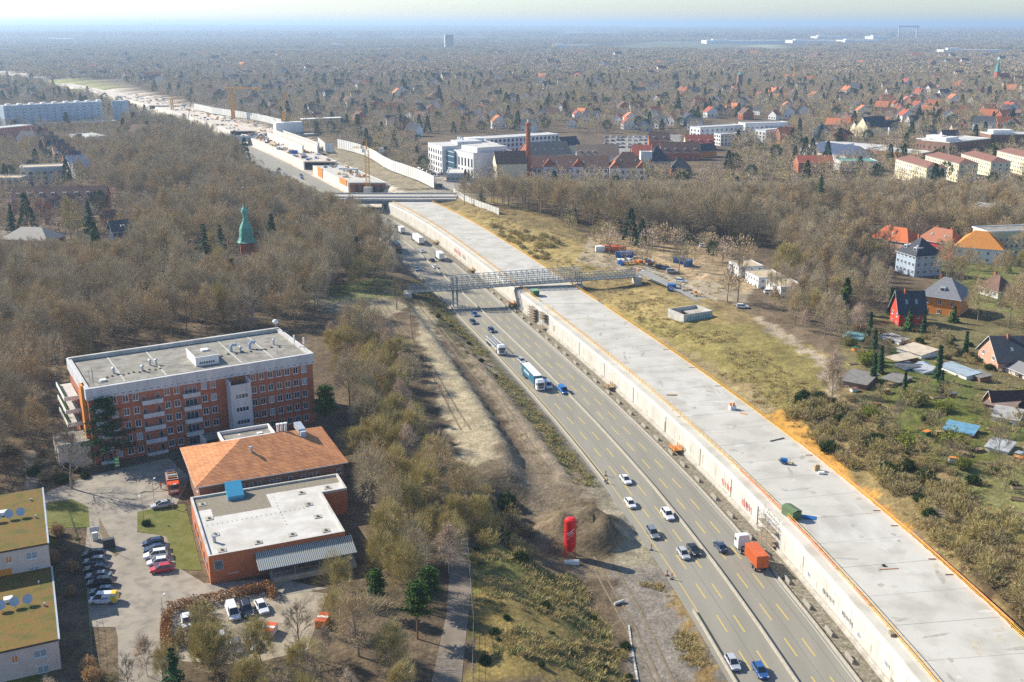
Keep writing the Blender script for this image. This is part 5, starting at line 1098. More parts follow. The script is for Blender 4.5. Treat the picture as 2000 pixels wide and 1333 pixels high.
house("garage", "low grey roofed garage beside the pink brick house", "garage", Fr((1964, 716), (2030, 742), 9.6, 7, L=12), 7, M_BEIGE, mat("grey garage roof", (.2, .2, .2), rough=.8), 1.6, chim=0, door=True)
house("dark_cabin", "dark brown A-frame cabin with orange gable on the allotment", "cabin", Fr((1922, 782), (1936, 792), 9.2, 7.4, L=6), 8, M_ORR, mat("dark brown roofing", (.06, .035, .03), rough=.8), 3.6, axis='y', rows=(.6,), nf=1, chim=0, ov=.8)
house("thatched_house", "greyish villa with pale roof behind the orange villa", "house", Fr((1912, 556), (1945, 566), 9.5, 6, L=10), 8, M_WHITE, M_TILEB, 4.5, hip=4, rows=(1,), nf=3)
SHEDS = [((1645, 658), (1682, 664), 10, 6, "turquoise", "low hut with turquoise flat roof at the end of the dirt track"),
 ((1640, 742), (1692, 752), 11, 10, "felt", "dark felt roofed hut beside the dark cypress"), ((1722, 738), (1755, 748), 10, 6, "felt", "flat felt shed right of the dark cypress"),
 ((1730, 697), (1752, 706), 10, 8, "rust", "rust walled garden hut with sand coloured roof"), ((1752, 680), (1800, 694), 10.2, 8, "sand", "garden house with broad sandy flat roof"), ((1745, 712), (1768, 722), 10, 5, "blue", "blue walled garden shed under dark felt"), ((1770, 716), (1804, 728), 10, 6, "white", "white garden shed with grey roof beside the blue one"),
 ((1832, 713), (1888, 735), 10, 5, "teal", "long low row of sheds with pale blue roofs"), ((1890, 727), (1915, 738), 10, 4, "felt", "small felt roofed shed at the row's right end"),
 ((1922, 788), (1975, 800), 10.2, 7, "brown", "brown roofed shed just below the dark cabin"), ((1935, 812), (1990, 822), 10.2, 8, "grey", "grey roofed shed with open carport at the right edge"), ((1842, 838), (1900, 850), 10, 6, "tealred", "hut with bright blue roof and red wall"),
 ((1925, 872), (1968, 882), 10, 6, "white", "pale corrugated shed on stilts below the blue roofed hut"), ((1718, 655), (1756, 668), 9.6, 4, "white", "flat white roofed lean-to by the hedge")]
RC = {"turquoise": ((.16, .30, .29), M_BLUEG), "felt": ((.19, .18, .16), M_BRICKB), "rust": ((.45, .38, .28), mat("rust brown boards", (.30, .10, .05), rough=.8)), "sand": ((.50, .42, .31), M_WHITE), "blue": ((.10, .11, .12), M_BLUEP), "white": ((.36, .38, .39), M_WHITE), "teal": ((.28, .34, .38), M_WHITE), "brown": ((.22, .16, .13), M_BRICKB), "grey": ((.34, .33, .30), M_WHITE), "tealred": ((.12, .27, .38), mat("dark red boards", (.35, .06, .04), rough=.8))}
for A, B, z, D, c, lab in SHEDS:
    fr = Fr(A, B, z, 7.3); t = thing("garden_shed", fr.o, fr.ang, lab, "garden shed"); fr.own(D, 1); L, H = fr.L, fr.H; rc, wm = RC[c]
    b = MB(); b.box(0, L, 0, D, -.8, H - .1, wm); b.obj("wall", t); b = MB(); b.add([(-.3, -.3, H - .1), (L + .3, -.3, H - .1), (L + .3, D + .3, H + .35), (-.3, D + .3, H + .35), (-.3, -.3, H), (L + .3, -.3, H), (L + .3, D + .3, H + .45), (-.3, D + .3, H + .45)], [(3, 2, 1, 0), (4, 5, 6, 7), (0, 1, 5, 4), (1, 2, 6, 5), (2, 3, 7, 6), (3, 0, 4, 7)], mat("shed roof " + c, rc, tuple(k * 1.2 for k in rc), sc=1.2, rough=.85, c3=tuple(k * .6 for k in rc), sc3=.6)); b.obj("roof", t)
    inst(win_mesh(1.0, .9, None, None, 1), "window", t, (L * .3, -.02, H * .4)); b = MB(); b.box(L * .65, L * .65 + .85, -.07, -.01, 0, min(2, H - .3), M_DFR); b.obj("door", t)
# white container offices
for k, (A, B, D, lab) in enumerate((((1497, 545), (1526, 561), 11, "white container office block nearest the allotment, with sandy roof"), ((1456, 528), (1488, 546), 11, "middle white container office block with sandy roof"), ((1424, 510), (1452, 524), 10, "farthest white container office block, behind the bare tree"))):
    fr = Fr(A, B, 12.0, 6.4, L=13 if k < 2 else 11); flat("container_office", lab, "site office", fr, D if k else 9.5, M_WHITE, mat("sandy roof", (.45, .36, .22), (.52, .43, .28), sc=1, rough=1), rows=(.9, 3.6), nf=5, nr=3, win=(1.2, 1.1), fmat=M_WFR, par=.25, mull=1)
# ship containers
def container(loc, rz, m, label, L=6.06):
    t = thing("shipping_container", loc, rz, label, "container"); b = MB(); b.box(-L / 2, L / 2, -1.22, 1.22, .12, 2.55, m)
    for k in range(int(L / .45)): x = -L / 2 + .3 + k * .45; b.box(x, x + .18, -1.26, -1.22, .3, 2.4, m); b.box(x, x + .18, 1.22, 1.26, .3, 2.4, m); b.box(x, x + .18, -1.1, 1.1, 2.55, 2.58, m)
    b.obj("body", t); b = MB(); b.box(L / 2, L / 2 + .05, -1.15, -.03, .25, 2.45, m); b.obj("door", t); b = MB(); b.box(L / 2, L / 2 + .05, .03, 1.15, .25, 2.45, m); b.obj("door", t)
    b = MB()
    for sx in (-1, 1):
        for sy in (-1, 1): b.box(sx * L / 2 - .1, sx * L / 2 + .1, sy * 1.2 - .09, sy * 1.2 + .09, .0, 2.62, MATS["dark frame"])
    b.obj("corner_post", t); return t
M_ORC = mat("orange container paint", (.62, .14, .035), (.5, .11, .04), sc=1, rough=.6)
p = ground(1208, 492); container(p, .15, M_ORC, "orange shipping container behind the blue one by the earth bank"); p = ground(1193, 490); container(p, .2, M_ORC, "rusty orange container at the left of the site store")
p = ground(1219, 503); container(p, .1, M_BLUEP, "bright blue shipping container before the orange ones", 7.5); p = ground(1185, 492); container(p + Vector((-3, 0, 0)), .2, M_WHITE, "small white container left of the orange ones", 4)
p = ground(1327, 515); container(p, -.3, M_BLUEP, "blue container shed between bare trees on the sandy site", 5); p = ground(1344, 520); container(p, 1.2, M_BLUEP, "second blue container on the sandy site, turned endwise", 5)
p = ground(1312, 568); container(p, -.2, M_BLUEP, "small blue toilet cabin on the dry bank below the ramp", 3)
# concrete ruin with graffiti
def ruin():
    fr = Fr((1305, 600), (1336, 612), 12.0, 8.6); t = thing("concrete_ruin", fr.o, fr.ang, "low open concrete walls with teal graffiti on the grassy bank", "concrete walls"); L, D = fr.L, 12
    b = MB()
    for q in ((0, L, 0, .35), (0, L, D - .35, D), (0, .35, .35, D - .35), (L - .35, L, .35, D - .35)): b.box(*q, -2, 2.8, M_CONC)
    b.obj("wall", t); b = MB(); b.box(.36, L - .36, D * .45, D - .36, 1.4, 1.7, M_CONC2); b.obj("slab", t)
    b = MB(); r = random.Random(5)
    for k in range(9): y = 1.2 + k * 1.1; b.add([(L + .01, y, .5), (L + .01, y + .35, .5), (L + .01, y + .9, 1.9), (L + .01, y + .5, 1.9)], [(0, 1, 2, 3)], M_GRAF[3]); b.add([(L + .01, y + .7, 1.7), (L + .01, y + .9, 1.8), (L + .01, y + .5, .4), (L + .01, y + .3, .5)], [(3, 2, 1, 0)], M_GRAF[3])
    b.obj("graffiti", t); fr.own(12, 2)
ruin()
# ---- left, beyond the wood
flat("grey_block", "modern pale grey apartment block with flat roof at the left", "apartment block", Fr((37, 327), (121, 324), 18.5, 6), 13, M_GREY, mat("tan roof", (.55, .43, .26), rough=.9), rows=(1.0, 4.2, 7.4), nf=6, nr=2, win=(2.0, 1.9), fmat=M_DFR)
flat("grey_block", "lower wing of the modern grey block at the left edge", "apartment block", Fr((-30, 347), (38, 347), 14, 6), 12, M_GREY, mat("tan roof", (.55, .43, .26)), rows=(1.0, 4.0), nf=5, win=(2.2, 1.9), fmat=M_DFR)
t_ = house("brick_flats", "long brick apartment row with brown roof and white dormers", "apartment block", Fr((22, 388), (205, 384), 15, 6), 12, M_BRICK, M_TILEB, 5, rows=(.8, 3.6, 6.4), nf=20, win=(1.2, 1.4), chim=2, dormers=8)
house("brick_flats", "short brick wing of the apartment row ending towards the camera", "apartment block", Fr((84, 405), (106, 406), 15, 6), 20, M_BRICK, M_TILEB, 4, axis='y', rows=(.8, 3.6, 6.4), nf=2, win=(1.2, 1.4))
house("low_hall", "low brick hall with wide pale roof at the left edge", "hall", Fr((0, 466), (92, 470), 10, 6), 14, M_BRICK, mat("pale slate", (.38, .34, .28), (.44, .4, .33), sc=1, rough=.9), 4.5, hip=7, rows=(1,), nf=6)
house("timber_house", "dark navy timber house with white gable boards among the trees", "house", Fr((221, 452), (262, 448), 12, 6), 10, mat("navy boards", (.03, .05, .09), rough=.7), M_TILEN, 4, axis='x', rows=(1, 3.6), nf=3, ov=.9, dormers=1)
house("brick_house", "narrow brick house behind the slim fir", "house", Fr((195, 425), (207, 426), 11, 6), 8, M_BRICK, M_TILEB, 3, axis='y', rows=(1.0,), nf=1)
house("country_house", "half hidden brown roofed house in a clearing of the left wood", "house", Fr((345, 402), (380, 398), 11, 6), 10, M_BRICKB, M_TILEB, 5, rows=(1,), nf=3)
SLAB = flat("slab_block", "long blue white slab of flats with roof huts, near the left edge", "apartment block", Fr((6, 207), (198, 198), 30, 6), 14, M_BLUEG, M_FELTL, rows=(1.5, 4.4, 7.3, 10.2, 13.1, 16, 19), nf=13, win=(2.6, 1.3), fmat=M_WFR)
for k in range(9): roofbox(SLAB, 4 + k * 11, 8 + k * 11, 4, 9, 23.6, 25.2, M_WHITE, "lift_hut")
flat("slab_block", "white end tower of the long blue slab of flats", "apartment block", Fr((218, 197), (240, 197), 31, 6), 14, M_BLUEG, M_FELTL, rows=(2, 5, 8, 11, 14, 17, 20), nf=2, win=(1.6, 1.4))
flat("brick_block", "brick block of flats with white balconies at the left edge", "apartment block", Fr((0, 250), (63, 244), 20, 6), 16, M_BRICK, M_FELTL, rows=(1.5, 4.5, 7.5, 10.5), nf=8, win=(1.8, 1.5))
flat("beige_block", "low beige block with flat roof between bare trees", "apartment block", Fr((136, 262), (168, 268), 15, 6), 18, M_BEIGE, M_FELTL, rows=(1, 4), nf=5)
flat("long_shed", "long flat building with pale roof line before the blue slab", "hall", Fr((70, 242), (226, 236), 13, 6), 12, M_BRICKB, M_FELTL, rows=(2,), nf=14, win=(2, 1.6))
flat("beige_block", "small sandy walled flat block near the site road", "apartment block", Fr((229, 226), (262, 226), 14, 6), 14, M_PINKR, M_FELTL, rows=(1, 4), nf=4)
for k in range(9):
    x = 62 + k * 9.5; y = 262 + k * 8.0; fr = Fr((x, y), (x + 11, y + 4), 13, 6, L=9); house("terraced_house", "house in the stepped terrace of tiled roofs, number %d from the far end" % (k + 1) if False else ["reddish gabled end house of the stepped terrace", "second house of the stepped terrace from its far end", "third terrace house, tan tiled with white dormer", "terrace house just before the middle of the row", "middle house of the stepped tiled terrace", "terrace house just past the middle of the row", "third last house of the stepped terrace", "pale blue gabled house at the terrace's near end", "white house with pyramid roof closing the terrace"][k], "terraced house", fr, 12, [M_PINKR, M_WHITE, M_BRICK, M_WHITE, M_PINKR, M_WHITE, M_BRICK, M_WHITE, M_WHITE][k], [M_TILER, M_TILEB, M_TILEB, M_TILEN, M_TILEB, M_TILEB, M_TILEN, M_ZINC, M_ZINC][k], 5, axis='y', rows=(1, 4), nf=2, dormers=0, chim=1)
# church spire rising from the wood
def spire():
    p = P(484, 500, 6); t = thing("church_tower", p, .3, "slender green copper church spire rising out of the bare wood", "church tower"); b = MB(); b.box(-3, 3, -3, 3, -1, 6.5, M_BRICK); b.obj("wall", t)
    b = MB(); prof = [(4.6, 6.4), (3.8, 7.0), (3.2, 8.5), (3.1, 10.5), (2.8, 12.5), (2.0, 14.3), (1.4, 15.2), (1.1, 16)]; b.lathe([(r * (1.0 if 1 else 1), z) for r, z in prof], M_COPPER, 8); ro = b.obj("roof", t)
    b = MB(); b.lathe([(1.3, 16), (1.3, 16.3), (.95, 16.4), (.95, 18.6), (1.4, 18.8), (1.4, 19.1), (1.6, 20.0), (1.25, 21.0), (.6, 21.8), (.32, 23)], M_COPPER, 8); b.obj("lantern", ro)
    b = MB(); b.lathe([(.45, 23), (.16, 27), (.05, 30.5)], mat("rusty spire", (.28, .12, .07), rough=.8), 8); b.lathe([(.0, 30.2), (.35, 30.5), (.0, 30.9)], M_WHITE, 8); b.obj("spire_tip", ro); clear(p.x, p.y, 9)
spire()
for px, py, lab in ((395, 525, "turquoise roofed pavilion hidden in the wood below the spire"), (388, 545, "small pale green roofed hut just below the pavilion")):
    p = P(px, py, 6); t = thing("pavilion", p, .5, lab, "pavilion"); b = MB(); b.box(-3, 3, -2.5, 2.5, -1, 3, M_BEIGE); b.obj("wall", t); b = MB(); b.lathe([(5, 2.9), (2.8, 4.4), (.2, 5.6)], M_COPPER if px == 395 else M_PGREEN, 6); b.obj("roof", t); clear(p.x, p.y, 6)
# ---- office campus and gabled hospital
O1 = Fr((836, 278), (871, 289), 25, 6, L=30); t = flat("white_office", "white four storey office with flat roof, left of the glass link", "office building", O1, 42, M_WHITE, M_FELTL, rows=(1, 5, 9, 13.3), nf=6, win=(2.2, 2.4), fmat=M_GLASS, nr=0, par=.3)
roofbox(t, 2, 12, 26, 38, O1.H, O1.H + 2.6, M_WHITE, "roof_unit"); roofbox(t, 14, 28, 12, 30, O1.H, O1.H + 2.4, M_PANEL, "roof_unit")
for k in range(3): b = MB(); b.lathe([(1, O1.H), (1, O1.H + 3), (.3, O1.H + 4)], M_WHITE, 8, (8 + k * 4, 20)); b.obj("roof_vent", t)
O2 = Fr((887, 292), (927, 300), 24, 6, L=26); t = flat("white_office", "white office block with tall slit windows and set back top floor", "office building", O2, 30, M_WHITE, M_FELTL, rows=(1.5, 8.6), nf=6, nr=0, win=(1.9, 5.2), fmat=M_GLASS, par=.3)
wins(t, win_mesh(1.9, 5.2, M_GLASS, None, 1), O2.L, 30, 'f', [], ()); roofbox(t, 3, 24, 4, 27, O2.H - .2, O2.H + 3, M_WHITE, "top_floor", top=M_FELTL)
G1 = Fr((871, 292), (887, 296), 23, 6, L=13); t = thing("glass_link", G1.o, G1.ang, "blue glazed stair link between the two white offices", "glass link"); b = MB(); b.box(0, G1.L, 0, 20, -1, G1.H, M_GLB); b.obj("glazing", t)
b = MB(); [b.box(-.1, G1.L + .1, -.12, -.02, z, z + .35, M_WFR) for z in (1, 5, 9, 13, 16)]; b.obj("frame", t)
flat("white_office", "long white office wing behind the brick chimney", "office building", Fr((948, 271), (1092, 262), 22, 6), 18, M_WHITE, M_FELTL, rows=(1, 5, 9, 12.6), nf=18, win=(1.8, 2.1), fmat=M_GLASS, par=.3)
flat("low_pavilion", "low grey office pavilion with flat canopy before the white offices", "pavilion", Fr((872, 338), (905, 338), 12, 6), 22, M_GREY, M_FELTL, rows=(1,), nf=4, win=(2.2, 2.2))
def chimney():
    p = P(1031, 352, 6); t = thing("factory_chimney", p, 0, "tall square based red brick chimney before the white offices", "chimney"); b = MB(); b.box(-3, 3, -3, 3, -1, 8, M_BRICK); b.obj("base", t)
    b = MB(); b.lathe([(2.1, 8), (1.35, 35.5), (1.75, 36), (1.75, 37), (1.3, 37.4)], M_BRICK, 10); b.obj("shaft", t); b = MB(); b.lathe([(.7, 37.4), (.7, 39), (.5, 39.2)], M_WHITE, 8); b.obj("flue", t); clear(p.x, p.y, 5)
chimney()
HW = (1.2, 1.6); HB = M_WHITE; RB = M_TILEB
t = house("gabled_hospital", "long white and brick hospital front with brown roof and stepped middle gable", "hospital", Fr((1040, 326), (1188, 327), 14.5, 6), 15, HB, RB, 6.5, rows=(.8, 4.8), nf=16, win=(1.6, 2.0), fmat=M_BRICK, chim=0, sky=5)
HF = Fr((1040, 326), (1188, 327), 14.5, 6)
for fx in (.21, .60, 1.0):
    b = MB(); xw = 7 if fx < .9 else 0
    if xw: x = HF.L * fx; b.prism([(x - xw / 2, -1.2), (x + xw / 2, -1.2), (x + xw / 2, -.02), (x - xw / 2, -.02)], -1, 9.5, M_WHITE); b.add([(x - xw / 2 - .4, -1.25, 8.6), (x + xw / 2 + .4, -1.25, 8.6), (x, -1.25, 13.4), (x - xw / 2 - .4, 6, 8.6), (x + xw / 2 + .4, 6, 8.6), (x, 6, 13.4)], [(0, 1, 2), (0, 2, 5, 3), (1, 4, 5, 2)], M_BRICK); g_ = b.obj("stepped_gable", t); inst(win_mesh(1.6, 2.2, M_BRICK, None, 1), "window", t, (x, -1.27, 5))
b = MB(); b.box(0, HF.L, -.05, -.01, 7.4, 8.2, M_BRICK); b.obj("brick_band", t)
t = house("hospital_pavilion", "broad pavilion with high brown hipped roof and two gabled corners", "hospital", Fr((1191, 327), (1264, 327), 15, 6), 18, HB, RB, 9, hip=9, rows=(.8, 4.8), nf=7, win=(1.6, 2.0), fmat=M_BRICK, sky=2, chim=0); PF = Fr((1191, 327), (1264, 327), 15, 6)
for x in (3.6, PF.L - 3.6): b = MB(); b.box(x - 3.6, x + 3.6, -1.3, -.02, -1, 9.5, M_WHITE); b.add([(x - 4, -1.35, 8.4), (x + 4, -1.35, 8.4), (x, -1.35, 12.8), (x - 4, 7, 8.4), (x + 4, 7, 8.4), (x, 7, 12.8)], [(0, 1, 2), (0, 2, 5, 3), (1, 4, 5, 2)], M_BRICK); b.obj("corner_gable", t); inst(win_mesh(1.8, 2.0, M_BRICK, None, 1), "window", t, (x, -1.37, 4.6)); inst(win_mesh(1.8, 2.0, M_BRICK, None, 1), "window", t, (x, -1.37, 1))
house("hospital_tower", "corner building with steep navy pyramid roof right of the pavilion", "hospital", Fr((1268, 315), (1310, 314), 17, 6), 15, M_PINKR, M_TILEN, 9, hip=6.8, rows=(1, 6), nf=3, win=(1.5, 2.6), fmat=M_WHITE)
house("brick_house", "low brick house with navy and pink roof at the hospital's right end", "house", Fr((1312, 328), (1350, 328), 11, 6), 12, M_BRICK, M_TILEN, 6, hip=5, rows=(1,), nf=3)
house("gabled_hospital", "tall gabled brick and cream wing left of the chimney", "hospital", Fr((962, 315), (985, 330), 19, 6, L=14), 20, M_CREAM, RB, 7, axis='y', rows=(1, 5, 9), nf=3, win=(1.4, 2.2), fmat=M_BRICK)
house("gabled_hospital", "smaller gabled cream wing with brick trim before the chimney", "hospital", Fr((976, 333), (1012, 333), 14, 6), 12, M_PINKR, RB, 6, axis='x', rows=(1, 4), nf=3, fmat=M_BRICK)
house("navy_roof_hall", "long building with navy roof and skylights behind the chimney", "hall", Fr((1037, 305), (1118, 302), 13, 6), 30, M_BRICK, M_TILEN, 8, rows=(1,), nf=8, sky=4, chim=0)
house("navy_roof_hall", "shorter navy roofed building behind the long one", "hall", Fr((1100, 285), (1133, 283), 14, 6), 14, M_CREAM, M_TILEN, 6, rows=(1,), nf=3, chim=0)
house("white_chapel", "white gabled chapel like house with tan roof and arched windows", "chapel", Fr((1127, 303), (1167, 303), 15, 6), 14, M_WHITE, mat("tan tiles", (.30, .22, .15), (.26, .19, .13), sc=1, rough=.9), 6.5, rows=(1, 5), nf=6, fmat=M_DFR, chim=0, dormers=3)
house("tan_roof_barn", "tan roofed wing beside the white chapel like house", "hall", Fr((1168, 303), (1208, 303), 13, 6), 14, M_WHITE, MATS["tan tiles"], 7, rows=(1,), nf=4, chim=0)
house("brick_gable_house", "purple brown roofed gabled block behind the pavilion", "house", Fr((1236, 303), (1275, 303), 17, 6), 16, M_BRICK, M_TILER, 6, rows=(1, 5), nf=4)
flat("white_shaft", "plain white lift shaft beside the navy pyramid roof", "lift shaft", Fr((1252, 297), (1274, 297), 23, 6), 8, M_WHITE, M_FELTL)
house("brown_row", "brown roofed terrace with dormers right of the hospital", "terraced houses", Fr((1292, 298), (1368, 298), 12, 6), 14, M_BRICK, M_TILEB, 7, rows=(1,), nf=8, dormers=4, chim=2)
house("brown_row", "brown roofed terrace behind the hospital's right end", "terraced houses", Fr((1268, 274), (1308, 274), 12, 6), 12, M_BRICK, M_TILEB, 6, rows=(1,), nf=4, dormers=2)
house("brown_row", "long reddish brown roofed terrace below the white flats", "terraced houses", Fr((1340, 280), (1395, 280), 12, 6), 14, M_CREAM, M_TILER, 6, rows=(1,), nf=6, dormers=3)
house("orange_gable_house", "orange gabled house with navy roof left of the wood", "house", Fr((1367, 296), (1400, 294), 11, 6), 10, M_ORR, M_TILEN, 5, rows=(1,), nf=3)
for k, (A, B, z, D, lab) in enumerate((((1368, 249), (1452, 244), 20, 14, "white block of flats, left of the pair beyond the wood"), ((1456, 241), (1540, 239), 21, 14, "white block of flats, right of the pair beyond the wood"), ((1408, 262), (1450, 260), 16, 10, "lower white block before the left white flats"), ((1496, 254), (1545, 250), 17, 12, "lower white block before the right white flats"))):
    flat("white_flats", lab, "apartment block", Fr(A, B, z, 6), D, M_WHITE, M_FELTL, rows=(1, 4, 7, 10)[:4 if k < 2 else 3], nf=9 if k < 2 else 6, nl=3, win=(1.6, 1.5), fmat=M_DFR)
house("solar_hall", "school hall with dark solar panels on its brown roof", "hall", Fr((1578, 294), (1652, 304), 12, 6), 26, M_WHITE, mat("solar panels", (.07, .085, .13), (.10, .12, .17), sc=.5, rough=.3), 6, rows=(1,), nf=8, chim=0)
t = flat("white_sports_hall", "large white sports hall with curved pale roof", "sports hall", Fr((1655, 298), (1735, 284), 12, 6), 40, M_WHITE, M_FELTL, rows=(1.5,), nf=6, win=(3, 1.5)); roofbox(t, 6, 38, 14, 36, 5.6, 9, M_WHITE, "upper_hall", top=M_FELTL)
house("red_brick_school", "dark red brick school wing behind the bare trees", "school", Fr((1560, 318), (1628, 318), 13, 6), 14, M_BRICK, M_TILER, 4, rows=(1, 4), nf=9)
flat("green_roof_school", "white school building with pale green roof", "school", Fr((1642, 315), (1716, 315), 13, 6), 18, M_WHITE, M_COPPER, rows=(1, 4), nf=7)
for k, (A, B, z, D, lab) in enumerate((((1790, 270), (1848, 276), 20, 24, "brown brick office, left one of three, with roof plant"), ((1855, 278), (1935, 270), 20, 24, "brown brick office block in the middle of three"), ((1936, 262), (2060, 262), 22, 20, "long brown brick office running off the right edge"))):
    t = flat("brick_office", lab, "office building", Fr(A, B, z, 6), D, M_BRICKB, M_FELTL, rows=(1, 4.4, 7.8, 11)[:3 + (k == 2)], nf=12 if k else 8, nl=5, win=(1.3, 1.8), fmat=M_DFR); roofbox(t, 4, 20, 6, 16, z - 6.4, z - 3.6, M_WHITE, "roof_unit")
flat("orange_school", "low orange brown school building between hall and offices", "school", Fr((1690, 290), (1795, 300), 12, 6), 22, M_BRICKO, M_FELTL, rows=(1, 3.4)[:1], nf=12, win=(2, 1.6))
for k, (A, B, lab) in enumerate((((1750, 310), (1823, 331), "pale yellow slab of flats, leftmost of the four brown roofed ones"), ((1808, 303), (1896, 325), "pale yellow slab of flats, second of the four brown roofed ones"), ((1878, 300), (1979, 328), "pale yellow slab of flats, third of the four brown roofed ones"), ((1948, 294), (2050, 318), "pale yellow slab of flats cut by the right edge of the view"))):
    house("yellow_flats", lab, "apartment block", Fr(A, B, 18.5, 6, L=46), 13, M_YELL, mat("red brown tiles", (.25, .12, .085), (.20, .10, .075), sc=1, rough=.9), 2.6, hip=5, rows=(1, 3.9, 6.8, 9.6), nf=14, nr=3, win=(1.3, 1.4), chim=0)
house("corner_villa", "large cream and navy villa with tall roof before the offices", "villa", Fr((1695, 250), (1735, 248), 15, 6), 16, M_CREAM, M_TILEN, 9, axis='x', rows=(1, 4), nf=4, nl=3)
house("corner_villa", "white half timbered villa with grey roof near the right edge", "villa", Fr((1900, 240), (1938, 242), 15, 6), 14, M_WHITE, M_TILEN, 6, rows=(1, 4), nf=4)
# ---- landmarks far out
p = P(1443, 180, 6); t = thing("brick_tower", p, .2, "square brick water tower with green cap rising over the suburb", "tower"); b = MB(); b.box(-3.4, 3.4, -3.4, 3.4, -1, 26, M_BRICKB); b.obj("wall", t); b = MB(); b.lathe([(5, 26), (3.6, 27.2), (.6, 30)], M_COPPER, 4); b.obj("roof", t)
p = P(1945, 165, 6); t = thing("church", p, .3, "far brick church with tall green spire near the right edge", "church"); b = MB(); b.box(-3.5, 3.5, -3.5, 3.5, -1, 21, M_BRICK); b.box(3.5, 24, -6, 6, -1, 11, M_BRICK); b.obj("wall", t); b = MB(); b.lathe([(4.8, 20.8), (3.3, 24), (.15, 44)], M_COPPER, 8); ro = b.obj("spire", t); b = MB(MATS and Matrix.Translation((3.5, -6, 0))); gable(b, 20, 12, 11, 7, M_TILER, M_BRICK); b.obj("roof", t)
p = P(877, 98, 6); t = thing("office_tower", p, .25, "lone pale office tower standing far out in the haze", "tower block"); b = MB(); b.box(-17, 17, -9, 9, -1, 58, M_PANEL, top=M_DK); b.obj("wall", t); b = MB(); [b.box(-16.5, 16.5, -9.06, -9.01, 3 + k * 4, 5 + k * 4, M_GLASS) for k in range(14)]; b.obj("window_band", t)
for k, (x0, x1, y, h, lab) in enumerate(((1380, 1530, 86, 17, "long white aircraft hangar with low roof far out on the right"), (1548, 1640, 85, 15, "second white hangar right of the longest one"), (1596, 1656, 79, 24, "tall pale assembly hall behind the white hangars"), (1650, 1722, 86, 18, "white hall at the right end of the hangars"), (1705, 1742, 80, 26, "pale tall hall with tower at the hangars' right end"), (1842, 1960, 106, 14, "long low glassy building far out near the right edge"), (85, 130, 80, 12, "low pale hall far out at the upper left"), (395, 420, 76, 10, "small white hall far out at the upper left"), (1080, 1150, 94, 12, "low grey sheds far out before the airfield"), (640, 700, 92, 10, "low pale sheds left of the lone tower"))):
    a, c = P(x0, y, 6), P(x1, y, 6); L = (c - a).length; t = thing("far_hall", a, 0, lab, "hangar" if 'hang' in lab else "hall"); D = 160 if y < 90 else 60; b = MB(); b.box(0, L, 0, D, -2, h, M_WHITE, top=M_FELTL); b.obj("wall", t); b = MB(); b.box(L * .1, L * .3, D * .3, D * .6, h, h + 6, M_WHITE); b.obj("roof_unit", t)
p = P(1772, 78, 6); t = thing("gantry_crane", p, 0, "hazy blue portal crane standing beyond the hangars", "crane"); b = MB(); W_ = 58
for x in (-W_, W_): b.box(x - 4, x + 4, -6, 6, -2, 78, M_BLUEG)
b.obj("leg", t); b = MB(); b.box(-W_ - 10, W_ + 10, -7, 7, 78, 88, M_BLUEG); b.obj("girder", t)
TURB = [(283, 50), (290, 50), (298, 51), (840, 52), (848, 52), (884, 52), (890, 52), (950, 52), (982, 52), (1540, 52)]
def turbine():
    t = thing("wind_turbine", (0, 0, 0)); b = MB(); b.lathe([(3, 0), (1.6, 92)], M_WHITE, 6); b.obj("tower", t)
    for k in range(3): b = MB(); a = k * 2.094 + .4; b.tube((0, -4, 93), (46 * math.cos(a), -4, 93 + 46 * math.sin(a)), 1.8, .4, M_WHITE, 4); b.obj("blade", t)
    return t
tb_ = Proto(turbine)
for x, y in TURB: p = P(x, 66, 6); tb_.put((p.x, p.y, hz1(p.x, p.y)), rnd.uniform(-.5, .5), 1.0, "tiny pale wind turbine on the hazy horizon", "wind turbines on the horizon", "wind turbine")
# ---- the suburb's small houses
def small_house(k, wall, roof, axis):
    b = MB(); L, D, H, r_ = 11, 9, 5.5, 4.5; b.box(0, L, 0, D, -1, H, wall); gable_wall(b, L, D, H, r_, wall, axis); gable(b, L, D, H, r_, roof, wall, .5, axis); b.box(L * .4, L * .4 + .9, D * .5, D * .5 + .8, H + 2, H + r_ + .9, M_BRICK)
    for i in range(3): b.box(1.3 + i * 3.4, 2.7 + i * 3.4, -.06, -.01, 1.2, 2.7, M_GLASS); b.box(1.3 + i * 3.4, 2.7 + i * 3.4, -.07, -.02, 2.72, 2.85, M_WFR)
    for i in range(2): b.box(-.06, -.01, 1.6 + i * 4, 3.1 + i * 4, 1.2, 2.7, M_GLASS)
    return b.mesh("small_house")
M_TILEO = mat("far orange tiles", (.62, .22, .09), (.50, .16, .07), sc=.6, rough=.85)
SH = [(small_house(0, M_BRICK, M_TILEO, 'x'), "orange"), (small_house(1, M_WHITE, M_TILEO, 'y'), "orange"), (small_house(2, M_WHITE, M_TILEN, 'x'), "slate"), (small_house(3, M_BRICK, M_TILEB, 'y'), "brown"), (small_house(4, M_CREAM, M_TILEB, 'x'), "brown"), (small_house(5, M_WHITE, M_TILER, 'y'), "red"), (small_house(6, M_GREY, M_TILEN, 'y'), "slate")]
SLAB_T = {"orange": ("small house with bright orange tiled roof among the suburb's bare trees", "orange roofed suburban houses"), "slate": ("small house with dark slate roof among the suburb's bare trees", "slate roofed suburban houses"), "brown": ("small house with brown tiled roof among the suburb's bare trees", "brown roofed suburban houses"), "red": ("small white house with red tiled roof among the suburb's bare trees", "red roofed suburban houses")}
rs = np.random.RandomState(12); placed = 0; tries = 0
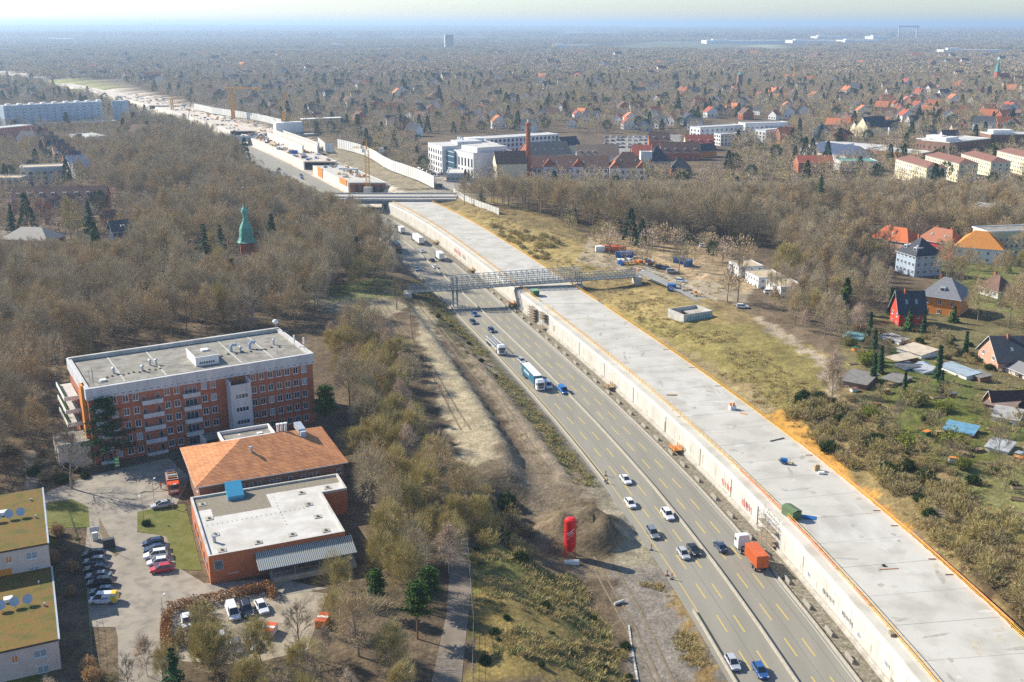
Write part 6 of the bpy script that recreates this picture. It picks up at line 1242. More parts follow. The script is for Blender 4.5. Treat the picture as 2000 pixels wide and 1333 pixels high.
CLEAR = [[(820, 262), (1420, 262), (1420, 350), (1300, 352), (880, 352), (830, 345)], [(1370, 235), (1545, 235), (1545, 262), (1360, 272)],
  [(840, 335), (1000, 340), (900, 385), (860, 372)], [(1195, 85), (1560, 76), (1600, 96), (1200, 100)], [(85, 158), (230, 155), (300, 190), (140, 190)], [(1190, 268), (1330, 262), (1330, 290), (1200, 290)]]
CLP = [pxpoly(q) for q in CLEAR]; WP = [w_[0] for w_ in WOODS.values()]
while placed < 280 and tries < 9000:
    tries += 1; px = rs.uniform(-20, 2020); 
    py = 110 + (rs.uniform(0, 1) ** 1.15) * 185
    if px > 1120 and rs.rand() < .45: py = rs.uniform(185, 252)
    elif px < 400 and rs.rand() < .3: py = rs.uniform(148, 168)
    p = P(px, py, 6); u = (p.x - float(xm(min(p.y, 2380)))); 
    if (-60 < u < 110 and p.y < 2400) or inany(np.array([p.x]), np.array([p.y]), CLP + WP)[0]: continue
    if any((p.x - a) ** 2 + (p.y - b_) ** 2 < (c + 10) ** 2 for a, b_, c in AVOID): continue
    if px > 1120 and py > 180: w_ = [.24, .15, .14, .20, .08, .13, .06]
    elif px > 1120: w_ = [.12, .12, .2, .2, .14, .12, .1]
    else: w_ = [.05, .05, .28, .22, .16, .06, .18]
    i = rs.choice(7, p=np.array(w_) / sum(w_)); o = bpy.data.objects.new("small_house", SH[i][0]); col.objects.link(o); s = rs.uniform(.85, 1.35) * (1 + max(0, (p.y - 1300)) / 4000)
    o.location = (p.x, p.y, 6); o.rotation_euler = (0, 0, rs.uniform(-.9, .5)); o.scale = (s, s, s); tag(o, SLAB_T[SH[i][1]][0], "house", SLAB_T[SH[i][1]][1]); clear(p.x, p.y, 9 * s); placed += 1

# the suburb's further houses, beyond counting
FARH = []; tries = 0
while len(FARH) < 240 and tries < 20000:
    tries += 1; px = rs.uniform(-60, 2060); py = 104 + rs.uniform(0, 1) ** .8 * (178 if px > 560 else 110)
    p = P(px, py, 6); u = (p.x - float(xm(min(p.y, 2380))))
    if (-70 < u < 120 and p.y < 2400) or p.y < 640 or inany(np.array([p.x]), np.array([p.y]), CLP + WP)[0]: continue
    if rs.rand() < .45 and vnoise(np.array([p.x]), np.array([p.y]), 150.)[0] < .5: continue
    if p.y < 2100 and any((p.x - a) ** 2 + (p.y - b_) ** 2 < (c + 7) ** 2 for a, b_, c in AVOID): continue
    w_ = [.12, .07, .20, .24, .10, .12, .15] if (px > 1120) else [.04, .04, .30, .22, .16, .06, .18]
    FARH.append((int(rs.choice(7, p=np.array(w_) / sum(w_))), p.x, p.y, 6.0, rs.uniform(.85, 1.3) * (1 + max(0, (p.y - 1300)) / 6000), rs.uniform(-1.0, .6)))
    if p.y < 2100: clear(p.x, p.y, 8)
SH_OBJ = {}
for o in col.objects:
    if o.type == 'MESH' and o.name.startswith("small_house"):
        for i in range(7):
            if o.data == SH[i][0] and i not in SH_OBJ: SH_OBJ[i] = o
# ================================================================ vehicles
M_TYRE = mat("tyre", (.03, .03, .03), rough=.9); M_RIM = mat("rim", (.35, .35, .36), rough=.4, metal=.6)
M_CG = mat("car glass", (.02, .028, .035), rough=.08, spec=.9); M_LAMP = mat("lamp glass", (.75, .75, .72), rough=.2); M_TAIL = mat("tail lamp", (.45, .02, .02), rough=.3)
def paint(name, c): return mat("car paint " + name, c, rough=.28, spec=.7)
CP = {"white": (.72, .73, .73), "silver": (.42, .44, .46), "grey": (.18, .20, .22), "black": (.022, .025, .03), "blue": (.03, .10, .28), "red": (.50, .03, .04), "navy": (.025, .05, .10), "brightblue": (.03, .16, .42)}
WHL = {}
def wheel_me(r=.33, w_=.22):
    if (r, w_) not in WHL:
        b = MB(Matrix.Rotation(math.pi / 2, 4, 'X')); b.lathe([(r * .55, -w_ / 2), (r * .95, -w_ / 2), (r, -w_ * .35), (r, w_ * .35), (r * .95, w_ / 2), (r * .55, w_ / 2)], M_TYRE, 12); b.lathe([(.0, -w_ * .52), (r * .6, -w_ * .52), (r * .6, w_ * .52), (0, w_ * .52)], M_RIM, 10); WHL[(r, w_)] = b.mesh("wheel")
    return WHL[(r, w_)]
def car_mesh(kind_, m):
    # side profile (x forward): list of (x, z, halfwidth); closed hull lofted across
    P_ = {"hatch": dict(L=4.2, W=.88, H=1.48, bon=1.15, ws=.62, roof=(-1.5, .25), tail=-2.0), "sedan": dict(L=4.7, W=.9, H=1.43, bon=1.3, ws=.6, roof=(-1.1, .2), tail=-1.75), "suv": dict(L=4.6, W=.94, H=1.68, bon=1.15, ws=.75, roof=(-1.85, .35), tail=-2.15), "van": dict(L=4.9, W=.97, H=1.95, bon=1.75, ws=1.2, roof=(-2.2, .95), tail=-2.4)}[kind_]
    L, W, H = P_["L"], P_["W"], P_["H"]; f, r = L / 2, -L / 2; belt = .92 if H < 1.6 else 1.02; bon = P_["bon"]; (ra, rb) = P_["roof"]; ta = P_["tail"]
    secs = [(f, .35, .55, W * .78), (f - .12, .25, .72, W * .93), (f - .55, .2, .80, W), (bon, .2, belt, W), (0, .2, belt + .02, W), (ta, .2, belt + .04, W), (r + .1, .25, belt - .02, W * .95), (r, .38, belt - .12, W * .84)]
    b = MB(); vs = []; n = 8
    for x, z0, z1, hw in secs:
        q = [(-hw * .9, z0), (-hw, z0 + .18), (-hw, z1 - .14), (-hw * .88, z1), (hw * .88, z1), (hw, z1 - .14), (hw, z0 + .18), (hw * .9, z0)]
        vs += [(x, y, z) for y, z in q]
    fs = [(i * n + k, i * n + (k + 1) % n, (i + 1) * n + (k + 1) % n, (i + 1) * n + k) for i in range(len(secs) - 1) for k in range(n)] + [tuple(range(n))[::-1], tuple(range((len(secs) - 1) * n, len(secs) * n))]
    b.add(vs, fs, m); hw = W * .88; rw = W * .68
    # cabin: roof panel in paint, sides in glass
    A = [(bon, belt), (rb, H), (ra, H), (ta - .05, belt + .02)]
    lo = [(bon, -hw, belt), (bon, hw, belt), (ta - .05, hw, belt + .02), (ta - .05, -hw, belt + .02)]; up = [(rb, -rw, H - .03), (rb, rw, H - .03), (ra, rw, H - .03), (ra, -rw, H - .03)]
    cab = MB(); cab.add(lo + up, [(0, 1, 5, 4), (1, 2, 6, 5), (2, 3, 7, 6), (3, 0, 4, 7)], M_CG)
    b.add([(rb + .02, -rw - .01, H - .02), (rb + .02, rw + .01, H - .02), (ra - .02, rw + .01, H - .02), (ra - .02, -rw - .01, H - .02), (rb - .15, -rw * .9, H + .02), (rb - .15, rw * .9, H + .02), (ra + .1, rw * .9, H + .02), (ra + .1, -rw * .9, H + .02)], [(4, 5, 6, 7), (0, 1, 5, 4), (1, 2, 6, 5), (2, 3, 7, 6), (3, 0, 4, 7)], m)
    for s in (-1, 1):
        for (x0, z0), (x1, z1), wd in (((bon, belt), (rb, H), .06), ((ta - .05, belt), (ra, H), .1), (((rb + ra) / 2, belt), ((rb + ra) / 2, H), .05)): b.tube((x0, s * hw, z0), (x1, s * rw, z1 - .02), wd, wd, m, 4)
        b.box(bon - .35, bon - .18, s * (W + .12) - .07, s * (W + .12) + .07, belt - .02, belt + .13, m)
    if kind_ == "van":
        b.add([(-.3, s * (hw + .005) * 1, belt + .0) for s in ()] or [(0, 0, 0)], [], m)
        for s in (-1, 1): vs = [(.1, s * (hw + .02), belt), (ta, s * (hw + .02), belt), (ra, s * (rw + .03), H - .03), (-.0, s * (rw + .03), H - .03)]; b.add(vs, [(0, 1, 2, 3)], m)
    lamp = MB(); lamp.box(f - .16, f - .02, -W * .86, -W * .5, .58, .72, M_LAMP); lamp2 = MB(); lamp2.box(f - .16, f - .02, W * .5, W * .86, .58, .72, M_LAMP); tl = MB(); tl.box(r - .01, r + .1, -W * .88, -W * .6, .62, .82, M_TAIL); tl2 = MB(); tl2.box(r - .01, r + .1, W * .6, W * .88, .62, .82, M_TAIL)
    return b.mesh("body"), cab.mesh("windows"), lamp.mesh("headlight"), lamp2.mesh("headlight"), (tl.mesh("tail_light"), tl2.mesh("tail_light")), L, W
CM = {}
def car(kind_, colr, loc, rz, label, group=None):
    k = (kind_, colr)
    if k not in CM: CM[k] = car_mesh(kind_, paint(colr, CP[colr]))
    b, c, l1, l2, tl, L, W = CM[k]; t = thing({"hatch": "hatchback_car", "sedan": "sedan_car", "suv": "suv_car", "van": "delivery_van"}[kind_], loc, rz, label, "van" if kind_ == "van" else "car", group)
    inst(b, "body", t); inst(c, "windows", t); inst(l1, "headlight", t); inst(l2, "headlight", t); inst(tl[0], "tail_light", t); inst(tl[1], "tail_light", t)
    for x in (L * .30, -L * .30):
        for y in (-W + .1, W - .1): inst(wheel_me(), "wheel", t, (x, y, .33))
    return t
def road_car(kind_, colr, px, py, label, group=None, up=False, z=.007):
    p = P(px, py, z + .4); h = heading(p.y) + (0 if up else math.pi); return car(kind_, colr, (p.x, p.y, z), h, label, group)
def truck(loc, rz, label, cab, box, bl=13.2, bh=2.7, name="lorry", trailer=True, bz=1.15, gap=.9, cabh=3.4, skirt=True, text=None):
    t = thing(name, loc, rz, label, "lorry"); f = (bl + gap + 2.4) / 2
    b = MB(); x1 = f; x0 = f - 2.2; b.prism([(x0, -1.22), (x1 - .15, -1.22), (x1, -1.0), (x1, 1.0), (x1 - .15, 1.22), (x0, 1.22)], .45, cabh - .5, cab)
    b.add([(x0, -1.22, cabh - .5), (x1 - .1, -1.15, cabh - .5), (x1 - .1, 1.15, cabh - .5), (x0, 1.22, cabh - .5), (x0, -1.05, cabh), (x1 - .9, -1.0, cabh), (x1 - .9, 1.0, cabh), (x0, 1.05, cabh)], [(0, 1, 5, 4), (1, 2, 6, 5), (2, 3, 7, 6), (3, 0, 4, 7), (4, 5, 6, 7)], cab)
    c = b.obj("cab", t); b = MB(); b.box(x1 - .01, x1 + .03, -1.0, 1.0, 1.75, 2.65, M_CG); [b.box(x1 - 1.2, x1 - .3, s * 1.23 - .01, s * 1.23 + .01, 1.8, 2.5, M_CG) for s in (-1, 1)]; b.obj("windows", c)
    for s in (-1, 1): b = MB(); b.box(x1 - .0, x1 + .05, s * .85 - .18, s * .85 + .18, .75, .95, M_LAMP); b.obj("headlight", c)
    b = MB(); b.box(x1, x1 + .04, -.75, .75, 1.0, 1.6, M_DFR); b.obj("grille", c)
    b = MB(); b.box(-f, x0 - .2, -.45, .45, .75, 1.1, M_DFR); b.box(x0 - 1.2, x0, -.5, .5, .75, 1.0, M_DFR); b.obj("chassis", t)
    if box:
        b = MB(); xb = -f; xe = -f + bl; m, top, extra = box; b.box(xb, xe, -1.25, 1.25, bz, bz + bh, m, top=top)
        if extra == 'ribs':
            for k in range(int(bl / .4)): x = xb + .15 + k * .4; b.box(x, x + .18, -1.29, -1.25, bz + .15, bz + bh - .15, m); b.box(x, x + .18, 1.25, 1.29, bz + .15, bz + bh - .15, m)
        bo = b.obj("cargo_box", t); b = MB(); b.box(xb - .04, xb, -1.2, -.02, bz + .1, bz + bh - .1, m); b.box(xb - .04, xb, .02, 1.2, bz + .1, bz + bh - .1, m); b.obj("rear_door", bo)
        if text: b = MB(); [b.box(xb + 3 + k * .9, xb + 3.55 + k * .9, s * 1.255 - .005, s * 1.255 + .005, bz + 1.1, bz + 1.8, M_WHITE) for k in range(6) for s in (-1, 1)]; b.obj("lettering", bo)
    for x in [x1 - 1.0, x1 - 3.4] + [-f + 1.2 + k * 1.3 for k in range(3 if bl > 8 else 2)]:
        for y in (-1.02, 1.02): inst(wheel_me(.5, .3), "wheel", t, (x, y, .5))
    return t
def road_truck(px, py, label, cab, box, up=False, **k):
    p = P(px, py, 1.0); h = heading(p.y) + (0 if up else math.pi); return truck((p.x, p.y, .007), h, label, cab, box, **k)
wht, blk = paint("white", CP["white"]), paint("black", CP["black"])
# left carriageway, towards the viewer (nearest first), right carriageway away
for a in (("hatch", "silver", 1431, 1296, "silver hatchback at the bottom edge, left of the blue one"), ("hatch", "blue", 1485, 1312, "bright blue hatchback at the bottom edge of the motorway"),
  ("hatch", "silver", 1335, 1083, "silver hatchback driving beside the black car"), ("sedan", "black", 1355, 1075, "black car overtaking the silver hatchback by the median"),
  ("suv", "grey", 1275, 1043, "grey car behind the silver hatchback, near the yellow edge line"), ("suv", "white", 1304, 1007, "white van like car in the lane beside the median"),
  ("hatch", "white", 1231, 985, "white hatchback near the yellow edge line, second of two"), ("sedan", "white", 1222, 938, "white estate car ahead of the dirt heap, farthest of the near whites"),
  ("van", "brightblue", 1100, 764, "bright blue van right of the blue and white lorry"), ("van", "white", 1069, 754, "white van right beside the blue and white lorry's cab"), ("hatch", "silver", 1019, 706, "silver car just behind the blue and white lorry"),
  ("hatch", "navy", 960, 646, "dark car behind the empty car transporter"), ("hatch", "navy", 924, 630, "dark blue car on the left carriageway in the bridge's shadow"), ("hatch", "blue", 927, 615, "blue car leaving the footbridge's shadow"),
  ("sedan", "white", 813, 526, "white car beyond the footbridge on the left carriageway"), ("sedan", "white", 752, 464, "white car among the far group on the left carriageway"), ("hatch", "blue", 745, 449, "blue car in the far group behind the trees"), ("hatch", "navy", 703, 432, "dark car close to the road overpass"), ("van", "white", 729, 452, "white van in the far group behind the trees")):
    road_car(*a)
for a in (("sedan", "navy", 1407, 1069, "dark blue car in the lane left of the orange container lorry"), ("sedan", "white", 849, 522, "white car beyond the footbridge, right carriageway"), ("sedan", "white", 824, 491, "white car behind the far white lorry"), ("hatch", "black", 844, 509, "small black car beside the boxy white van"), ("hatch", "white", 756, 430, "white car nearest to the road overpass"), ("hatch", "grey", 772, 443, "grey car heading for the road overpass")):
    road_car(*a, up=True)
for px, py, c in ((545, 331, "black"), (553, 339, "white"), (588, 343, "navy"), (590, 349, "blue"), (574, 352, "navy")): road_car("hatch", c, px, py, "tiny %s car on the motorway far beyond the overpass%s" % ({"black": "black", "white": "white", "navy": "navy", "blue": "blue"}[c], {588: " in the upper of two", 574: " nearest the trees"}.get(px, "")))
M_LB = mat("lorry blue tarpaulin", (.03, .15, .24), rough=.5)
road_truck(1041, 742, "long blue sided lorry with white roof and white cab", wht, (M_LB, M_WHITE, None), bl=13.4, bh=2.75, text=True)
road_truck(1466, 1084, "white cab lorry carrying an orange container", wht, (M_ORC, M_ORC, 'ribs'), up=True, bl=6.1, bh=2.6, gap=3.3, cabh=3.5)
road_truck(775, 486, "dark blue lorry on the left carriageway near the trees", paint("navy", CP["navy"]), (mat("dark tarpaulin", (.03, .06, .09), rough=.6), M_LB, None), bl=9, bh=2.7)
road_truck(815, 470, "far white lorry with blue rear on the right carriageway", paint("blue", CP["blue"]), (M_WHITE, M_WHITE, None), up=True, bl=13, bh=2.8)
road_truck(858, 503, "boxy white lorry beyond the footbridge, right carriageway", paint("grey", CP["grey"]), (M_WHITE, M_WHITE, None), up=True, bl=6.5, bh=2.7)
road_truck(783, 452, "small white lorry far up the right carriageway", paint("grey", CP["grey"]), (M_WHITE, M_WHITE, None), up=True, bl=5, bh=2.6)
def transporter():
    p = P(968, 676, 1); t = truck((p.x, p.y, .007), heading(p.y) + math.pi, "empty white car transporter with open steel decks", wht, None, bl=13, name="car_transporter"); t["category"] = "lorry"; b = MB(); f = 8.1
    for s in (-1.15, 1.15):
        for z in (1.2, 2.4): b.tube((-f, s, z), (5.2, s, z + (.3 if z > 2 else 0)), .09, .09, M_WHITE, 4)
        for k in range(7): x = -f + .3 + k * 2.1; b.tube((x, s, 1.2), (x, s, 3.6 if k % 2 else 2.5), .09, .09, M_WHITE, 4)
        b.tube((-f, s, 1.2), (-f - 1.2, s, 3.2), .07, .07, M_WHITE, 4)
    for k in range(12): x = -f + .4 + k * 1.1; b.tube((x, -1.15, 2.4), (x, 1.15, 2.4), .06, .06, M_STEEL, 4)
    b.box(-f, 5.0, -1.1, -.55, 1.15, 1.25, M_ZINC); b.box(-f, 5.0, .55, 1.1, 1.15, 1.25, M_ZINC); b.obj("steel_deck", t)
transporter()
# parked cars on the clinic yard
YD = math.radians(-3)
for i, (c, k_, py, px, lab) in enumerate((("black", "hatch", 1083, 184, "black hatchback, topmost of the left parking row"), ("grey", "hatch", 1097, 186, "dark grey hatchback, second in the left parking row"), ("black", "sedan", 1112, 190, "black estate car, third in the left parking row"), ("grey", "sedan", 1126, 193, "dark car, fourth in the left parking row"), ("black", "suv", 1139, 196, "black people carrier, fifth in the left parking row"), ("navy", "hatch", 1156, 200, "dark blue hatchback parked just above the yellow tailed van"))):
    p = P(px, py, 6.5); car(k_, c, (p.x, p.y, 6.06), math.radians(188), lab)
p = P(202, 1171, 6.6); t = car("van", "white", (p.x, p.y, 6.06), math.radians(185), "white delivery van with yellow tail parked at the row's end"); b = MB(); ylw = paint("yellow", (.75, .52, .02)); b.box(-2.47, -1.5, -1.0, 1.0, .45, 1.5, ylw); b.box(-2.35, -1.5, -.7, .7, 1.5, 1.98, ylw); b.obj("yellow_tail", t)
b = MB(); [b.box(.0 - k * .28, .18 - k * .28, s * .985 - .01, s * .985 + .01, 1.05, 1.3, MATS["car paint blue"]) for k in range(5) for s in (-1, 1)]; b.obj("lettering", t)
for c, k_, py, px, lab in (("navy", "hatch", 1061, 299, "dark blue car, topmost of the five cars on the lawn side"), ("navy", "sedan", 1073, 304, "dark car second from the top beside the lawn"), ("white", "suv", 1085, 304, "white car in the middle of the row beside the lawn"), ("white", "hatch", 1099, 309, "pale silver white car next to the red one"), ("red", "hatch", 1112, 315, "bright red hatchback at the end of the lawn row")): p = P(px, py, 6.5); car(k_, c, (p.x, p.y, 6.06), math.radians(198), lab)
p = P(317, 987, 6.5); car("sedan", "silver", (p.x, p.y, 6.06), math.radians(205), "silver estate car parked alone by the orange hall's corner")
for c, k_, py, px, lab, a in (("white", "van", 1197, 455, "white van, left of three cars behind the hedge", 295), ("black", "suv", 1192, 482, "black car, middle of three behind the hedge", 294), ("white", "sedan", 1186, 511, "white car, right of three behind the hedge", 297), ("white", "hatch", 1258, 494, "white car parked alone on the lower sandy yard", 298), ("grey", "hatch", 1265, 462, "grey car half hidden by twigs on the sandy yard", 292), ("silver", "hatch", 1250, 433, "silver car half hidden by twigs, leftmost below", 292), ("white", "hatch", 1215, 365, "white car under the twigs at the hedge's left end", 290)):
    p = P(px, py, 6.5); car(k_, c, (p.x, p.y, 6.05), math.radians(a), lab)
for i, (x, y, c) in enumerate([(845, 340, "navy"), (852, 343, "white"), (859, 340, "blue"), (866, 338, "grey"), (838, 335, "black"), (846, 331, "silver"), (828, 332, "navy"), (820, 329, "white"), (833, 338, "blue"), (858, 362, "navy"), (874, 352, "red")]): p = P(x, y, 6.5); car("hatch", c, (p.x, p.y, 6.02), rnd.uniform(2.2, 2.6), "small parked car on the office yard beside the noise wall", "cars parked on the office yard")
for i in range(46):
    x = 1185 + (i % 12) * 11 + rnd.uniform(-2, 2); y = 268 + (i // 12) * 7 + rnd.uniform(-1, 1); p = P(x, y, 6.4); car("hatch", rnd.choice(["white", "silver", "grey", "navy"]), (p.x, p.y, 6.02), .3, "tiny car on the big car park behind the hospital", "cars on the hospital car park")
for k, (px, py, c) in enumerate(((1486, 562, "silver"), (1504, 574, "white"), (1515, 580, "silver"), (1450, 602, "white"), (1302, 528, "navy"), (1312, 533, "silver"), (1290, 525, "black"), (1330, 552, "white"), (1375, 483, "white"))): p = ground(px, py); car("suv" if k != 3 else "hatch", c, (p.x, p.y, p.z + .05), rnd.uniform(-.6, .3), "%s car on the sandy site ground %s" % (c, ["before the near white offices", "between near offices and birches", "right of its white neighbour by the offices", "at the foot of the ramp", "beside the bare tree and blue container", "third in the row by the spoil heap", "first in the row by the spoil heap", "below the second bare tree", "far back among the bare trees"][k]))
# ================================================================ orange lorry with worker, silo, bridge
def fire_truck():
    p = P(338, 955, 6.0); t = thing("utility_truck", (p.x, p.y, 6.06), math.radians(-68), "red orange utility lorry with a hose beside the tiled annex", "lorry"); m = paint("fire orange", (.62, .09, .02)); b = MB(); b.box(2.0, 3.9, -1.2, 1.2, .5, 2.7, m); c = b.obj("cab", t); b = MB(); b.box(3.88, 3.93, -1.05, 1.05, 1.5, 2.4, M_CG); b.box(2.6, 3.6, -1.22, 1.22, 1.5, 2.3, M_CG); b.obj("windows", c)
    b = MB(); b.box(3.9, 3.97, -.9, .9, .9, 1.3, M_WHITE); b.obj("grille", c); b = MB(); b.box(-3.9, 1.7, -1.25, 1.25, .7, 2.9, mat("dull red tank", (.33, .07, .04), (.25, .06, .04), sc=2, rough=.6), top=mat("dusty deck", (.33, .24, .2), rough=.9)); b.obj("cargo_body", t)
    b = MB(); [b.box(-3.5 + k * 1.3, -2.8 + k * 1.3, -.9, .9, 2.9, 3.15, M_RUST if k % 2 else M_ZINC) for k in range(4)]; b.obj("roof_equipment", t)
    for x in (2.9, -1.2, -2.6):
        for y in (-1.05, 1.05): inst(wheel_me(.5, .3), "wheel", t, (x, y, .5))
fire_truck()
def add_person(px, py, z, label, top, legs, rz=0, bend=0):
    me = bpy.data.meshes.new("person"); sb = bend
    V = [(0, 0, .95), (sb * .1, 0, 1.2), (sb * .25, 0, 1.42), (sb * .32, 0, 1.52), (sb * .36, 0, 1.62), (sb * .38, 0, 1.74), (sb * .22, .2, 1.40), (sb * .3 + .05, .27, 1.13), (sb * .3 + .2, .25, .92), (sb * .22, -.2, 1.40), (sb * .3 + .05, -.27, 1.13), (sb * .3 + .2, -.25, .92), (0, .1, .88), (.03, .12, .48), (-.02, .13, .08), (.12, .14, .04), (0, -.1, .88), (.1, -.12, .48), (.08, -.13, .08), (.22, -.14, .04)]
    E_ = [(0, 1), (1, 2), (2, 3), (3, 4), (4, 5), (2, 6), (6, 7), (7, 8), (2, 9), (9, 10), (10, 11), (0, 12), (12, 13), (13, 14), (14, 15), (0, 16), (16, 17), (17, 18), (18, 19)]
    Rr = [.14, .14, .15, .06, .1, .085, .065, .05, .04, .065, .05, .04, .095, .07, .05, .045, .095, .07, .05, .045]
    me.from_pydata(V, E_, []); o = bpy.data.objects.new("person", me); col.objects.link(o); p = P(px, py, z); o.location = p; o.rotation_euler = (0, 0, rz)
    o.modifiers.new("skin", 'SKIN'); sub = o.modifiers.new("smooth", 'SUBSURF'); sub.levels = 1; sub.render_levels = 1
    if not me.skin_vertices:
        bpy.context.view_layer.objects.active = o; o.select_set(True)
        bpy.ops.mesh.customdata_skin_add(); o.select_set(False)
    for i, r_ in enumerate(Rr): me.skin_vertices[0].data[i].radius = (r_, r_)
    m = bpy.data.materials.new("clothing"); m.use_nodes = True; t = m.node_tree; tc = t.nodes.new("ShaderNodeTexCoord"); sx = t.nodes.new("ShaderNodeSeparateXYZ"); t.links.new(tc.outputs["Object"], sx.inputs[0]); cr = t.nodes.new("ShaderNodeValToRGB"); cr.color_ramp.interpolation = 'CONSTANT'
    e = cr.color_ramp.elements; e[0].position = 0; e[0].color = (.02, .02, .02, 1); e[1].position = .06; e[1].color = (*legs, 1)
    for ps, c in ((.46, top), (.755, (.45, .28, .2)), (.84, (.07, .04, .03))): q = e.new(ps); q.color = (*c, 1)
    dv = t.nodes.new("ShaderNodeMath"); dv.operation = 'DIVIDE'; dv.inputs[1].default_value = 2.0; t.links.new(sx.outputs[2], dv.inputs[0]); t.links.new(dv.outputs[0], cr.inputs[0]); t.links.new(cr.outputs[0], t.nodes["Principled BSDF"].inputs["Base Color"]); me.materials.append(m)
    return tag(o, label, "person")
add_person(315, 955, 6.06, "person in orange work jacket holding the hose beside the red lorry", (.75, .16, .03), (.03, .04, .08), 2.6, .6)
add_person(1329, 565, 9.0, "person in dark clothes walking down the paved ramp", (.03, .03, .04), (.03, .03, .05), -.6, 0)
p = P(313, 957, 6.1); b = MB(); hp = [(0, 0, .9), (-.9, -.5, .3), (-1.8, -1.2, .06), (-3.0, -1.0, .06), (-3.8, -1.9, .06)]; [b.tube(a_, c_, .07, .07, M_DK, 5) for a_, c_ in zip(hp, hp[1:])]; o = b.obj("hose", label="dark suction hose lying on the driveway by the worker", cat="hose"); o.location = p
def silo():
    p = P(1113, 1088, 0); t = thing("mortar_silo", p, .2, "bright red cylindrical silo with white lettering on short legs", "silo"); m = mat("red silo paint", (.70, .025, .02), (.62, .02, .02), sc=1.5, rough=.4); b = MB(); b.lathe([(.3, 1.2), (1.15, 2.6), (1.2, 2.7), (1.2, 8.3), (1.1, 8.6), (.6, 8.85), (.05, 8.9)], m, 20); bo = b.obj("tank", t)
    b = MB(); b.lathe([(1.24, 3.0), (1.24, 3.12)], m, 20); b.lathe([(1.24, 8.1), (1.24, 8.25)], m, 20); b.obj("ring", bo)
    for a in (.8, 2.4, 3.9, 5.5): b = MB(); b.tube((1.25 * math.cos(a), 1.25 * math.sin(a), 0), (1.15 * math.cos(a), 1.15 * math.sin(a), 3.2), .1, .1, m, 4); b.obj("leg", t)
    b = MB()
    for r0, zz in ((0, 5.6), (1, 5.25)):
        for k in range(7 - 2 * r0):
            a = -math.pi / 2 - .2 - .62 + k * .18 + r0 * .15; z = zz + k * .16
            for dz, hh in ((0, .28),): q = [(1.225 * math.cos(a + s) * 1.0, 1.225 * math.sin(a + s), z + dz + v) for s, v in ((0, 0), (.13, .1), (.13, .1 + hh), (0, hh))]; b.add(q, [(0, 1, 2, 3)], M_WHITE)
    q = []
    for k in range(8): a = -math.pi / 2 - .85 + k * .19; q += [(1.225 * math.cos(a), 1.225 * math.sin(a), 4.45 + k * .2), (1.225 * math.cos(a), 1.225 * math.sin(a), 4.55 + k * .2)]
    b.add(q, [(2 * i, 2 * i + 2, 2 * i + 3, 2 * i + 1) for i in range(7)], M_WHITE); b.obj("lettering", bo)
silo()
p = P(1117, 1101, .2); b = MB(); b.box(-1.5, 1.5, -.4, .4, -.2, .5, M_WHITE); b.tube((-1.5, 0, .5), (1.5, 0, .5), .35, .35, M_WHITE, 6, True); o = b.obj("mixing_machine", label="small white machine lying at the red silo's foot", cat="machine"); o.location = p
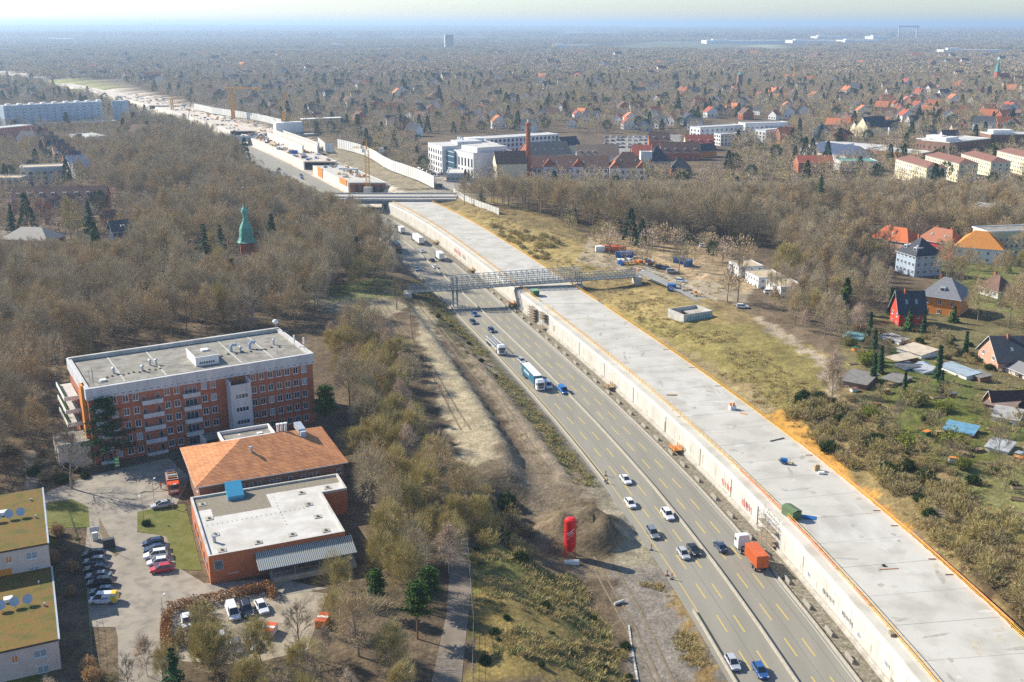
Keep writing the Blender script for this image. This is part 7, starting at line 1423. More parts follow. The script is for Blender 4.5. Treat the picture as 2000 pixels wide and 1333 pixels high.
def footbridge():
    A, B = P(798, 573, 6.4), P(1246, 541, 9.2); d = (B - A); Lt = d.length; ang = math.atan2(d.y, d.x); t = thing("footbridge", (A.x, A.y, 6.4), ang, "long grey steel truss footbridge crossing motorway and tunnel", "footbridge"); W_ = 3.6
    main0, main1 = 16.5, 68.0; sl_z = 2.8 / Lt
    m = mat("bridge steel", (.22, .27, .30), (.32, .36, .38), sc=2, rough=.5, metal=.3)
    def truss(x0, x1, h, nm, n, inner=True):
        b = MB(); dx = (x1 - x0) / n
        for s in (0, W_):
            for z in ((0, h) if h < 3 else (0, h * .36, h * .7, h)): b.tube((x0, s, z + x0 * sl_z), (x1, s, z + x1 * sl_z), .15, .15, m, 4)
            for k in range(n + 1):
                x = x0 + k * dx; b.tube((x, s, x * sl_z), (x, s, h + x * sl_z), .11, .11, m, 4)
                if k < n: z0 = x * sl_z; b.tube((x, s, z0), (x + dx, s, h + z0), .06, .06, m, 4); b.tube((x, s, h + z0), (x + dx, s, z0), .06, .06, m, 4)
                for j in range(4):
                    if k < n: b.tube((x + dx * j / 4, s, z0), (x + dx * (j + .5) / 4, s, 1.25 + z0), .055, .055, M_STEEL, 3); b.tube((x + dx * (j + .5) / 4, s, 1.25 + z0), (x + dx * (j + 1) / 4, s, z0), .055, .055, M_STEEL, 3)
        if h > 3:
            for k in range(n + 1): x = x0 + k * dx; b.tube((x, 0, h + x * sl_z), (x, W_, h + x * sl_z), .08, .08, m, 4)
        b.obj(nm, t)
    truss(main0, main1, 5.0, "main_truss", 24); truss(0, main0, 2.4, "side_truss", 8); truss(main1, Lt, 2.4, "side_truss", 12)
    b = MB(); b.add([(0, .05, 0), (Lt, .05, 2.8), (Lt, W_ - .05, 2.8), (0, W_ - .05, 0)], [(0, 1, 2, 3)], mat("bridge deck plate", (.24, .24, .23), rough=.8)); b.add([(0, .05, -.25), (Lt, .05, 2.55), (Lt, W_ - .05, 2.55), (0, W_ - .05, -.25)], [(3, 2, 1, 0)], m)
    for k in range(40): x = Lt * k / 39; b.tube((x, -.2, -.15 + x * sl_z), (x, W_ + .2, -.15 + x * sl_z), .1, .1, m, 4)
    b.obj("deck", t)
    for nm_, x, zb in (("pier", 17.2, -6.4), ("pier", 66.2, .2)):
        b = MB()
        for dx in (0, 1.6):
            for s in (-.2, W_ / 2, W_ + .2): b.tube((x + dx, s, zb), (x + dx, s, 5.2 if s != W_ / 2 else -.2), .2, .2, m, 6)
        for z in (zb + 1.5, zb * .45, -.4): b.tube((x, -.2, z), (x, W_ + .2, z), .12, .12, m, 4); b.tube((x + 1.6, -.2, z), (x + 1.6, W_ + .2, z), .12, .12, m, 4); b.tube((x, -.2, z), (x + 1.6, -.2, z), .12, .12, m, 4)
        b.box(x - .6, x + 2.2, -.9, W_ + .9, zb - .02 - (1 if zb > -2 else 0), zb + .25, M_CONC); b.obj("pier", t)
    for x0 in (-1.5, Lt - 1.2): b = MB(); b.box(x0, x0 + 2.6, -.8, W_ + .8, -6 if x0 < 0 else -4, .0 if x0 < 0 else 2.7, M_CONC); b.obj("abutment", t)
footbridge()
# ================================================================ road overpass and building site beyond
def overpass():
    A, B = P(640, 392, 7.2), P(890, 392, 7.2); t = thing("road_overpass", (A.x, A.y, 0), math.atan2(B.y - A.y, B.x - A.x), "flat concrete road overpass spanning the motorway before the site", "bridge"); L = (B - A).length; D = 24
    b = MB(); b.box(-30, L, 0, D, 5.6, 7.2, M_CONC2, top=mat("bridge road surface", (.40, .37, .31), (.46, .42, .36), sc=.2, rough=.95)); b.box(-30, L, -.2, 0, 5.2, 7.0, mat("dark girder", (.16, .19, .22), rough=.8)); b.obj("deck", t)  # girder face in an even dark blue grey
    for y in (-.1, 9.5, D - .3): b = MB(); b.box(-30, L, y, y + .25, 7.2, 8.1, M_CONC if y else M_STEEL); [b.box(x, x + .12, y - .05, y, 7.2, 8.3, M_STEEL) for x in np.arange(-28, L, 3)]; b.obj("parapet", t)
    for x in (2, 31, 60): b = MB(); b.box(x, x + 1.4, 1, D - 1, -1, 5.6, M_CONC2); b.obj("pier", t)
overpass()
p = P(684, 388, 7.5); car("sedan", "grey", (p.x, p.y, 7.21), math.pi, "dark teal car crossing the road overpass")
def site():
    M_CW = mat("fresh concrete wall", (.66, .61, .52), (.74, .69, .60), sc=.4, rough=.9)
    def seg(y0, y1, h, label, u0=15, u1=38, topm=None):
        o = S(u0, y0); t = thing("tunnel_section", o, label=label, cat="tunnel"); T = Matrix.Translation(-o); b = MB(T); profile(b, [(u0, 0), (u0 + 1, 0), (u0 + 1, h), (u0, h)], y0, y1, M_CW, 8); b.obj("side_wall", t); b = MB(T); profile(b, [(u1 - 1, 0), (u1, 0), (u1, h), (u1 - 1, h)], y0, y1, M_CW, 8); b.obj("side_wall", t); b = MB(T); profile(b, [(u0 + 1.01, h - .8), (u1 - 1.01, h - .8), (u1 - 1.01, h - .01), (u0 + 1.01, h - .01)], y0, y1, topm or M_DECK, 8); b.obj("roof_slab", t)
        return t, T
    t, T = seg(684, 770, 6.5, "unfinished tunnel section with timber formwork just beyond the overpass")
    b = MB(T); profile(b, [(16.2, .2), (36.8, .2), (36.8, 5.6), (16.2, 5.6)], 682.8, 684, M_RUST, 2); b.obj("portal_formwork", t)
    for u in (19, 22.5, 26, 29.5, 33): b = MB(T); profile(b, [(u, 0), (u + 1.6, 0), (u + 1.6, 5.0), (u, 5.0)], 682.2, 682.9, M_DK, 2); b.obj("formwork_opening", t)
    for y0, y1 in ((686, 702), (744, 756)):
        b = MB(T); profile(b, [(14.6, 1 if y0 > 700 else 4), (14.95, 1 if y0 > 700 else 4), (14.95, 7.6), (14.6, 7.6)], y0, y1, M_ORP, 4); b.obj("formwork_panel", t)
    t, T = seg(796, 1000, 6.2, "long pale tunnel section crowded with building material", topm=mat("dusty slab", (.50, .43, .33), (.58, .51, .42), sc=.15, rough=.95))
    seg(1040, 1350, 5.5, "distant pale tunnel trough running on through the building site", topm=MATS["dusty slab"])
    seg(1380, 1900, 5.0, "farthest pale stretch of the tunnel works curving left", topm=MATS["dusty slab"])
    for i, (u, y0, y1) in enumerate(((27.5, 850, 960), (38.2, 850, 985), (44, 870, 975))):
        o = S(u, y0); t = thing("retaining_wall", o, label=["tall bare concrete wall in the middle of the site", "tall bare concrete wall at the tunnel's right side", "outermost tall concrete wall with rusty steel bars"][i], cat="wall"); b = MB(Matrix.Translation(-o)); profile(b, [(u, 5.5), (u + .9, 5.5), (u + .9, 12), (u, 12)], y0, y1, M_CW, 8); b.obj("wall_panel", t)
        b = MB(Matrix.Translation(-o)); [b.box(*( (lambda q: (q.x + 1, q.x + 1.2, q.y, q.y + .3))(S(u, y)) ), 6, 13, M_RUST) for y in np.arange(y0, y1, 5)]; b.obj("rebar", t)
    # piles of material
    mats = [M_TIM, M_TIMO, M_RUST, M_WHITE, M_CONC, M_YEL, M_BLUEP, M_ORP, MATS["pale roof membrane"]]; r = random.Random(8); r2 = random.Random(9)
    def pile(x, y, z, lab, grp):
        t = MB(); n = r.randint(3, 6); m = r.choice(mats)
        for k in range(n): a, c = r.uniform(-2, 2), r.uniform(-2, 2); w_, d_ = r.uniform(.5, 2.4), r.uniform(.3, 1.2); t.box(a, a + w_, c, c + d_, 0, r.uniform(.3, 1.6), m if r.random() < .7 else r.choice(mats))
        o = t.obj("material_pile", label=lab, cat="material pile", group=grp); o.location = (x, y, z); o.rotation_euler = (0, 0, r.uniform(0, 3))
    for k in range(80): y = r.uniform(800, 995); p = S(r.uniform(17, 36), y); pile(p.x, p.y, 6.2, "heap of boards and steel on the pale tunnel section", "material on the tunnel section")
    for k in range(18): y = r.uniform(705, 768); p = S(r.uniform(17, 36), y); pile(p.x, p.y, 6.5, "stack of material on the unfinished roof beyond the overpass", "material beyond the overpass")
    for k in range(95): y = r.uniform(1010, 1600); p = S(r.uniform(14, 62), y); pile(p.x, p.y, 5.5, "pile of building material on the far part of the site", "material on the far site")
    for k in range(14): p = ground(1225 + r.uniform(-12, 50), 512 + r.uniform(-3, 8)); pile(p.x, p.y, p.z, "dark heap of stacked mesh and pipes beside the blue container", "pipes by the blue container")
    for k in range(12): p = ground(1250 + k * 11 + r.uniform(-4, 4), 528 + k * 5 + r.uniform(-3, 3)); pile(p.x, p.y, p.z, "pallet of pale stone left standing above the ramp", "pallets above the ramp")
    for k in range(2): p = S(27 + k * 6, 750 - k * 3, 6.5); b = MB(); [b.tube((0, j * .9 - 1, .6), (6, j * .9 - 1, .6), .55, .55, M_WHITE, 8, True) for j in range(3)]; o = b.obj("pipe_bundle", label=["bundle of thick white rolls on the tunnel roof, left one", "bundle of thick white rolls on the tunnel roof, right one"][k], cat="rolls"); o.location = p
    for y, u, lab in ((846, 20, "blue site container on the pale tunnel section"), (905, 33, "second blue site container farther back on the slab")): p = S(u, y, 6.2); container(p, .8, M_BLUEP, lab)
    p = S(47, 1010, 5.6); t = thing("site_hall", p, heading(1010) - 1.57, "white construction shelter with open frame beside the tall walls", "shelter"); b = MB(); b.box(0, 26, 0, 10, 0, 10, M_WHITE); b.obj("wall", t); b = MB()
    for k in range(6): b.box(28 + k * 7, 28.6 + k * 7, 0, .6, 0, 12, M_ZINC)
    b.box(26, 66, 0, 9, 12, 12.6, M_WHITE); b.obj("canopy", t)
    # noise walls
    def noise_wall(pts, h, label, m):
        o = pts[0]; t = thing("noise_wall", o, label=label, cat="noise wall"); 
        b = MB(Matrix.Translation(-o)); pb = MB(Matrix.Translation(-o))
        for p_, q in zip(pts, pts[1:]):
            n = (q - p_).normalized().cross(Vector((0, 0, 1))) * .12; b.add([p_ - n, q - n, q - n + Vector((0, 0, h)), p_ - n + Vector((0, 0, h)), p_ + n, q + n, q + n + Vector((0, 0, h)), p_ + n + Vector((0, 0, h))], [(0, 1, 2, 3), (5, 4, 7, 6), (3, 2, 6, 7)], m)
            k = max(1, int((q - p_).length / 4))
            for j in range(k): c = p_.lerp(q, j / k); pb.box(c.x - .18, c.x + .18, c.y - .18, c.y + .18, c.z, c.z + h + .15, M_STEEL)
        b.obj("panel", t); pb.obj("post", t, kind="stuff")
    M_NW = mat("white noise wall", (.66, .66, .60), (.72, .72, .66), sc=.15, rough=.85, stretch=(1, 1, .2))
    a = [(848, 368), (820, 354), (790, 343), (765, 334), (748, 325), (735, 316), (716, 305), (690, 297), (660, 290)]; noise_wall([P(x, y, 6.5) for x, y in a], 7.5, "tall white panel noise wall curving up beside the dry slope", M_NW)
    a = [(652, 299 - 1), (636, 297), (622, 285)]; noise_wall([P(x, y, 6.5) for x, y in a], 7, "short white noise wall piece farther along the slope", M_NW)
    a = [(550, 247), (505, 236), (455, 228), (415, 222), (380, 214)]; noise_wall([P(x, y, 6) for x, y in a], 7, "pale far noise wall behind the big orange crane", M_NW)
    a = [(886, 378), (905, 392), (935, 405), (975, 420)]; noise_wall([ground(x, y) for x, y in a], 3.4, "low graffiti covered fence wall at the edge of the right wood", mat("grey fence wall", (.48, .48, .44), (.56, .56, .5), sc=.2, rough=.9))
    def tower_crane(px, py, h, jib, rz, label, lift=0, tk=1.0):
        p = P(px, py, 4); t = thing("tower_crane", p, rz, label, "crane"); m = mat("crane orange", (.72, .38, .05), (.66, .33, .05), sc=.5, rough=.6); w_ = 1.1; b = MB()
        for sx in (-w_, w_):
            for sy in (-w_, w_): b.tube((sx, sy, 0), (sx, sy, h), .42 * tk, .42 * tk, m, 4)
        for k in range(int(h / 2.4)):
            z = k * 2.4
            for (x0, y0, x1, y1) in ((-w_, -w_, w_, -w_), (w_, -w_, w_, w_), (w_, w_, -w_, w_), (-w_, w_, -w_, -w_)): b.tube((x0, y0, z), (x1, y1, z + 2.4), .22 * tk, .22 * tk, m, 3)
        b.obj("mast", t); b = MB(); b.box(-2.5, 2.5, -2.5, 2.5, -5, .2, M_CONC); b.obj("base", t)
        b = MB(); e = Vector((jib * math.cos(lift), 0, h + 1 + jib * math.sin(lift)))
        for s in (-.8, .8): b.tube((-10, s, h + 1), tuple(e + Vector((0, s, 0))), .5 * tk, .42 * tk, m, 4)
        b.tube((0, 0, h + 2.8), tuple(e + Vector((0, 0, .6))), .35 * tk, .3 * tk, m, 4)
        for k in range(int(jib / 2.5)): f = k / int(jib / 2.5); c = Vector((0, 0, h + 1)).lerp(e, f); b.tube(tuple(c + Vector((0, -.8, 0))), tuple(c + Vector((1.2, 0, 1.7 * (1 - f * .6)))), .1, .1, m, 3); b.tube(tuple(c + Vector((0, .8, 0))), tuple(c + Vector((1.2, 0, 1.7 * (1 - f * .6)))), .1, .1, m, 3)
        b.obj("jib", t); b = MB(); b.tube((0, 0, h), (0, 0, h + 7), .5, .25, m, 4); b.tube((0, 0, h + 7), tuple(Vector((0, 0, h + 1)).lerp(e, .7) + Vector((0, 0, 1.5))), .09, .09, M_STEEL, 3); b.tube((0, 0, h + 7), (-9, 0, h + 1.5), .09, .09, M_STEEL, 3); b.obj("tower_top", t)
        b = MB(); b.box(-11, -8, -1.3, 1.3, h - 1.5, h + 1.2, M_CONC); b.obj("counterweight", t); b = MB(); b.box(.9, 2.5, .9, 2.5, h - 1.6, h + .6, M_WHITE); b.obj("operator_cab", t)
    tower_crane(456, 235, 33, 36, -.25, "big orange tower crane with its jib pointing right", 0, 1.5)
    tower_crane(556, 262, 22, 17, .2, "orange crane with raised jib beside the white shelter", 1.25, 1.3)
    tower_crane(337, 217, 14, 11, 0, "small orange crane far along the site")
    tower_crane(719, 366, 24, 9, 3.0, "slender orange crane standing on the tunnel roof near the overpass", 0, .38)
    tower_crane(1549, 168, 27, 52, .1, "distant orange crane over the suburb")
    p = P(366, 240, 4); b = MB(); b.tube((0, 0, 0), (6, 4, 26), .4, .25, M_GREENP, 4); b.box(-2.5, 2.5, -1.5, 1.5, 0, 2.5, M_GREENP); o = b.obj("mobile_crane", label="thin green mobile crane mast over the far site", cat="crane"); o.location = p
    # far road bridge with queueing cars
    A, B = P(436, 268, 7), P(620, 262, 7); t = thing("road_overpass", A, math.atan2(B.y - A.y, B.x - A.x), "far road bridge with cars queueing across the site", "bridge"); L = (B - A).length; b = MB(); b.box(-10, L, -8, 10, -1.4, 0, M_CONC2, top=MATS["bridge road surface"]); b.box(-10, 20, -8.2, -8, -4, 0, MATS["blue grey panel"]); b.obj("deck", t)
    b = MB(); b.box(-10, L, -8, -7.8, 0, 1, M_STEEL); b.obj("parapet", t)
    for k in range(17): f = -.05 + k * .055; p = A.lerp(B, f) + Vector((0, r.choice((-4, 0, 4)), .02)); car("hatch", r.choice(["blue", "white", "navy", "grey", "silver"]), p, r.choice((0, math.pi)) + math.atan2(B.y - A.y, B.x - A.x), "tiny car queueing on the far road bridge", "cars queueing on the far road bridge")
    for k in range(10): p = S(19 + r.uniform(0, 12), 925 + k * 6, 6.25); car("hatch", r.choice(["white", "silver", "navy", "grey"]), p, r.uniform(0, 3), "tiny car parked on the pale tunnel section", "cars parked on the tunnel works")
site()
# ================================================================ things on the near tunnel roof
def garden_clutter():
    r = random.Random(21)
    M_ = [M_WHITE, M_TIM, M_RUST, M_GREENP, M_BLUEP, M_ZINC, M_BRICKB, M_ORP]
    q = pxpoly([(1650, 690), (1800, 690), (1990, 760), (2000, 1040), (1900, 940), (1760, 850), (1660, 780)], 7.4); n = 0
    while n < 46:
        x, y = r.uniform(min(p[0] for p in q), max(p[0] for p in q)), r.uniform(min(p[1] for p in q), max(p[1] for p in q))
        if not inpoly(np.array([x]), np.array([y]), q)[0] or any((x - a) ** 2 + (y - b_) ** 2 < c * c for a, b_, c in AVOID): continue
        b = MB(); m = r.choice(M_); k = r.random()
        if k < .3: b.box(-.9, .9, -.6, .6, 0, .9, m); b.box(-1.0, 1.0, -.7, .7, .9, 1.0, r.choice(M_)); nm, lab, g_ = "garden_box", "small box or bench standing in the allotment gardens", "boxes in the allotments"
        elif k < .6: [b.box(i * .35, i * .35 + .12, 0, .12, 0, 1.3, M_TIM) for i in range(8)]; b.box(0, 2.7, -.02, 0, 1.0, 1.1, M_TIM); nm, lab, g_ = "garden_trellis", "short timber trellis dividing allotment beds", "trellises in the allotments"
        else: b.box(-1.6, 1.6, -.8, .8, 0, .3, M_TIM); b.box(-1.5, 1.5, -.7, .7, .3, .34, mat("bed soil", (.12, .085, .05), rough=1)); nm, lab, g_ = "raised_bed", "brown raised vegetable bed in the allotment gardens", "raised beds in the allotments"
        o = b.obj(nm, label=lab, cat={"garden_box": "box", "garden_trellis": "trellis", "raised_bed": "raised bed"}[nm], group=g_); o.location = (x, y, hz1(x, y)); o.rotation_euler = (0, 0, r.uniform(-.7, .7)); n += 1
garden_clutter()
def roof_things():
    p = P(1546, 1000, 7.6); t = thing("skip_container", (p.x, p.y, DZ), heading(p.y) + .2, "olive green skip with folded lid beside blue sheeting", "skip"); m = mat("olive skip paint", (.13, .19, .09), (.10, .15, .07), sc=2, rough=.7); b = MB(); b.prism([(-1.9, -1.1), (1.9, -1.1), (1.9, 1.1), (-1.9, 1.1)], .15, 1.9, m); b.obj("body", t); b = MB(); b.add([(-2.0, -1.25, 1.92), (2.0, -1.25, 1.92), (2.0, 0, 2.25), (-2.0, 0, 2.25), (-2.0, 1.25, 1.92), (2.0, 1.25, 1.92)], [(0, 1, 2, 3), (3, 2, 5, 4)], m); b.obj("lid", t)
    b = MB(); b.add([(0, 0, .3), (2.6, -.6, .05), (3.2, 1.0, .04), (1.4, 1.8, .05), (-.2, 1.3, .4), (1.2, .6, .5)], [(0, 1, 5), (1, 2, 5), (2, 3, 5), (3, 4, 5), (4, 0, 5)], mat("blue tarpaulin", (.03, .17, .42), rough=.5)); o = b.obj("tarpaulin", label="crumpled blue tarpaulin on the roof beside the olive skip", cat="tarpaulin"); q = P(1560, 1010, DZ); o.location = (q.x + .6, q.y - 1, DZ)
    p = P(1045, 574, 7.2); t = thing("site_box", (p.x, p.y, DZ), heading(p.y), "small green site hut on the roof near the footbridge", "hut"); b = MB(); b.box(-1.6, 1.6, -1.2, 1.2, 0, 2.1, M_GREENP, top=mat("green lid", (.2, .34, .2), rough=.7)); b.obj("body", t); b = MB(); b.box(-1.75, 1.75, -1.35, 1.35, 2.1, 2.25, MATS["green lid"]); b.obj("roof", t)
    p = P(1532, 902, 7.0); t = thing("compressor", (p.x, p.y, DZ), -.3, "blue and yellow machine standing on the near tunnel roof", "machine"); b = MB(); b.box(-.9, .7, -.5, .5, .35, 1.3, M_BLUEP); b.tube((-.9, 0, .8), (-1.3, 0, .8), .4, .4, M_YEL, 8, True); b.obj("body", t); b = MB(); b.tube((.7, 0, .5), (1.9, 0, .35), .07, .07, M_YEL, 4); b.box(1.7, 2.3, -.3, .3, 0, .5, M_YEL); b.obj("drawbar", t); [inst(wheel_me(.3, .2), "wheel", t, (0, y, .3)) for y in (-.6, .6)]
    p = P(1596, 915, 7.0); b = MB(); b.box(-.6, .5, -.5, .5, 0, 1.2, M_TIM); b.box(-.5, .4, -.4, .4, 1.2, 1.5, mat("cardboard", (.5, .38, .22), rough=.9)); o = b.obj("crate", label="tan crate standing near the roof's bank side edge", cat="crate"); o.location = (p.x, p.y, DZ)
    p = P(1604, 922, 7.0); b = MB(); b.prism([(-.7, -.4), (.6, -.5), (.8, .4), (-.5, .5)], 0, .55, M_WHITE); o = b.obj("white_sack", label="white sack lying beside the tan crate", cat="sack"); o.location = (p.x, p.y, DZ)
    p = P(1430, 795, 7.2); t = thing("water_tank", (p.x, p.y, DZ), .3, "white container with orange drums, farther up the near roof", "tank"); b = MB(); b.box(-.8, .9, -.6, .6, 0, 1.1, M_WHITE); b.obj("body", t); [MB().lathe([(.3, 1.1), (.33, 1.3), (.33, 1.8), (.1, 1.9)], M_ORP, 8, (x, 0)).obj("drum", t) for x in (-.5, .4)]
    p = P(1452, 809, DZ); b = MB(); b.box(-1.1, 1.1, -.12, .12, 0, .1, M_ORP); b.box(-1, .9, .2, .4, 0, .1, M_ORP); o = b.obj("plank_pair", label="pair of orange boards lying beside the white tank", cat="boards"); o.location = p + Vector((0, 0, .01)); o.rotation_euler = (0, 0, -.7)
    p = P(1736, 1112, DZ); b = MB(); b.box(-1.9, 1.9, -.1, .1, .0, .08, mat("brown plank", (.42, .18, .08), rough=.8)); o = b.obj("plank", label="single reddish plank lying across the near roof", cat="plank"); o.location = p + Vector((0, 0, .01)); o.rotation_euler = (0, 0, .1)
    p = P(1726, 1106, DZ); b = MB(); b.box(-.3, .3, -.25, .25, 0, .3, M_DK); o = b.obj("tool_bag", label="small dark bag beside the reddish plank", cat="bag"); o.location = p
    p = P(1312, 772, DZ); b = MB(); b.prism([(-1.6, -.3), (0, -.6), (1.5, -.3), (1.2, .4), (-.8, .5)], 0, .2, M_TIM); o = b.obj("mud_patch", label="small brown heap of dirt on the older roof panel", cat="dirt heap"); o.location = p
    p = P(1518, 860, DZ); b = MB(); b.tube((-2, -1, .15), (2, 1.2, .15), .12, .12, M_DK, 5); o = b.obj("pipe", label="dark pipe lying on the roof near the orange sand", cat="pipe"); o.location = p
    for k, (y, u) in enumerate(((233, 37.8), (203, 38.0), (196, 38.0), (182, 38.0), (176, 38.0), (283, 37.6), (300, 37.6), (318, 37.6))): p = S(u, y, DZ); b = MB(); b.box(-1.3, .6, -.1, .1, 0, .12, M_RUST if k < 5 else M_TIM); o = b.obj("edge_beam", label="short beam bracing the guard rail on the bank side", cat="beam", group="beams bracing the bank side rail"); o.location = p
    for k, (y, c) in enumerate(((1752 - 1600, 0),)): p = S(17.2, 156, 5.9); b = MB(); b.box(-.5, .3, -.7, .5, 0, 1.1, mat("torn mat", (.35, .29, .2), (.22, .18, .12), sc=3, rough=.9)); b.tube((-.3, 0, .8), (.9, -.5, .2), .35, .15, MATS["torn mat"], 5); o = b.obj("torn_mat", label="torn brown mat hanging over the tunnel's rail", cat="mat"); o.location = p
roof_things()
# ================================================================ yard details
def hedge(pts, h, w_, m, label, z=6.05, nm="hedge"):
    b = MB(); rg = np.random.RandomState(len(pts)); q = [P(x, y, z) for x, y in pts]; vs = []; fs = []; o = q[0].copy()
    for a, c in zip(q, q[1:]):
        L = (c - a).length; n = int(L * h * 110); d = (c - a) / L; s = Vector((-d.y, d.x, 0))
        for k in range(n):
            p_ = a + d * rg.uniform(0, L) + s * rg.uniform(-w_, w_) + Vector((0, 0, rg.uniform(0, h) ** 1 * (1 if rg.rand() < .8 else 1.06))) - o; e = rg.normal(0, .13, (3, 3)); k0 = len(vs); vs += [tuple(np.array(p_) + e_) for e_ in e]; fs.append((k0, k0 + 1, k0 + 2))
        for k in range(int(L)): p_ = a + d * k - o; b.tube(p_ - Vector((0, 0, .2)), p_ + Vector((0, 0, h * .8)), .05, .03, M_TRUNK, 3)
    b.add(vs, fs, m); ob = b.obj(nm, label=label, cat="hedge"); ob.location = o; return ob
M_HB = mat("copper hedge leaves", (.40, .21, .075), (.30, .15, .055), sc=1, rough=1)
hedge([(328, 1196), (400, 1180), (470, 1165), (528, 1152), (534, 1172)], 1.9, .7, M_HB, "clipped copper brown beech hedge behind the orange hall")
hedge([(328, 1200), (324, 1240), (330, 1285)], 1.6, .9, M_HB, "loose brown hedge running down beside the driveway")
hedge([(1665, 648), (1730, 670), (1790, 690), (1818, 705)], 3.2, 1.4, mat("rust hedge leaves", (.34, .20, .085), (.24, .14, .06), sc=1, rough=1), "high rust brown hedge between the red house and the allotments", 7)
hedge([(1838, 690), (1900, 702), (1912, 716)], 2.0, 1.0, M_IVY, "dark green clipped hedge beside the allotment lane", 7)
hedge([(1690, 715), (1730, 712), (1735, 700)], 2.2, .9, M_IVY, "dark green hedge around the turquoise roofed hut's garden", 7)
hedge([(1790, 935), (1850, 915), (1900, 905), (1930, 890)], 1.4, .7, M_BUSH, "ragged hedge line across the lower allotment", 7.5)
def fence(pts, h, label, z=None, m=None, post=2.5, nm="wire_fence"):
    q = [ground(x, y) if z is None else P(x, y, z) for x, y in pts]; o = q[0].copy(); t = thing(nm, o, label=label, cat="fence"); b = MB(Matrix.Translation(-o)); pb = MB(Matrix.Translation(-o)); m = m or M_STEEL
    for a, c in zip(q, q[1:]):
        n = max(1, int((c - a).length / post))
        for k in range(n):
            u, v = a.lerp(c, k / n), a.lerp(c, (k + 1) / n); pb.tube(u, u + Vector((0, 0, h)), .05, .05, m, 4)
            for zz in (h * .98, h * .5, h * .1): b.tube(u + Vector((0, 0, zz)), v + Vector((0, 0, zz)), .025, .025, m, 3)
            b.tube(u, v + Vector((0, 0, h)), .012, .012, m, 3)
    b.obj("wire_panel", t); pb.obj("post", t, kind="stuff")
fence([(910, 1030), (918, 1130), (925, 1220), (922, 1345)], 1.6, "long wire fence beside the gravel path above the slope", m=M_CONC)
fence([(800, 610), (806, 665), (840, 730), (880, 800)], 1.8, "rusty mesh fence between the bushes and the sandy bank", m=M_RUST)
fence([(140, 1020), (155, 1060), (165, 1140), (178, 1225), (185, 1345)], 2.2, "dark green wire fence beside the left parking row", 6, M_GREENP)
fence([(92, 1028), (140, 1022)], 1.4, "short wire fence across the grass plot", 6, M_GREENP)
fence([(1262, 527), (1330, 556), (1400, 590)], 1.1, "pale handrail along the upper edge of the paved ramp", 9.0, M_WHITE)
fence([(1242, 535), (1300, 560), (1385, 606)], 1.1, "grey handrail along the lower edge of the paved ramp", 9.0, M_STEEL)
fence([(1620, 770), (1645, 800), (1700, 830)], 1.5, "wooden garden fence at the allotment's lower corner", None, M_TIM)
def lamp(px, py, h, z, label, nm="street_lamp"):
    p = P(px, py, z); t = thing(nm, p, rnd.uniform(0, 3), label, "lamp"); b = MB(); b.tube((0, 0, 0), (0, 0, h), .07, .05, M_STEEL, 5); b.tube((0, 0, h), (.9, 0, h + .1), .04, .04, M_STEEL, 4); b.obj("pole", t); b = MB(); b.box(.7, 1.3, -.12, .12, h + .02, h + .16, M_WHITE); b.obj("lamp_head", t)
lamp(281, 1016, 5, 6, "slim street lamp on the lawn's upper left corner"); lamp(320, 1218, 5, 6, "slim street lamp beside the small stone at the drive"); lamp(337, 995, 5.5, 6, "thin pole beside the silver estate car", "flag_pole"); lamp(302, 985, 5.5, 6, "thin pole left of the silver estate car", "flag_pole")
def gate():
    p = P(202, 1072, 6.06); t = thing("barrier_gate", p, .5, "parking barrier with dark control cabinet and raised arm", "barrier gate"); b = MB(); b.box(0, 2.2, -.5, .5, 0, 1.9, MATS["dark frame"]); b.obj("cabinet", t); b = MB(); b.tube((0, 0, 1.2), (-1.4, .6, 6), .06, .04, M_YEL, 4); b.obj("barrier_arm", t)
    p = P(187, 1055, 6.06); t = thing("ticket_machine", p, .3, "small kiosk with signs beside the parking barrier", "ticket machine"); b = MB(); b.box(-.5, .5, -.5, .5, 0, 1.6, M_WHITE); b.obj("body", t); b = MB(); b.box(-.9, .9, -.05, .05, 1.8, 2.9, M_WHITE); b.tube((-.8, 0, 0), (-.8, 0, 2.9), .05, .05, M_STEEL, 4); b.tube((.8, 0, 0), (.8, 0, 2.9), .05, .05, M_STEEL, 4); b.obj("sign_board", t)
gate()
def sign(px, py, z, label, c, w_=1.0, h=1.6, n=2):
    p = P(px, py, z); t = thing("notice_board", p, .45, label, "notice board"); b = MB(); b.box(-w_ / 2, w_ / 2, -.06, .06, .5, .5 + h, c); b.obj("board", t); b = MB(); [b.box(-w_ / 2 + .05, w_ / 2 - .05, -.09, -.06, .7 + k * h / n, .7 + k * h / n + .25, M_WHITE) for k in range(n)]; b.obj("lettering", t); b = MB(); b.tube((-w_ / 2 + .1, 0, 0), (-w_ / 2 + .1, 0, .5), .04, .04, M_STEEL, 4); b.tube((w_ / 2 - .1, 0, 0), (w_ / 2 - .1, 0, .5), .04, .04, M_STEEL, 4); b.obj("post", t)
sign(230, 916, 6, "tall bright green board standing before the clinic's entrance", mat("bright green", (.12, .42, .06), rough=.6), 1.0, 2.4, 3); sign(219, 910, 6, "small turquoise board left of the tall green one", mat("turquoise sign", (.05, .42, .34), rough=.6), 1.1, .9, 1)
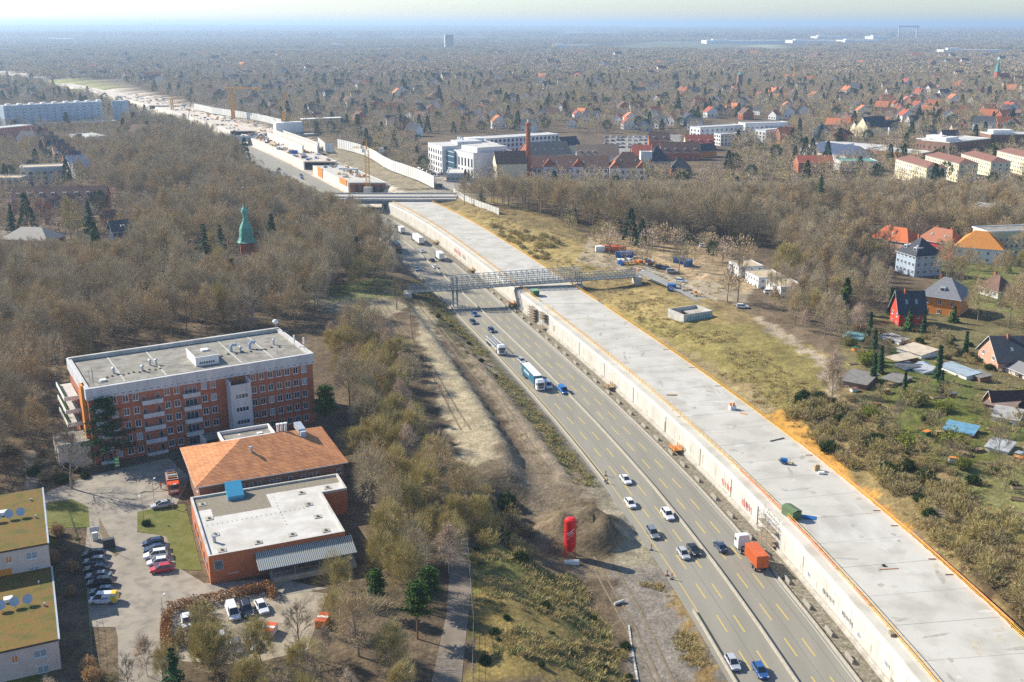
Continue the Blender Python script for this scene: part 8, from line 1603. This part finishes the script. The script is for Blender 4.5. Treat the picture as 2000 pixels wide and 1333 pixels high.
def bins():
    for k, (px, py, c, lab) in enumerate(((527, 1238, M_ORP, "red lidded white skip on the sandy yard"), (631, 1218, M_ORP, "orange bucket truck part half hidden in the shrubs"))):
        p = P(px, py, 6.1); t = thing("waste_skip", p, 1.4, lab, "skip"); b = MB(); b.prism([(-1.5, -.9), (1.5, -.9), (1.5, .9), (-1.5, .9)], 0, 1.2, M_WHITE if k == 0 else M_ORP); b.obj("body", t); b = MB(); b.box(-1.55, 1.55, -.95, .95, 1.2, 1.32, mat("tomato lid", (.60, .11, .04), rough=.6)); b.box(-.3, .3, -.96, .96, 1.32, 1.36, M_WHITE); b.obj("lid", t)
bins()
for k, (px, py, lab) in enumerate(((287, 1026, "round clipped dark bush at the lawn's left tip"), (1, 1, ""))):
    if k == 0: p = P(px, py, 6); plant("green", p.x, p.y, .5, lab)
for k, (px, py) in enumerate(((1183, 930), (1303, 1125), (1312, 1132), (1262 + 10, 1075), (1186, 945))): p = P(px, py, 0); t = thing("traffic_beacon", p, 0, ["orange white beacon post at the yellow edge line, farthest one", "orange white beacon post where the barrier begins, left one", "orange white beacon post where the barrier begins, right one", "small beacon post beside the gravel strip", "beacon post just below the farthest one"][k], "beacon"); b = MB(); b.box(-.14, .14, -.05, .05, .1, 1.4, M_ORP); b.box(-.145, .145, -.06, .06, .5, .75, M_WHITE); b.obj("panel", t); b = MB(); b.box(-.35, .35, -.25, .25, 0, .12, M_DK); b.obj("foot", t)
p = ground(1210, 1180); b = MB(); b.tube((-1.0, -.5, .3), (.9, .6, .4), .3, .3, M_CONC, 8, True); o = b.obj("plastic_roll", label="white roll lying on the slope above the dirt road", cat="roll"); o.location = p
b = MB(); rr_ = random.Random(3); pts_ = [P(x, y, .1) for x, y in ((1228, 1222), (1232, 1255), (1238, 1290), (1246, 1335))]
for a, c in zip(pts_, pts_[1:]):
    n = 7
    for k in range(n): u, v = a.lerp(c, k / n), a.lerp(c, (k + 1) / n); w0 = rr_.uniform(.06, .22); b.add([u + Vector((-w0, 0, 0)), u + Vector((w0, 0, .1)), v + Vector((.2, 0, .12)), v + Vector((-.2, 0, .05))], [(0, 1, 2, 3)], mat("white sheeting", (.50, .50, .47), (.26, .25, .22), sc=2, rough=.5))
b.obj("plastic_sheeting", label="crumpled white sheeting strip along the dirt road's edge", cat="sheeting")
# ================================================================ woods: nearest trees one by one, the rest as stuff
def blocked(x, y, r=0):
    return any((x - a) ** 2 + (y - b) ** 2 < (c + r) ** 2 for a, b, c in AVOID)
LAB = {'left': ("leafless brown tree in the dense wood left of the motorway", "trees in the left wood"),
       'slope': ("leafless olive brown tree on the strip between clinic and sandy bank", "trees between clinic and sandy bank"),
       'villa': ("bare tree between the container offices and the villas on the right", "trees around the villas"), 'town': ("bare tree among the brick flats and terraces at the left", "trees among the left flats"), 'yard': ("bare tree or shrub at the bottom edge below the sandy yard", "trees at the bottom edge below the yard"), 'garden': ("small tree or shrub growing in the allotment gardens", "trees in the allotment gardens"),
       'right': ("tall leafless tree in the wood right of the tunnel", "trees in the right wood")}
TREES = [t for t in TREES if not blocked(t[3], t[4], 1.5)]
TREES.sort(key=lambda t: t[0] - (60 if t[1] == 'right' else 0))
near_, far_ = TREES[:268], TREES[268:]
for d, nm, key, x, y, sc in near_: plant(key, x, y, sc, LAB[nm][0] if not key.startswith(('fir', 'pine', 'yew', 'cypress')) else "evergreen growing among the bare trees of the %s" % {'left': 'left wood', 'slope': 'clinic strip', 'right': 'right wood', 'villa': 'villa gardens', 'garden': 'allotments', 'yard': 'bottom edge', 'town': 'left flats'}[nm], LAB[nm][1] if not key.startswith(('fir', 'pine', 'yew', 'cypress')) else "evergreens of the %s" % {'left': 'left wood', 'slope': 'clinic strip', 'right': 'right wood', 'villa': 'villa gardens', 'garden': 'allotments', 'yard': 'bottom edge', 'town': 'left flats'}[nm])
def scatter_obj(name, variants, pts, label, cat):
    """one object holding a multitude of trees: points instanced by geometry nodes.
    variants: list of lists of meshes; pts: (variant, x, y, z, scale)"""
    # variant meshes are carried by faces of helper-free geometry: the trees used are real placed trees
    rg = random.Random(len(pts)); me = bpy.data.meshes.new(name)
    me.from_pydata([(p[1], p[2], p[3]) for p in pts], [], [])
    for an, tp, vals in (("kind", 'INT', [p[0] for p in pts]), ("size", 'FLOAT', [p[4] for p in pts]), ("turn", 'FLOAT', [p[5] if len(p) > 5 else rg.uniform(0, 6.28) for p in pts])):
        a = me.attributes.new(an, tp, 'POINT'); a.data.foreach_set("value", vals)
    o = bpy.data.objects.new(name, me); col.objects.link(o); tag(o, label, cat, kind="stuff")
    g = bpy.data.node_groups.new(name, 'GeometryNodeTree'); g.interface.new_socket("Geometry", in_out='INPUT', socket_type='NodeSocketGeometry'); g.interface.new_socket("Geometry", in_out='OUTPUT', socket_type='NodeSocketGeometry')
    N = g.nodes.new; L = g.links.new; gi = N("NodeGroupInput"); go = N("NodeGroupOutput")
    gti = N("GeometryNodeGeometryToInstance")
    for objs in reversed(variants):
        j = N("GeometryNodeJoinGeometry")
        for ob in objs:
            oi = N("GeometryNodeObjectInfo"); oi.transform_space = 'ORIGINAL'; oi.inputs[0].default_value = ob; oi.inputs["As Instance"].default_value = True; L(oi.outputs["Geometry"], j.inputs[0])
        s = N("GeometryNodeGeometryToInstance"); L(j.outputs[0], s.inputs[0]); L(s.outputs[0], gti.inputs[0])
    jj = N("GeometryNodeJoinGeometry")
    for n in [n for n in g.nodes if n.bl_idname == "GeometryNodeGeometryToInstance" and n != gti]: pass
    ip = N("GeometryNodeInstanceOnPoints"); L(gi.outputs[0], ip.inputs["Points"])
    # collect the variants as a list of instances
    jl = N("GeometryNodeJoinGeometry")
    for n in [n for n in g.nodes if n.bl_idname == "GeometryNodeGeometryToInstance" and n != gti]: L(n.outputs[0], jl.inputs[0])
    g.nodes.remove(gti); g.nodes.remove(jj)
    L(jl.outputs[0], ip.inputs["Instance"]); ip.inputs["Pick Instance"].default_value = True
    def attr(nm, dt):
        a = N("GeometryNodeInputNamedAttribute"); a.data_type = dt; a.inputs[0].default_value = nm; return a
    L(attr("kind", 'INT').outputs[0], ip.inputs["Instance Index"])
    c = N("ShaderNodeCombineXYZ"); L(attr("turn", 'FLOAT').outputs[0], c.inputs[2]); er = N("FunctionNodeEulerToRotation"); L(c.outputs[0], er.inputs[0]); L(er.outputs[0], ip.inputs["Rotation"])
    L(attr("size", 'FLOAT').outputs[0], ip.inputs["Scale"]); L(ip.outputs[0], go.inputs[0])
    md = o.modifiers.new("scatter", 'NODES'); md.node_group = g; return o
def hidden_free(key):
    "objects of an already placed tree, reused as the source of the multitude"
    for o in list(col.objects):
        if o.type == 'EMPTY' and o.children and o.name.split('.')[0] == KINDS[key][0]:
            if any(c.data == KINDS[key][3] for c in o.children): return list(o.children)
    raise KeyError(key)
scatter_obj("far_houses", [[SH_OBJ[i]] for i in range(7)], FARH, "countless small houses with slate and tiled roofs strewn through the suburb", "houses")
VK = ["oak0", "oak1", "oak2", "oak3", "tall0", "tall1", "tall2", "olive0", "olive1", "olive2", "birch0", "birch1", "fir0", "fir1", "pine0"]
for k in VK:
    try: hidden_free(k)
    except KeyError:
        q = next((t for t in far_ if t[2] == k), None) or (0, 'left', k, -210, 620, .7)
        if q in far_: far_.remove(q)
        plant(k, q[3], q[4], q[5], LAB[q[1]][0] if not k.startswith(('fir', 'pine')) else "evergreen growing among the bare trees farther back", LAB[q[1]][1] if not k.startswith(('fir', 'pine')) else "evergreens farther back")
pts = []
for d, nm, key, x, y, sc in far_:
    if key not in VK: key = "olive1" if key in ("sparse", "brown", "tanbush") else "oak1"
    pts.append((VK.index(key), x, y, hz1(x, y), sc))
scatter_obj("far_woodland", [hidden_free(k) for k in VK], pts, "mass of leafless trees filling the woods on both sides of the motorway", "woodland")
# ---- suburb: lighter trees from 560 m outwards, stands of trees beyond 2 km
LOM = [lo_mesh(1, 16, 6, M_TWIG), lo_mesh(2, 18, 6.5, M_TWIG2), lo_mesh(3, 14, 5, M_RED), lo_mesh(4, 17, 6.5, M_TWIG), lo_mesh(5, 13, 5.2, M_OLIVE, 360), lo_mesh(6, 19, 5.5, M_TWIG2), lo_mesh(7, 18, 4.2, M_FIR, 420, True, .8), lo_mesh(8, 13, 4.2, M_FIR, 380, False, .8), lo_mesh(9, 19, 2.6, M_OLIVE, 300)]
LON = ["bare_tree"] * 6 + ["fir_tree"] * 2 + ["poplar_tree"]
lo_objs = []; free_spots = []
def avoid_grid():
    G_ = {}
    for a, b, c in AVOID:
        for i in range(int((a - c - 8) // 16), int((a + c + 8) // 16) + 1):
            for j in range(int((b - c - 8) // 16), int((b + c + 8) // 16) + 1): G_.setdefault((i, j), []).append((a, b, c))
    return G_
AG = avoid_grid()
def near_avoid(x, y, r): return any((x - a) ** 2 + (y - b) ** 2 < (c + r) ** 2 for a, b, c in AG.get((int(x // 16), int(y // 16)), []))
X, Y, rg = jgrid(-1250, 1250, 430, 2100, 10.2, 5)
s_ = sl(np.clip(Y, -50, 2390)); U_ = (X - xm(np.clip(Y, -50, 2390))) / np.sqrt(1 + s_ * s_)
ok = infov(X, Y, 60) & ~((U_ > -24) & (U_ < 68)) & ~inany(X, Y, [w_[0] for w_ in WOODS.values()]) & ~inany(X, Y, EXCL) & ~inany(X, Y, [pxpoly(q) for q in CLEAR])
dens = vnoise(X, Y, 70.); ok &= rg.rand(len(X)) < (.60 + .45 * dens)
lp = []
for x, y in zip(X[ok], Y[ok]):
    if near_avoid(x, y, 3.0): continue
    if y < 560 and x > 100 and y < 520 : continue
    r = rg.rand(); k = rg.randint(0, 6) if r < .88 else (6 + rg.randint(0, 2) if r < .975 else 8)
    lp.append((k, x, y, hz1(x, y), rg.uniform(.45, .88) if k < 6 else rg.uniform(.6, 1.05)))
seen = {}
for p in list(lp):
    if p[0] not in seen:
        o = bpy.data.objects.new(LON[p[0]], LOM[p[0]]); col.objects.link(o); o.location = p[1:4]; o.scale = (p[4],) * 3; seen[p[0]] = o; lp.remove(p)
        tag(o, ["brown leafless tree standing among far suburban houses", "tall grey leafless tree standing among far suburban houses", "small reddish leafless tree among far suburban houses", "broad brown leafless tree among far suburban houses", "olive leafless tree standing among far suburban houses", "slender grey leafless tree among far suburban houses", "dark fir standing among the far houses", "small dark fir standing among the far houses", "narrow poplar rising among the far houses"][p[0]], "tree")
scatter_obj("suburban_trees", [[seen[k]] for k in range(9)], lp, "countless leafless trees and dark firs between the houses of the suburb", "trees")
FC = [far_clump(1, M_TWIG), far_clump(2, M_TWIG2), far_clump(3, M_RED), far_clump(4, M_TWIG)]
X, Y, rg = jgrid(-4200, 4200, 2060, 7600, 58, 8)
s_ = sl(np.clip(Y, -50, 2390)); U_ = (X - xm(np.clip(Y, -50, 2390)))
ok = infov(X, Y, 120) & ~inany(X, Y, [pxpoly(q) for q in CLEAR]) & ~((Y < 2420) & (U_ > -30) & (U_ < 75))
ok &= (rg.rand(len(X)) < np.where(Y < 3600, .93, np.where(vnoise(X, Y, 420.) > .42, .75, .12)))
cp = [(rg.randint(0, 4), x, y, hz1(x, y) - 1, rg.uniform(.6, .95)) for x, y in zip(X[ok], Y[ok])]
X, Y, rg = jgrid(-11000, 11000, 7600, 19000, 150, 9)
ok = infov(X, Y, 300) & (vnoise(X, Y, 800.) > .36)
cp += [(rg.randint(0, 4), x, y, hz1(x, y) - 2, rg.uniform(1.6, 2.4)) for x, y in zip(X[ok], Y[ok])]
cs = {}
for p in list(cp):
    if p[0] not in cs:
        o = bpy.data.objects.new("distant_grove", FC[p[0]]); col.objects.link(o); o.location = p[1:4]; cs[p[0]] = o; cp.remove(p); tag(o, "hazy grove of leafless trees far out towards the horizon", "grove", "far groves", kind="stuff")
scatter_obj("distant_woodland", [[cs[k]] for k in range(4)], cp, "hazy carpet of tree tops reaching to the horizon", "woodland")
print("COUNT near", len(near_), "far", len(far_), "suburb", len(lp), "clumps", len(cp), "shrub", len(SHRUB))

# ---- ruts and dry tufts on the banks
def rut(u, y0, y1, w_, label, seed):
    r = random.Random(seed); b = MB(); ys = np.arange(y0, y1, 1.0); vs = []
    for i, y in enumerate(ys):
        uu = u + .5 * math.sin(y * .07 + seed) + r.uniform(-.05, .05); a, c = S(uu - w_, y), S(uu + w_, y); vs += [(a.x, a.y, hz1(a.x, a.y) + .07), (c.x, c.y, hz1(c.x, c.y) + .07)]
    b.add(vs, [(2 * i, 2 * i + 1, 2 * i + 3, 2 * i + 2) for i in range(len(ys) - 1)], mat("rut soil", (.15, .115, .07), (.24, .19, .12), sc=1.2, rough=1)); b.obj("wheel_rut", label=label, cat="wheel rut", kind="structure")
for k, (u, y0, y1) in enumerate(((-22.6, 232, 402), (-24.6, 232, 402), (-20.3, 140, 196), (-22.8, 140, 196), (-24.0, 140, 190), (-37.5, 250, 395), (-39.6, 250, 395))): rut(u, y0, y1, .22, "dark wheel rut pressed into the earth track", k)
def tuft_mesh(m, seed):
    rg = np.random.RandomState(seed); b = MB(); vs = []; fs = []
    for k in range(46):
        a = rg.uniform(0, 6.28); r_ = abs(rg.normal(0, .55)); c = np.array([math.cos(a) * r_, math.sin(a) * r_, -.05]); d = np.array([rg.normal(0, .3), rg.normal(0, .3), rg.uniform(.25, .6)]); s = np.array([math.sin(a * 3), math.cos(a * 3), 0]) * .05
        o = len(vs); vs += [c - s, c + s, c + d]; fs.append((o, o + 1, o + 2))
    b.add(vs, fs, m); return b.mesh("grass_tuft")
TM = [tuft_mesh(mat("straw grass", (.50, .38, .16), (.42, .31, .13), sc=1), 1), tuft_mesh(mat("dull grass", (.42, .35, .15), (.36, .30, .11), sc=1), 2), tuft_mesh(mat("mossy grass", (.27, .27, .09), (.31, .30, .11), sc=1), 3)]
TU = []; rg = np.random.RandomState(77)
def tufts(n, u0, u1, y0, y1, w3):
    k = 0
    while k < n:
        y = rg.uniform(y0, y1); u = rg.uniform(u0, u1); p = S(u, y)
        if vnoise(np.array([p.x]), np.array([p.y]), 9.)[0] < .38: k += .3; continue
        TU.append((int(rg.choice(3, p=w3)), p.x, p.y, hz1(p.x, p.y), rg.uniform(.6, 1.5))); k += 1
tufts(900, 42, 88, 380, 600, [.6, .35, .05]); tufts(1100, 42, 60, 150, 380, [.6, .35, .05]); tufts(1500, -50, -28, 120, 185, [.35, .4, .25]); tufts(900, -19, -12.6, 228, 420, [.2, .45, .35]); tufts(260, -16.5, -12.5, 120, 185, [.6, .4, 0]); tufts(600, 60, 110, 150, 250, [.5, .3, .2])
to = {}
for p in list(TU):
    if p[0] not in to:
        o = bpy.data.objects.new("grass_tuft", TM[p[0]]); col.objects.link(o); o.location = p[1:4]; o.scale = (p[4],) * 3; to[p[0]] = o; TU.remove(p); tag(o, "dry grass tuft growing on the motorway's earth banks", "grass", kind="stuff")
scatter_obj("bank_grass", [[to[k]] for k in range(3)], TU, "straw coloured grass tufts covering the motorway's earth banks", "grass")
# ================================================================ haze
def haze():
    b = MB(); m = bpy.data.materials.new("haze"); m.use_nodes = True; t = m.node_tree; t.nodes.remove(t.nodes["Principled BSDF"])
    v = t.nodes.new("ShaderNodeVolumePrincipled"); v.inputs["Color"].default_value = (.57, .77, 1.0, 1); v.inputs["Density"].default_value = HAZE_D; v.inputs["Anisotropy"].default_value = HAZE_G
    t.links.new(v.outputs[0], t.nodes["Material Output"].inputs["Volume"])
    b.box(-91000, 91000, -700, 111000, -3, 152, m); b.obj("haze", label="pale blue spring haze lying over the whole city", cat="haze", kind="stuff")
HAZE_D = 0.5 / 4000; HAZE_G = 0.3
haze()
